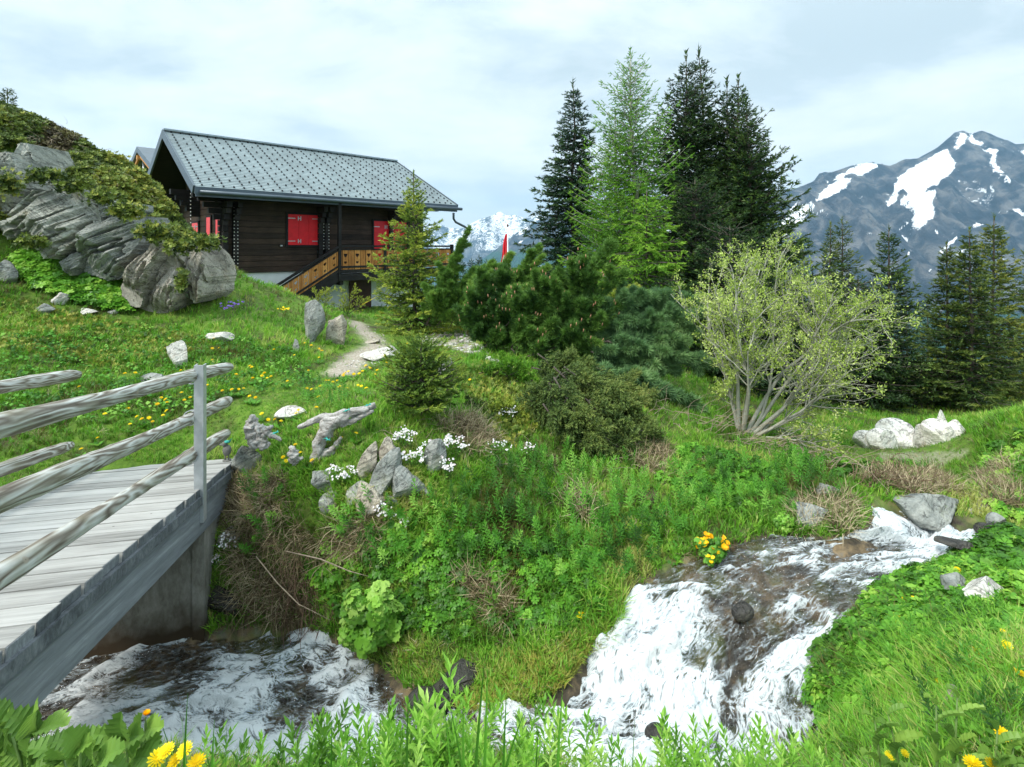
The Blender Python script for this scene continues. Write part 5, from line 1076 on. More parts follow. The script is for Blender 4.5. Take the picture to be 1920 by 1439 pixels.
bush('pine_shrub', 'dense dark green pine with long boughs sweeping down to the right', 'pine', 8.2, [((1120,650),(1300,590),26,.3),((1110,640),(1290,570),24,.5),((1130,590),(1240,555),26,.5),((1110,610),(1200,560),30,.4),((1140,640),(1325,680),26,0),((1130,640),(1270,640),30,.1),((1110,660),(1230,690),30,0),((1150,600),(1290,620),26,.3),((1130,690),(1200,680),24),((1180,700),(1300,760),15,-.6),((1120,690),(1240,725),18,-.4),((1150,560),(1280,590),22,.6),((1100,640),(1150,600),34,.3),((1180,650),(1260,690),26)], 11000, TF, .10, 5, 'blue_pine', WP, False, (1100, 700), kids=10, tints=(.05, .85), upb=.1, spread=1.1, ext=1.05)
bush('spruce_shrub', 'yellow green shrub glimpsed between the pines under the larch', 'shrub', 10.5, [((1140,600),(1190,545),22),((1150,600),(1160,545),22),((1130,600),(1140,560),20)], 1600, TW, .12, 6, 'young', None, False, kids=7, tints=(.5, 1))
bush('juniper', 'low dark brownish green juniper spreading down the bank below the pines', 'juniper', 6.4, [((1060,690),(1180,760),34,.5,-.5),((1040,710),(1120,830),38,.1,-.6),((1030,720),(1060,800),34,.1,-.4),((1090,740),(1220,850),32,.1,-.4),((1060,760),(1170,870),34,0,-.4),((1100,720),(1210,790),30,.4,-.4),((1020,760),(1100,860),28,-.1,-.4),((1130,780),(1235,830),26,0,-.2),((1050,700),(1000,760),28,.3,-.3),((1120,810),(1200,860),24,-.3,-.2),((1000,690),(1090,700),26,1.0),((1010,665),(1110,725),36,1.0),((1090,690),(1210,745),30,.8),((1040,690),(1150,780),34,.5)], 16000, TWL, .10, 7, 'juniper', None, False, (1060, 740), kids=9, tints=(.0, .8), upb=.1)
bush('low_shrub', 'bright green low shrub tuft beside the big wind-bent pine', 'shrub', 7.4, [((930,700),(960,680),18),((950,705),(985,690),16),((900,700),(930,690),12),((960,715),(1000,715),14)], 1400, [needle_twig(6, .5, .12, .9, 3)], .05, 8, 'larch', None, False, kids=6, tints=(.3, .8), spread=1.2)
bush('low_shrub', 'yellow green low shrub tuft on the bank right of the white flowers', 'shrub', 6.4, [((930,790),(955,760),20),((950,800),(980,780),18),((900,790),(930,780),16),((960,820),(1000,790),18)], 1800, [needle_twig(6, .5, .12, .9, 4)], .05, 9, 'young', None, False, kids=6, tints=(.4, 1), spread=1.2)
for k, (bx, by, lb, ps) in enumerate([(610,590,'thin pale green bush left one below the stair',[((605,590),(590,545),14),((605,590),(615,545),14),((600,588),(575,560),10)]), (655,590,'thin pale green bush right one against the white plinth',[((652,590),(640,545),12),((652,590),(665,540),12),((655,588),(690,560),10),((650,588),(625,570),10)])]):
    bush('bush', lb, 'bush', 13.6, ps, 420, [needle_twig(5, .5, .12, .9, k)], .07, 60 + k, 'young', 'thin bushes below the chalet stair', False, kids=8, tints=(.6, 1), spread=1.3)

# ---------------------------------------------------------------- willow
M['willow'] = leafmat('willow_leaf', [(.13, .21, .025), (.27, .39, .05), (.42, .54, .10), (.6, .68, .24)], .3, nsc=1)
leaf2 = (np.array([[0, 0, 0], [.5, -.22, .06], [.5, .22, .06], [1, 0, 0]]), [np.array([[0, 1, 2], [1, 3, 2]])])
def willow(name, label, base, stems, Y, seed, nl=1.0, mat='willow'):
    rg = np.random.default_rng(seed); b = B(); L_p = []; L_d = []
    def grow(p, d, L, r, lev):
        n = 6 if lev < 2 else 4; pts = [p]; q = p.copy(); dd = d.copy()
        for i in range(n): dd = nrm(dd + rg.normal(0, .16 if lev else .07, 3) + UP * (.02 if lev else 0)); q = q + dd * L / n; pts.append(q)
        b.tube(np.array(pts), np.linspace(r, r * .5, n + 1) * (1.15 if lev else 1), 7 if lev == 0 else 4 if lev == 1 else 3, cap=False)
        pts = np.array(pts)
        if lev < 3:
            m = [9, 6, 4][lev]
            for k in range(m):
                s = rg.uniform(.3 if lev == 0 else .2, 1); i = min(n - 1, int(s * n)); o = pts[i] + (pts[i + 1] - pts[i]) * (s * n - i); ax = nrm(pts[i + 1] - pts[i]); w = rdir(1, rg)[0]; w[1] *= .9; w = nrm(w - ax * (w @ ax))
                grow(o, nrm(ax * .85 + w * rg.uniform(.4, .95) + UP * .12), L * rg.uniform(.32, .6), r * .42, lev + 1)
        if lev >= 2:
            m = int(7 * nl) if lev == 3 else int(5 * nl)
            for k in range(m): s = rg.uniform(.2, 1); i = min(n - 1, int(s * n)); L_p.append(pts[i] + (pts[i + 1] - pts[i]) * rg.random()); L_d.append(nrm(rdir(1, rg)[0] + UP * .6 + dd * .6))
    for (bx, by, ex, ey, r, dy) in stems:
        A = P(bx, by, Y); C = P(ex, ey, Y + dy); d = C - A; L = np.linalg.norm(d); grow(A, nrm(d), L * .79, r, 0)
    rt = thing(name, label, 'bush', base); b.build('branches', M['grey_bark'], rt)
    lp = np.array(L_p); ld = np.array(L_d); kk_ = rg.random(len(lp)) < .62 * .6 * (.2 + 1.0 * np.clip((lp[:, 2] - wb[2]) / 2.0, 0, 1)); lp = lp[kk_]; ld = ld[kk_]; reps = 4; lp = np.repeat(lp, reps, 0) + rg.normal(0, .022, (len(lp) * reps, 3)); ld = np.repeat(ld, reps, 0) + rg.normal(0, .6, (len(ld) * reps, 3))
    f = B(); f.inst(leaf2, lp, frames(ld, rg.uniform(0, 6, len(lp)), .036 * rg.uniform(.6, 1.3, len(lp))), rg.uniform(.2, .95, len(lp))); f.build('leaves', M[mat], rt, False); return rt
wb = P(1410, 815, 7.3)
willow('willow_bush', 'large sprawling willow bush with many bare grey stems and pale yellow green leaves', wb,
  [(1385,805,1385,520,.03,.1),(1383,808,1365,560,.022,-.1),(1392,808,1445,520,.03,0),(1400,812,1525,550,.03,.2),(1405,812,1600,580,.028,.1),(1410,815,1650,650,.028,-.1),(1415,818,1640,715,.022,-.2),(1410,815,1540,520,.022,.5),
   (1395,808,1420,600,.02,-.3),(1420,818,1610,600,.02,.4),(1415,820,1570,780,.018,-.1),(1390,805,1345,690,.014,0),(1425,820,1560,830,.014,-.4)], 7.3, 5, nl=1.25)
# dead twigs and brush
M['twig'] = plain('dead_twig', (.26, .21, .15), .85, var=.35, sc=20); M['red_twig'] = plain('brown_twig', (.13, .08, .05), .85, var=.35, sc=20)
def brush(name, label, poly, n, L, r, mat, seed, dirv, kind='stuff', cat=None, lift=.03, jit=.5, yr=(1.2, 30)):
    rg = np.random.default_rng(seed); A = np.array(poly, float); q = rg.uniform(A.min(0), A.max(0), (n * 6, 2)); q = q[inpoly(q[:, 0], q[:, 1], poly)][:n]; b = B()
    for a in q:
        g = hit(*a, *yr) + UP * lift * rg.random(); d = nrm(np.array(dirv) + rg.normal(0, jit, 3)); l = L * rg.uniform(.4, 1.3); c = rg.normal(0, .18 * l, 3); m = 6; s = np.linspace(0, 1, m)[:, None]
        pts = g + d * l * s + c * s * (1 - s) * 2 + UP * (-.25 * l) * s * s + rg.normal(0, .012 * l, (m, 3)); b.tube(pts, np.linspace(r, r * .35, m) * rg.uniform(.6, 1.3), 4, rg.uniform(.2, .8), cap=False)
    return tag(b.build(name, M[mat]), label, cat, None, kind)
brush('dead_brush', None, [(1590,890),(1640,870),(1700,890),(1770,905),(1740,935),(1660,920),(1600,915)], 120, .35, .005, 'red_twig', 3, (.5, -.2, .1), yr=(4.5, 30))
brush('dead_brush', None, [(1430,800),(1520,835),(1600,880),(1560,890),(1450,850),(1370,830)], 260, .55, .005, 'twig', 4, (.7, -.2, -.1))
brush('dead_brush', None, [(1180,760),(1380,760),(1370,830),(1250,800)], 60, .5, .005, 'twig', 14, (.5, -.2, .3))
brush('dead_brush', None, [(470,1020),(560,1040),(640,1160),(600,1180),(500,1120)], 150, .38, .0042, 'red_twig', 5, (.45, -.4, -.7), jit=.35)
brush('dead_brush', None, [(1020,850),(1100,800),(1180,900),(1130,980),(1040,940)], 120, .35, .004, 'twig', 6, (.3, -.4, -.3))
brush('dead_brush', None, [(800,760),(1000,860),(950,900),(700,820)], 60, .3, .003, 'twig', 7, (.3, -.4, -.1))
b = B(); pts = np.array([P(a, c, Y) for a, c, Y in [(1655,913,5.6),(1680,920,5.55),(1700,922,5.5),(1725,915,5.5),(1742,905,5.5)]]); b.tube(pts, [.006, .012, .012, .01, .005], 7, wob=.3); b.tube([pts[1], pts[1] + [.02, 0, .05]], [.007, .002], 5)
tag(b.build('fallen_branch', M['drift']), 'bleached thin branch lying across the upper stream gully', 'branch')
b = B()
for k, pl in enumerate([[(535,1040,4.7),(600,1055,4.6),(655,1078,4.55),(692,1088,4.5)],[(480,1050,4.85),(520,1100,4.75),(560,1140,4.6),(620,1170,4.5)]]): b.tube(np.array([P(*p) for p in pl]) + UP * .03, [.005, .006, .005, .002], 6, wob=.3)
tag(b.build('fallen_branch', M['twig']), 'long thin dead stems arching over the bank between abutment and bright leaf clump', 'branch')
# ---------------------------------------------------------------- ground vegetation
_u = np.linspace(-1.25, 1.25, 320); _y = np.geomspace(1.0, 34, 420)
_U, _Y = np.meshgrid(_u, _y, indexing='ij'); _H = height((_U * _Y).ravel(), _Y.ravel()).reshape(_U.shape)
_S = np.maximum.accumulate(_H / _Y, axis=1)
_S0 = np.concatenate([np.full((len(_u), 1), -9), _S[:, :-1]], 1)
def visible(p, m=.35):
    i = np.clip(np.searchsorted(_u, p[:, 0] / p[:, 1]), 0, len(_u) - 1); j = np.clip(np.searchsorted(_y, p[:, 1]) - 2, 0, len(_y) - 1)
    return (p[:, 2] + m) / p[:, 1] > _S0[i, j]
HOUSE = [hp(-.2, .0, 0)[:2], hp(8.2, .0, 0)[:2], hp(8.2, -5.3, 0)[:2], hp(-.2, -5.3, 0)[:2]]
BRP = [bp(-3.9, 0, 0)[:2], bp(1.17, 0, 0)[:2], bp(1.17, -BW, 0)[:2], bp(-3.9, -BW, 0)[:2]]
def scatter(n, y0, y1, seed, polys=None, u0=-1.12, u1=1.12, notin=(), wat=.03, path=True, vm=.35, power=1.0, polypad=0):
    """points on the ground, thinning out with distance; steep ground gets its fair share"""
    rg = np.random.default_rng(seed); out = []; tot = 0; it = 0
    while tot < n and it < 30:
        it += 1; m = max(4000, n); u = rg.uniform(u0, u1, m); y = (y0 * (y1 / y0) ** rg.uniform(0, 1, m)) if power == 1.0 else rg.uniform(y0, y1, m)
        if polys is not None:                                                       # cheap first cut
            pass
        x = u * y; z = height(x, y); p = np.stack([x, y, z], 1); k = visible(p, vm); p = p[k]
        q = pix(p)
        if polys is not None:
            kk = np.zeros(len(p), bool)
            for pl in polys: kk |= inpoly(q[:, 0], q[:, 1], pl)
            p = p[kk]; q = q[kk]
        if not len(p): continue
        nn = ground_n(p[:, 0], p[:, 1]); k = rg.random(len(p)) < np.minimum(1, .36 / nn[:, 2]); 
        d, wz, ins = water_sd(p[:, 0], p[:, 1]); k &= ~ins & (d > wat)
        if path: k &= ~((seg_d(p[:, 0], p[:, 1], PATHW) < .2 + .25 * rg.random(len(p))) & (rg.random(len(p)) < .93))
        k &= ~inpoly(p[:, 0], p[:, 1], HOUSE) & ~inpoly(p[:, 0], p[:, 1], BRP)
        for pl in notin: k &= ~inpoly(q[:, 0], q[:, 1], pl)
        out.append(np.concatenate([p[k], nn[k]], 1)); tot += k.sum()
    o = np.concatenate(out)[:n]; return o[:, :3], o[:, 3:]
# the shrubby crest of the left hill
HILL = [(-140,150),(0,190),(60,215),(120,240),(165,268),(215,285),(262,325),(290,372),(330,415),(372,452),(410,478),(452,505),(420,515),(392,505),(375,478),(330,455),(300,450),(262,412),(240,402),(210,400),(180,395),(150,362),(120,358),(95,345),(70,330),(58,290),(20,270),(0,300),(0,440),(-140,440)]
HILL2 = [(-60,300),(20,300),(40,340),(25,380),(30,430),(0,440),(-60,440)]
M['shrub'] = leafmat('alpine_shrub_leaf', [(.035,.06,.018), (.1,.15,.03), (.2,.26,.045), (.36,.36,.07)], .2, nsc=.9)
M['rusty'] = leafmat('rusty_shrub_leaf', [(.045,.038,.022), (.11,.095,.04), (.17,.17,.06), (.27,.23,.09)], .2, nsc=1.2)
sprig = []
for s_ in range(3):
    rg = np.random.default_rng(s_ + 90); V_ = []; F_ = []
    for i in range(7):
        a = i * 2.4; e_ = .35 + .5 * rg.random(); d = np.array([math.cos(a) * math.cos(e_), math.sin(a) * math.cos(e_), math.sin(e_)]); d = np.array([d[2], d[0], d[1]]); w = np.cross(d, [1, 0, 0]); w = w / np.linalg.norm(w) * .2; o = np.array([.2 * rg.random(), 0, 0]); k = len(V_)
        V_ += [o, o + d * .5 - w + [.04, 0, 0], o + d * .5 + w + [.04, 0, 0], o + d]; F_ += [[k, k + 1, k + 2], [k + 1, k + 3, k + 2]]
    sprig.append((np.array(V_), [np.array(F_)]))
pp, nn = scatter(30000, 8, 14.5, 5, [HILL, HILL2], u0=-1.15, u1=-.45, vm=.6, path=False, power=0)
lump = fbm(pp * 1.5, 3, 60); lf_ = np.clip((lump - .36) * 2.4, 0, 1); rg = np.random.default_rng(8)
pp2 = pp + nn * ((.05 + .34 * lf_ * rg.uniform(.5, 1.0, len(pp))) * (1 - .55 * sstep(250, 380, pix(pp)[:, 0])))[:, None] + rg.normal(0, .03, pp.shape) - [0, .06, .06]
cen = [(20,215,'olive shrub mat over the top left of the hill','shrub'),(110,260,'brownish dwarf shrub mat on the hill crest above the dead roots','rusty'),(165,300,'dark dwarf shrub mat right of the dead roots','shrub'),(225,320,'yellow green dwarf shrub mound in the middle of the crest','shrub'),
       (285,390,'yellow green dwarf shrub mound above the cracked slabs','shrub'),(345,440,'mixed dwarf shrub mat above the upright end slab','shrub'),(420,495,'last dwarf shrubs low on the crest beside the chalet corner','rusty'),(10,380,'dark green dwarf shrubs hanging over the left edge rock','shrub'),(60,235,'dense olive shrub mound left of the dead roots','shrub')]
qq_ = pix(pp); cc = np.array([c[:2] for c in cen], float); own = np.argmin(((qq_[:, None] - cc[None]) ** 2).sum(2), 1)
for k, c in enumerate(cen):
    sidx = np.nonzero(own == k)[0]
    if len(sidx) < 20: continue
    b = B(); f_ = nn[sidx] * .7 + UP * .5 + rg.normal(0, .5, (len(sidx), 3))
    for j in range(3): s_ = slice(j, None, 3); m = len(sidx[s_]); b.inst(sprig[j], pp2[sidx[s_]], frames(f_[s_], rg.uniform(0, 6, m), .075 * rg.uniform(.7, 1.3, m)), np.clip(rg.uniform(.1, .7, m) + .35 * (lf_[sidx[s_]] - .5) + (.2 if 'yellow' in c[2] else 0), 0, 1))
    o = b.build('dwarf_shrub', M[c[3]], None, False); tag(o, c[2], 'shrub', 'dwarf shrubs covering the left hill')
for k, (x, y, w, h, lb) in enumerate([(75,330,34,12,'over the left top of the layered slab'),(135,348,34,12,'over the dead roots above the layered slab'),(185,370,26,12,'at the right top of the layered slab'),(232,396,30,14,'above the small jammed wedge'),(285,436,30,16,'spilling over the cracked slabs'),(332,458,22,16,'in the cleft above the thin tan fin'),(334,530,7,22,'growing down the cleft between the two right slabs'),(375,455,28,12,'capping the right end slab'),(5,345,20,18,'over the top of the cracked left edge rock'),(50,452,22,10,'at the left foot of the layered slab')]):
    rg = np.random.default_rng(700 + k); m = int(1.1 * w * h / 2.0); a = rg.normal(0, .5, (m, 3)); q = P(x, y, 9.25 if k not in (8, 0, 1) else 9.45) + a * [w * .0095, .14, h * .0095] + [0, .1, 0]; b = B()
    for j in range(3): s_ = slice(j, None, 3); b.inst(sprig[j], q[s_], frames(rdir(len(q[s_]), rg) * .8 + UP * .6 + [0, -.5, 0], rg.uniform(0, 6, len(q[s_])), .07 * rg.uniform(.7, 1.3, len(q[s_]))), rg.uniform(.1, .9, len(q[s_])))
    tag(b.build('hanging_shrub', M['shrub'], None, False), 'dwarf shrub tuft ' + lb, 'shrub', 'shrub tufts hanging over the outcrop')
brush('dead_roots', 'tangle of bare grey roots hanging over the layered slab on the left hill', [(80,290),(110,285),(130,330),(150,370),(110,375),(90,340)], 120, .5, .007, 'twig', 31, (.1, -.4, -.8), None, 'roots', .15, .4, (8, 14))
brush('dead_branches', None, [(130,330),(260,380),(250,410),(160,400),(300,440),(330,460)], 120, .35, .005, 'twig', 32, (.3, -.5, .0), yr=(8, 14), lift=.2)
brush('dead_branches', None, [(0,230),(200,280),(330,440),(240,380),(60,330)], 160, .3, .004, 'twig', 33, (.2, -.5, .2), yr=(8, 14), lift=.4, jit=.7)

# grass
def blade_tuft(n, seed, bend=.5, w=.03, spread=.35, segs=2):
    rg = np.random.default_rng(seed); V = []; Q = []; T = []
    for i in range(n):
        a = rg.uniform(0, 6.28); h = rg.uniform(.55, 1.0); d = np.array([math.cos(a), math.sin(a), 0]); o = rdir(1, rg)[0] * .22 * [1, 1, 0]; s = np.array([-d[1], d[0], 0]) * w; bd = bend * rg.uniform(.3, 1.3); sp = spread * rg.uniform(.2, 1)
        k = len(V); p0 = o; p1 = o + d * (sp * h * .5 + .12 * bd * h) + UP * h * .55; p2 = o + d * (sp * h + .55 * bd * h) + UP * h * (1 - .25 * bd)
        V += [p0 - s, p0 + s, p1 + s * .8, p1 - s * .8, p2]; Q.append([k, k + 1, k + 2, k + 3]); T.append([k + 3, k + 2, k + 4])
    return np.array(V), [np.array(Q), np.array(T)]
def zframes(d, rg, sc):
    """matrices whose z axis is d"""
    Mx = frames(d, rg.uniform(0, 6.28, len(d)), sc); return np.stack([Mx[:, :, 1], Mx[:, :, 2], Mx[:, :, 0]], 2)
M['grass'] = leafmat('grass_blade', [(.14,.13,.035), (.09,.21,.022), (.135,.36,.028), (.25,.48,.045), (.46,.48,.14)], .42, .45, nsc=.8)
M['dry'] = leafmat('dry_grass', [(.09,.065,.035), (.2,.155,.085), (.36,.29,.17), (.5,.42,.27)], .2, .7)
GT = [blade_tuft(6, s, .6, .035, .45) for s in range(4)]
SHORT = [(430,740),(640,660),(690,600),(900,640),(860,700),(700,690),(600,760),(520,800),(430,830),(330,860),(150,880),(0,920),(0,860),(200,830),(400,790)]
def grass(name, n, y0, y1, seed, h0, polys=None, mat='grass', T=GT, tshift=0, lean=.35, notin=(), hy=.0, wat=.03, **kw):
    rg = np.random.default_rng(seed); p, g_n = scatter(n, y0, y1, seed, polys, notin=notin, wat=wat, **kw); q = pix(p)
    sh = inpoly(q[:, 0], q[:, 1], SHORT); hgt = h0 * rg.uniform(.55, 1.35, len(p)) * (.6 + .8 * fbm(p * 1.3, 3, 70)) * (1 + hy * p[:, 1]) * np.where(sh & (polys is None), .45, 1)
    dr = UP * .85 + g_n * .45 + rg.normal(0, lean, p.shape) * .5; tn = .5 + 1.3 * (fbm(p * 1.1, 3, 80) - .5) + rg.normal(0, .14, len(p)) + tshift; b = B()
    for k in range(len(T)): s_ = slice(k, None, len(T)); m = len(p[s_]); b.inst(T[k], p[s_] - UP * .01, zframes(dr[s_], rg, hgt[s_]), np.clip(tn[s_], 0, 1))
    return tag(b.build(name, M[mat], None, False), kind='stuff')
ROCKP = [(30,340),(150,350),(250,400),(390,480),(390,560),(330,590),(240,590),(150,520),(60,480),(0,430)]
grass('grass', 700, 4.2, 5.6, 140, .11, [[(590,890),(820,870),(830,960),(760,1000),(640,1010),(590,960)]])
WBP = [(1600,815),(1830,815),(1830,868),(1600,868)]
grass('grass', 46000, 2.6, 9, 101, .085, None, hy=.03, notin=(HILL, ROCKP, WBP))
grass('short_grass', 900, 6.5, 11, 109, .045, [WBP])
grass('grass', 22000, 7.5, 24, 102, .12, None, hy=.01, notin=(HILL, ROCKP, WBP))
grass('grass', 9000, 1.4, 2.9, 103, .1, None, tshift=.12)
grass('short_grass', 6500, 4.5, 12, 108, .05, [SHORT], tshift=.12)
TALLG = [[(1020,1090),(1160,1090),(1165,1210),(1100,1230),(1040,1180)],[(800,1100),(900,1080),(980,1160),(900,1230),(780,1180)],[(1380,940),(1480,930),(1560,960),(1640,985),(1560,1010),(1440,1000)],[(880,840),(960,880),(960,960),(900,980)],[(1560,1250),(1920,1150),(1920,1439),(1600,1439)],[(300,1400),(1500,1400),(1500,1439),(300,1439)]]
grass('tall_grass', 5200, 1.6, 6, 104, .13, TALLG, T=[blade_tuft(7, s + 9, .9, .022, .5) for s in range(4)], tshift=-.12)
DRYP = [[(430,900),(530,890),(560,1000),(600,1150),(520,1170),(440,1120)],[(580,1000),(700,990),(700,1030),(600,1050)],[(1180,820),(1260,850),(1240,900),(1180,880)],[(1060,920),(1110,920),(1100,980),(1050,950)],[(850,1080),(900,1070),(980,1160),(940,1170)],[(1600,895),(1690,880),(1780,900),(1800,925),(1720,935)],[(1830,900),(1900,860),(1920,960),(1860,960)],[(560,1000),(700,960),(720,1010),(600,1060)],[(1500,940),(1600,930),(1600,1000),(1480,990)],[(820,790),(880,780),(940,830),(870,850)]]
p, g_n = scatter(2200, 3.5, 8, 111, DRYP); rg = np.random.default_rng(3); b = B(); DT = [blade_tuft(9, s + 30, 1.2, .016, .7) for s in range(3)]
dr = g_n * .9 - UP * .15 + np.array([0, -.2, 0]) + rg.normal(0, .25, p.shape)
for k in range(3): s_ = slice(k, None, 3); m = len(p[s_]); b.inst(DT[k], p[s_], zframes(dr[s_], rg, .17 * rg.uniform(.6, 1.3, m)), rg.uniform(0, 1, m))
tag(b.build('dry_grass', M['dry'], None, False), kind='stuff')
p, g_n = scatter(5000, 1.8, 16, 112, None, notin=(HILL, ROCKP, SHORT)); b = B(); dr = UP * .7 + g_n * .5 + rg.normal(0, .35, p.shape)
for k in range(3): s_ = slice(k, None, 3); m = len(p[s_]); b.inst(DT[k], p[s_], zframes(dr[s_], rg, .09 * rg.uniform(.6, 1.3, m)), rg.uniform(0, 1, m))
tag(b.build('dry_grass', M['dry'], None, False), kind='stuff')

grass('grass', 9000, 1.0, 9, 151, .1, None, u0=1.1, u1=2.6)
grass('grass', 5000, 1.4, 9, 152, .1, None, u0=-2.4, u1=-1.1)
# leafy stems with narrow whorled leaves
def stem_plant(nl, seed, ll=.26, w=.026, top=.6):
    rg = np.random.default_rng(seed); V = []; Fc = []
    for i in range(nl):
        z = .12 + .88 * (i / nl) ** .8; a = i * 2.4; el = .25 + .9 * (i / nl) ** 2; l = ll * (1 - .35 * (i / nl)) * rg.uniform(.8, 1.15); d = np.array([math.cos(a) * math.cos(el), math.sin(a) * math.cos(el), math.sin(el)]); s = np.array([-math.sin(a), math.cos(a), 0]) * w
        o = np.array([0, 0, z]); k = len(V); V += [o, o + d * l * .45 + s + [0, 0, .012], o + d * l * .45 - s + [0, 0, .012], o + d * l - [0, 0, .05 * l]]; Fc += [[k, k + 1, k + 2], [k + 1, k + 3, k + 2]]
    k = len(V); V += [np.array([-.008, 0, 0]), np.array([.008, 0, 0]), np.array([0, 0, 1.])]; Fc.append([k, k + 1, k + 2])
    return np.array(V), [np.array(Fc)]
SPT = [stem_plant(34, s) for s in range(4)]
M['stemleaf'] = leafmat('narrow_leaf', [(.04,.12,.016), (.075,.24,.024), (.14,.38,.04), (.27,.5,.08)], .35, .45)
M['frontleaf'] = leafmat('fresh_leaf', [(.09,.22,.025), (.17,.4,.04), (.28,.54,.07), (.42,.62,.14)], .4, .4)
def cover(name, n, y0, y1, seed, polys, T, h, mat, tilt=.25, tsh=0, lift=0, wat=.03, **kw):
    rg = np.random.default_rng(seed); p, g_n = scatter(n, y0, y1, seed, polys, wat=wat, **kw); dr = UP * .8 + g_n * .6 + rg.normal(0, tilt, p.shape); b = B(); tn = .45 + 1.1 * (fbm(p * 2.5, 2, seed) - .5) + rg.normal(0, .2, len(p)) + tsh
    for k in range(len(T)): s_ = slice(k, None, len(T)); m = len(p[s_]); b.inst(T[k], p[s_] + UP * lift, zframes(dr[s_], rg, h * rg.uniform(.6, 1.3, m)), np.clip(tn[s_], 0, 1))
    return tag(b.build(name, M[mat], None, False), kind='stuff')
cover('leafy_stems', 700, 3.6, 7, 121, [[(470,900),(560,940),(520,1040),(470,1060)],[(640,960),(830,930),(1000,850),(1180,880),(1290,1000),(1180,1100),(1080,1100),(980,1080),(860,1050),(720,1080),(620,1010)],[(1250,880),(1480,860),(1600,930),(1500,970),(1380,960),(1280,1000)],[(560,690),(660,720),(640,780),(560,770)]], SPT, .21, 'stemleaf', tilt=.35)
cover('leafy_stems', 150, 1.8, 2.4, 122, [[(560,1440),(1120,1440),(1120,1700),(560,1700)]], SPT, .25, 'frontleaf', wat=.0, tilt=.35)
cover('leafy_stems', 34, 1.9, 2.3, 124, [[(1240,1440),(1480,1440),(1480,1640),(1240,1640)]], SPT, .22, 'frontleaf', wat=.0)
cover('leafy_stems', 22, 1.9, 2.2, 125, [[(760,1460),(860,1460),(860,1560),(760,1560)]], SPT, .33, 'frontleaf', wat=.0)
cover('leafy_stems', 170, 1.6, 2.1, 123, [[(360,1500),(1560,1500),(1560,1800),(360,1800)]], SPT, .2, 'frontleaf')
# broad and lobed leaf cover
def lobed_cluster(nleaf, seed, lobes=5, r=.5, hgt=.8, w=.2):
    rg = np.random.default_rng(seed); V = []; Fc = []
    for i in range(nleaf):
        a = i * 2.4 + rg.uniform(-.4, .4); rad = r * math.sqrt((i + .5) / nleaf); c = np.array([math.cos(a) * rad, math.sin(a) * rad, hgt * rg.uniform(.6, 1.05) * (1 - .35 * rad / r)]); nl = nrm(np.array([math.cos(a) * .5, math.sin(a) * .5, 1]) + rg.normal(0, .22, 3)); X_ = nrm(np.cross(nl, [.3, 1, 0])); Y_ = np.cross(nl, X_); sz = .34 * rg.uniform(.75, 1.2); p0 = rg.uniform(0, 6.28)
        for l in range(lobes):
            t_ = p0 + (l - (lobes - 1) / 2) * (5.2 / lobes); d = X_ * math.cos(t_) + Y_ * math.sin(t_); s = (-X_ * math.sin(t_) + Y_ * math.cos(t_)) * w * sz * 1.4; k = len(V)
            V += [c, c + d * sz * .62 + s + nl * .03, c + d * sz * .62 - s + nl * .03, c + d * sz]; Fc += [[k, k + 1, k + 2], [k + 1, k + 3, k + 2]]
        k = len(V); V += [np.array([c[0] * .3, c[1] * .3, 0]), np.array([c[0] * .3 + .015, c[1] * .3, 0]), c]; Fc.append([k, k + 1, k + 2])
    return np.array(V), [np.array(Fc)]
LC = [lobed_cluster(8, s) for s in range(3)]; RC = [lobed_cluster(9, s + 20, 7, .5, .7, .28) for s in range(3)]; OV = [lobed_cluster(6, s + 40, 1, .3, .9, .32) for s in range(3)]
M['broad'] = leafmat('broad_leaf', [(.045,.13,.014), (.09,.27,.022), (.17,.42,.035), (.32,.54,.07)], .35, .4)
RB = [(1540,1235),(1560,1180),(1640,1110),(1750,1060),(1830,1010),(1920,1000),(1920,1200),(1800,1260),(1700,1290),(1640,1330),(1570,1390),(1530,1330)]
cover('ground_cover', 1900, 2.4, 5, 131, [RB], LC, .12, 'broad', wat=-.0, tsh=.0, tilt=.4)
cover('ground_cover', 500, 2.4, 5, 138, [RB], RC, .11, 'frontleaf', wat=-.0, tsh=-.1, tilt=.4)
grass('tall_grass', 1800, 2.2, 5, 141, .12, [RB], T=[blade_tuft(7, s + 9, .7, .02, .5) for s in range(4)], tshift=-.05, wat=-.0)
cover('leafy_stems', 90, 1.9, 4.2, 139, [[(1580,1200),(1920,1100),(1920,1430),(1650,1430)]], SPT, .17, 'stemleaf', tilt=.4)
cover('ground_cover', 900, 3.4, 8, 132, [[(1280,830),(1450,870),(1500,960),(1300,960),(1230,900)],[(560,1080),(640,1000),(900,1000),(1150,1050),(1120,1160),(900,1200),(700,1200)],[(1840,860),(1920,800),(1920,980),(1860,960)],[(1560,900),(1760,880),(1700,870),(1560,850)]], LC, .10, 'broad', tsh=-.05)
cover('ground_cover', 700, 8, 10.5, 133, [[(20,490),(70,470),(150,520),(235,540),(245,590),(180,580),(60,540)]], LC, .2, 'broad', tsh=.1)
cover('ground_cover', 900, 5, 9, 134, [[(0,640),(300,600),(420,640),(560,640),(600,720),(420,760),(0,820)]], OV, .12, 'stemleaf', tsh=-.05)
cover('ground_cover', 260, 1.5, 3.2, 135, [[(1500,1330),(1920,1250),(1920,1500),(1500,1500)]], OV, .10, 'frontleaf', tsh=-.1)
grass('tall_grass', 1500, 1.4, 3, 142, .11, [[(1500,1330),(1920,1200),(1920,1600),(1500,1600)]], tshift=.05)
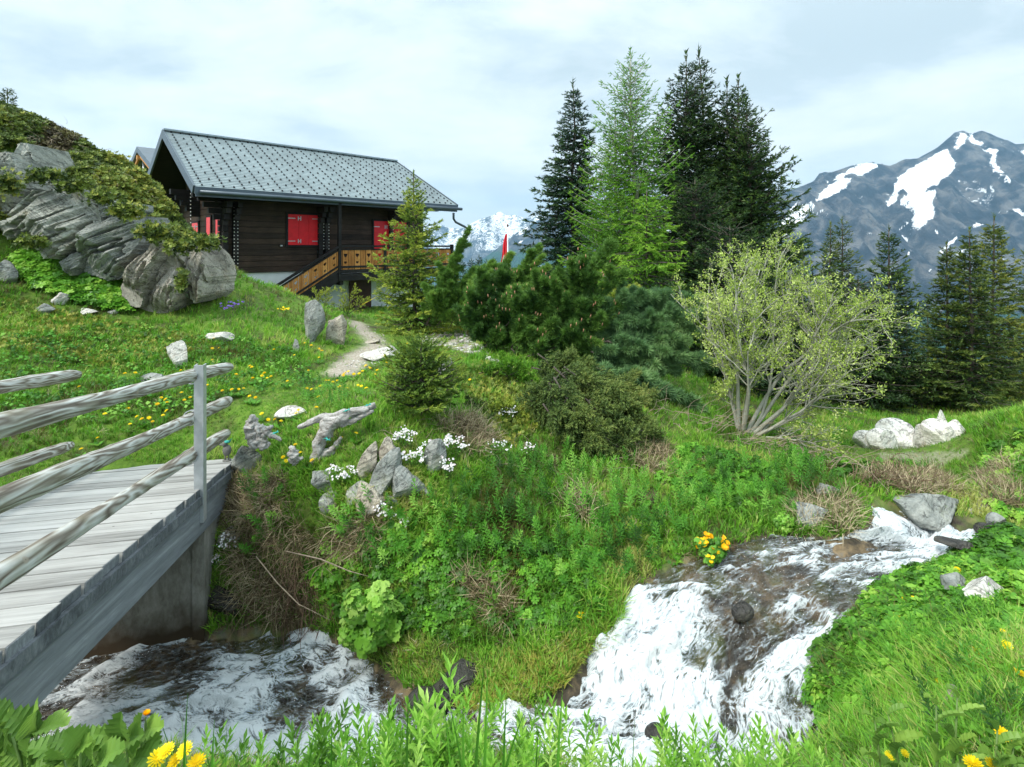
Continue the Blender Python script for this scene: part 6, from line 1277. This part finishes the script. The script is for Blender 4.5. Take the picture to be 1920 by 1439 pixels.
cover('ground_cover', 1500, 5, 12, 136, [[(900,680),(1000,720),(1020,800),(960,850),(880,780),(860,720)],[(0,560),(300,620),(420,640),(240,700),(0,660)]], [(v * [1, 1, 1], f) for v, f in sprig], .06, 'shrub', tsh=.25, lift=.04)
cover('moss', 2600, 3.3, 4.4, 137, [[(680,1180),(800,1290),(880,1340),(1040,1300),(1160,1200),(1140,1140),(1040,1220),(880,1230),(760,1200)]], GT, .07, 'shrub', tsh=.35, wat=-.05)

# ---------------------------------------------------------------- flowers and single plants
def disc_flower(nr, r, petals, seed, up=.25, w=.5):
    rg = np.random.default_rng(seed); V = []; Fc = []
    for ring in range(nr):
        rr = r * (1 - .28 * ring)
        for i in range(petals):
            a = (i + ring * .5) * 6.2832 / petals; d = np.array([math.cos(a), math.sin(a), up + .35 * ring]); s = np.array([-math.sin(a), math.cos(a), 0]) * rr * w * 3.1416 / petals * 1.2; k = len(V); o = np.array([0, 0, .1 * r * ring])
            V += [o, o + d * rr * .8 - s, o + d * rr, o + d * rr * .8 + s]; Fc.append([k, k + 1, k + 2, k + 3])
    return np.array(V), [np.array(Fc)]
DF = disc_flower(3, 1, 14, 1)
M['yellow'] = leafmat('yellow_petal', [(.75,.48,.0), (.88,.64,.0), (.95,.76,.02)], .2, .6); M['stem'] = plain('flower_stem', (.12, .2, .05), .6)
M['orange'] = leafmat('orange_petal', [(.8,.33,.0), (.9,.5,.0), (.95,.62,.02)], .2, .5); M['white'] = leafmat('white_petal', [(.72,.62,.66), (.85,.83,.84), (.9,.9,.9)], .25, .6); M['violet'] = leafmat('violet_petal', [(.2,.1,.5), (.32,.2,.65)], .2, .6)
def dlion(head, Y=None, R=.02, label='', group=''):
    px, py = head
    if Y is None:
        g = hit(px, py + 16)
        for _ in range(2): g = hit(px, py + F * .1 / g[1])
        Y = g[1]
    else: g = P(px, py, Y); g[2] = height(g[0], Y)[0]
    hz_ = (HY - py) / F * Y; hz_ = min(max(hz_, g[2] + .03), g[2] + .34); t = thing('dandelion', label, 'dandelion', g, group)
    H = np.array([(px - CX) / F * Y, Y, hz_]); c = H + rdir(1)[0] * .01; b = B()
    b.tube([g, (g + H) / 2 + [.008, 0, 0], H], [.0028, .0025, .003], 5); b.build('stem', M['stem'], t)
    b = B(); nv = np.array([[RNG.normal(0, .25), -.25 + RNG.normal(0, .2), 1]]); b.inst(DF, H[None], zframes(nv, RNG, R * RNG.uniform(.85, 1.15)), RNG.uniform(.2, .9)); b.build('flower_head', M['yellow'], t, False)
    b = B(); k = 5; a = RNG.uniform(0, 6.28) + np.arange(k) * 1.26; dd = np.stack([np.cos(a), np.sin(a), np.full(k, .55)], 1); b.inst(leaf2, np.repeat(g[None], k, 0), frames(dd, None, RNG.uniform(.07, .12, k)), RNG.uniform(.3, .8, k)); b.build('leaves', M['stemleaf'], t, False)
z3 = [(636,220),(688,217),(403,287),(621,309),(920,204),(890,152),(1080,151),(1115,90),(1080,92),(1273,182),(1280,190),(1287,243),(1202,224),(1132,307),(1180,302),(1215,300),(1240,296),(1333,232),(1345,218),(1360,243),(1270,337),(1300,342),(1395,97),(924,318),(968,342),(938,355),(821,343),(843,352),(850,368),(801,376),(848,410),(650,398),(697,440),(722,452),(758,446),(778,465),(662,478),(497,548),(414,605),(534,426),(430,350),(256,387),(1054,280),(830,433)]
z1 = [(58,459),(70,466),(75,530),(130,517),(143,500),(182,521),(278,548),(200,362),(318,396),(380,325),(418,338),(463,358),(480,370),(463,410),(400,487),(392,590),(420,596),(472,577),(450,592),(503,545),(520,546),(545,553),(570,545),(583,580),(610,505),(605,515),(620,497),(636,492),(668,507),(700,505),(718,490),(735,460),(740,455),(765,473),(757,468),(793,509),(805,485),(740,590),(712,578),(692,572),(625,590),(850,397),(860,440),(980,328),(56,636),(92,645),(458,641),(448,703),(128,740),(343,718),(330,738),(165,775),(205,773),(240,783),(130,862),(125,875),(594,882),(680,855),(545,790),(325,922),(353,970),(253,994),(270,1017),(423,1014),(1348,540),(1235,1428)]
z6 = [(1534,450),(1316,597),(1270,600),(1237,695),(1237,720),(1420,742),(1770,770),(1784,832),(1533,835),(1632,855),(1450,1016),(1662,1030),(1846,968),(1450,898),(1760,1275),(432,1408)]
heads = [(a / 2.715, 620 + c / 2.715) for a, c in z3] + [(450 + a / 3.128, 540 + c / 3.128) for a, c in z1] + [(1220 + a / 2.67, 900 + c / 2.67) for a, c in z6] + [(402, 634)]
LMK = [(325,665,'the tilted white stone'),(402,632,'the flat pale meadow stone'),(376,700,'the top of the steel post'),(376,860,'the foot of the steel post'),(430,693,'the end of the top rail'),(430,755,'the end of the middle rail'),
 (582,602,'the left path boulder'),(554,652,'the small upright grey stone'),(715,668,'the pale slab on the path'),(740,720,'the left foot of the little spruce'),(640,720,'the bend of the trodden path'),(540,782,'the flat tan stone'),(485,800,'the driftwood stump'),(650,790,'the long driftwood'),
 (680,872,'the top stone of the pile'),(200,740,'the middle of the top rail'),(165,708,'the short left rail end'),(280,720,'the low grey stone behind the rail'),(838,693,'the rounded grey stone'),(500,700,'the lush weeds right of the rails'),(1800,1115,'the upper grey stone on the near bank'),(1868,1138,'the lichen spotted bank stone'),(1692,1190,'the small grey bank stone'),(1812,1335,'the tan stone in the grass'),(1240,1390,'the dark rock in the bottom foam'),(845,1000,'the middle of the green bank')]
lk = {}
for h_ in heads:
    dd_ = [math.hypot(h_[0] - l[0], h_[1] - l[1]) for l in LMK]; i_ = int(np.argmin(dd_)); l = LMK[i_]; dx_, dy_ = h_[0] - l[0], h_[1] - l[1]
    sd_ = ('right of' if dx_ > 0 else 'left of') if abs(dx_) > abs(dy_) * .8 else ('above' if dy_ < 0 else 'below'); lk.setdefault((i_, sd_), []).append((dd_[i_], h_))
ORD = ['nearest', 'second nearest', 'third nearest', 'fourth nearest', 'fifth nearest', 'sixth nearest', 'seventh nearest', 'eighth nearest', 'ninth nearest'] + ['farthest'] * 9
for (i_, sd_), v_ in lk.items():
    for r_, (_, h_) in enumerate(sorted(v_)): dlion(h_, None, .024, 'yellow dandelion %s %s%s' % (sd_, LMK[i_][2], ', ' + ORD[r_] + ' one' if len(v_) > 1 else ''), 'dandelions in the meadow and on the banks')
for a, c, lb in [(312,1410,'topmost yellow flower of the bunch at the bottom left'),(347,1408,'right upper yellow flower of the bunch at the bottom left'),(330,1428,'largest yellow flower in the middle of the bunch at the bottom left'),(368,1432,'rightmost yellow flower of the bunch at the bottom left'),(294,1424,'leftmost yellow flower of the bunch at the bottom left')]:
    dlion((a, c), 1.75, .027, lb, 'yellow flowers at the bottom left')
for a, c, lb in [(1668,1418,'left small yellow dandelion near the bottom edge right of the stream'),(1697,1414,'right small yellow dandelion near the bottom edge right of the stream'),(1825,1434,'large dandelion cut by the bottom edge under the dock leaves'),(1862,1438,'large dandelion at the bottom right edge beside the dock leaves')]:
    dlion((a, c), 1.75 if a > 1800 else 2.0, .03 if a > 1800 else .016, lb, 'dandelions by the dock plants')
def clump(name, label, cat, px, py, wpx, hpx, nst, nfl, fr, mat, fmat, seed, group=None, Y=None, leaves=True, fpart='flowers', petals=4, lr=.05, LT=None, only_top=True):
    g = hit(px, py + hpx / 2) if Y is None else P(px, py + hpx / 2, Y); Y = g[1]; rg = np.random.default_rng(seed); t = thing(name, label, cat, g, group); w, h = wpx * Y / F / 2, hpx * Y / F
    a = rg.uniform(0, 6.28, nst); r = np.sqrt(rg.random(nst)); H = g + np.stack([w * r * np.cos(a), w * .6 * r * np.sin(a), h * rg.uniform(.45 if only_top else .1, 1, nst) * (1 - .25 * r * r)], 1)
    b = B()
    for i in range(nst): b.tube([g + (H[i] - g) * [.35, .35, 0], (g + H[i]) / 2 + (H[i] - g) * [.25, .25, 0], H[i]], [.0022, .002, .0012], 3, cap=False)
    b.build('stems', M['stem'], t)
    if leaves:
        m = nst * 6; i = rg.integers(0, nst, m); lp = g + (H[i] - g) * [1, 1, 1] * rg.uniform(.3, 1.02, (m, 1)); b = B(); T = LT or [leaf2]
        for k in range(len(T)): s_ = slice(k, None, len(T)); b.inst(T[k], lp[s_], (frames(rdir(len(lp[s_]), rg) * [1, 1, .6] + UP * .3, None, lr * rg.uniform(.6, 1.3, len(lp[s_]))) if LT is None else zframes(rdir(len(lp[s_]), rg) * .5 + UP * .8 + [0, -.5, 0], rg, lr * rg.uniform(.7, 1.3, len(lp[s_])))), rg.uniform(.1, .9, len(lp[s_])))
        b.build('foliage', M[mat], t, False)
    if nfl:
        fl_ = disc_flower(1, 1, petals, 2, .2, .9); i = rg.integers(0, nst, nfl); fp = H[i] + rg.normal(0, max(fr * .9, .017 if petals == 4 else 0), (nfl, 3)) * [1, 1, .6] + [0, -.01, .018]; b = B(); b.inst(fl_, fp, zframes(rdir(nfl, rg) * .6 + UP * .7 + [0, -.6, 0], rg, fr * rg.uniform(.7, 1.2, nfl)), rg.uniform(.1, 1, nfl)); b.build(fpart, M[fmat], t, False)
    return t
WF = 'clumps of small white flowers on the bank'
for k, (x, y, w, h, n, lb) in enumerate([(760,822,42,40,34,'above the stone pile, left one of the three upper clumps'),(778,862,44,40,30,'just right of the pale cracked block'),(812,842,26,26,16,'small one above the tilted dark stone'),(852,840,52,40,40,'right of the tilted dark stone, densest'),(838,880,28,44,22,'trailing down right beside the tilted dark stone'),
   (642,892,54,32,36,'left of the stone pile over a hollow'),(722,972,34,36,20,'low clump under the broad grey slab'),(952,776,34,30,16,'highest one near the juniper'),(756,985,20,22,8,'tiny low clump right of the low one'),(430,1030,40,44,28,'beside the concrete abutment under the bridge end'),(405,1064,14,32,10,'narrow one against the abutment edge'),(936,840,40,36,10,'sparse one left of the cut stump'),(990,848,22,34,8,'sparse one beside the juniper edge')]):
    clump('white_flower_clump', 'white flowering clump ' + lb, 'flowers', x, y, w, h, 20, int(n * 3.2), .0088, 'stemleaf', 'white', 500 + k, WF, lr=.03)
clump('marsh_marigold', 'round clump of orange yellow marsh marigolds on the far edge of the stream', 'flowers', 1336, 1033, 66, 60, 26, 110, .017, 'stemleaf', 'orange', 521, Y=4.5, lr=.05, petals=5, LT=RC)
clump('leafy_clump', 'bright yellow green lobed leaf clump hanging on the bank above the left pool', 'plant', 695, 1150, 118, 118, 40, 0, .01, 'frontleaf', 'white', 522, Y=4.25, lr=.10, LT=RC, only_top=False)
clump('leafy_clump', 'small pale green broad leaf clump at the far stream edge right of the marigolds', 'plant', 1466, 982, 42, 40, 12, 0, .01, 'frontleaf', 'white', 523, Y=4.75, lr=.09, LT=OV, only_top=False)
clump('leafy_clump', 'two toned broad leaf clump above the marigolds on the far bank', 'plant', 1265, 1045, 60, 50, 16, 0, .01, 'stemleaf', 'white', 524, Y=4.6, lr=.1, LT=OV, only_top=False)
for k, (x, y, w, h, lb) in enumerate([(432,578,64,26,'violet flowers among grass on the crest left of the path boulders'),(398,540,24,14,'small violet flower patch high on the crest beside the outcrop')]): clump('violet_flowers', lb, 'flowers', x, y, w, h, 14, 34, .018, 'stemleaf', 'violet', 540 + k, 'violet flower patches', lr=.03)
for k, (x, y, w, h, lb) in enumerate([(428,512,20,12,'small yellow flower clump on the crest in front of the chalet wall'),(536,582,26,8,'yellow flower clump on the grassy crest left of the path boulders'),(1090,1160,18,14,'tiny yellow flower clump low on the grassy tip above the stream')]): clump('yellow_flower_clump', lb, 'flowers', x, y, w, h, 8, 16, .02 if k < 2 else .012, 'stemleaf', 'yellow', 550 + k, 'small yellow flower clumps', lr=.03, petals=6)
for k, (x, y) in enumerate([(1660,1140),(1720,1090),(1690,1160)]): pass
# big leaves in the lower left corner
def serr_leaf(n=7, w=.36, seed=0):
    V = [np.array([0, 0, 0])]; L_ = []; rg = np.random.default_rng(seed)
    mid = [np.array([t, 0, .12 * math.sin(t * 3.1)]) for t in np.linspace(0, 1, n + 1)]; V = list(mid); Fc = []
    for sd_ in (-1, 1):
        edge = []
        for i in range(n):
            t = (i + .5) / n; ww = w * math.sin(math.pi * (t * .85 + .1)) ** .8
            edge += [np.array([t - .02, sd_ * ww * .82, .06 + .12 * math.sin(t * 3.1) + .05]), np.array([t + .09, sd_ * ww * 1.02, .04 + .12 * math.sin(t * 3.1) + .05])]
        k = len(V); V += edge
        for i in range(n):
            a, b_ = i, i + 1; e0, e1 = k + 2 * i, k + 2 * i + 1
            Fc += [[a, e0, e1], [a, e1, b_]] if sd_ > 0 else [[a, e1, e0], [a, b_, e1]]
            if i < n - 1: Fc += [[b_, e1, e1 + 1]] if sd_ > 0 else [[b_, e1 + 1, e1]]
    return np.array(V), [np.array(Fc)]
SL = [serr_leaf(7, .36, s) for s in range(2)]
def bigplant(label, px, py, Y, lv, seed, group):
    rg = np.random.default_rng(seed); g = P(px, py, Y); g[2] = height(g[0], Y)[0]; t = thing('hogweed_plant', label, 'plant', g, group); st = B(); lb_ = B()
    for (lx, ly, sz, an) in lv:
        q = P(lx, ly, Y + rg.uniform(-.08, .08)); st.tube([g, (g + q) / 2 + [0, 0, .04], q], [.006, .005, .003], 6)
        for da in (-.95, 0, .95):
            a = an + da; d = np.array([math.cos(a), rg.uniform(-.5, -.1), math.sin(a) * .75 + .1]); lb_.inst(SL[0], q[None], frames(d[None], np.array([rg.uniform(-.5, .5)]), sz * Y / F * (1 if da == 0 else .8), up=(0, -.5, .9)), rg.uniform(.2, .8))
    st.build('stems', M['stem'], t); lb_.build('leaves', M['bigleaf'], t, False)
M['bigleaf'] = leafmat('big_leaf', [(.08,.16,.03), (.15,.28,.05), (.25,.4,.07)], .35, .4, nsc=6)
BG = 'large leaved plants in the lower left corner'
bigplant('large toothed leaf plant in the very bottom left corner', 60, 1439, 1.8, [(70,1372,85,1.2),(30,1402,80,2.4),(105,1408,70,.3),(15,1360,60,2.0),(60,1430,70,1.4)], 1, BG)
bigplant('large toothed leaf plant rising left of the yellow flower bunch', 240, 1439, 1.85, [(238,1385,72,1.5),(270,1372,60,.5),(205,1405,66,2.4),(250,1425,70,.2),(180,1425,66,1.8)], 2, BG)
bigplant('large toothed leaf plant between the two other large leaved ones', 150, 1439, 1.75, [(150,1400,66,1.6),(120,1425,66,2.6),(185,1430,66,.6)], 3, BG)
b = B(); g = P(275, 1380, 1.85); gg = g.copy(); gg[2] = height(g[0], 1.85)[0]; t = thing('orange_flower', 'single closing orange flower standing above the large leaves at bottom left', 'flower', gg); b.tube([gg, (g + gg) / 2, P(273, 1345, 1.85)], [.004, .003, .003], 5); b.build('stem', M['stem'], t)
b = B(); b.inst(disc_flower(3, 1, 9, 2, 1.2, .9), P(274, 1342, 1.85)[None], zframes(np.array([[.2, -.1, 1.]]), RNG, .012), .4); b.build('flower_head', M['orange'], t, False)
# dock plants lower right
def dock(label, stalks, Y, seed):
    rg = np.random.default_rng(seed); g = P(stalks[0][0], 1500, Y); g[2] = height(g[0], Y)[0]; t = thing('dock_plant', label, 'plant', g, 'dock plants in the lower right corner'); st = B(); lf = B()
    for (x0, x1, y1) in stalks:
        a = P(x0, 1439, Y); a[2] = height(a[0], Y)[0]; c = P(x1, y1, Y); st.tube([a, (a + c) / 2 + [.01, 0, 0], c], [.005, .004, .0025], 6); m = 6; s = np.linspace(.1, .98, m)
        d = np.stack([np.cos(np.arange(m) * 2.4 + x0), -.4 * np.ones(m), .45 + .3 * s], 1); lf.inst((serr_leaf(6, .17)[0], serr_leaf(6, .17)[1]), a + (c - a) * s[:, None], frames(d, rg.uniform(-.5, .5, m), (.15 * (1.15 - .6 * s))), rg.uniform(.3, 1, m))
    st.build('stems', M['stem'], t); lf.build('leaves', M['bigleaf'], t, False)
dock('tall dock plant with upright spear leaves at the lower right', [(1775,1795,1305),(1750,1755,1320),(1790,1800,1400)], 1.8, 1)
dock('low dock plant with long leaves at the bottom right corner', [(1850,1870,1370),(1880,1900,1400)], 1.75, 2)
dock('small dock plant with reddish stalks left of the tall dock plant', [(1650,1640,1350),(1690,1665,1340)], 1.95, 3)
# long grass blades close to the camera
b = B(); rg = np.random.default_rng(44); 
for (x0, x1, y1) in [(880,910,1225),(905,915,1240),(860,830,1300),(895,845,1330),(940,950,1290),(920,985,1330),(1040,1055,1290),(1000,1010,1350),(870,868,1318),(340,352,1300),(360,340,1345),(390,402,1350),(420,425,1360),(620,622,1340),(640,655,1350),(760,765,1310),(970,1120,1420),(1180,1190,1350),(350,300,1350),(560,590,1370),(700,690,1360),(1330,1345,1370),(1420,1400,1390)]:
    Y = rg.uniform(1.55, 1.85); a = P(x0, 1439, Y); a[2] = height(a[0], Y)[0]; c = P(x1, y1, Y); m = 7; s = np.linspace(0, 1, m)[:, None]; pts = a + (c - a) * s + (c - a) * [.5, 0, 0] * (s * s - s); w = .0055 * (1 - s ** 3) + .0003; sd_ = np.array([math.cos(x0), .5 * math.sin(x0), 0]); V_ = np.concatenate([pts - sd_ * w, pts + sd_ * w, pts + [0, .002, 0]]); i = np.arange(m - 1)
    b.add(V_, [np.stack([i, i + 2 * m, i + 2 * m + 1, i + 1], 1), np.stack([i + 2 * m, i + m, i + m + 1, i + 2 * m + 1], 1)], rg.uniform(.2, .6))
tag(b.build('long_grass', M['stemleaf']), kind='stuff')
b = B(); b.tube([P(672, 575, 16.3), P(690, 566, 16.4), P(704, 558, 16.5)], .008, 5); tag(b.build('rope', plain('yellow_rope', (.7, .55, .03), .6)), 'thin yellow rope strung in front of the basement door', 'rope')
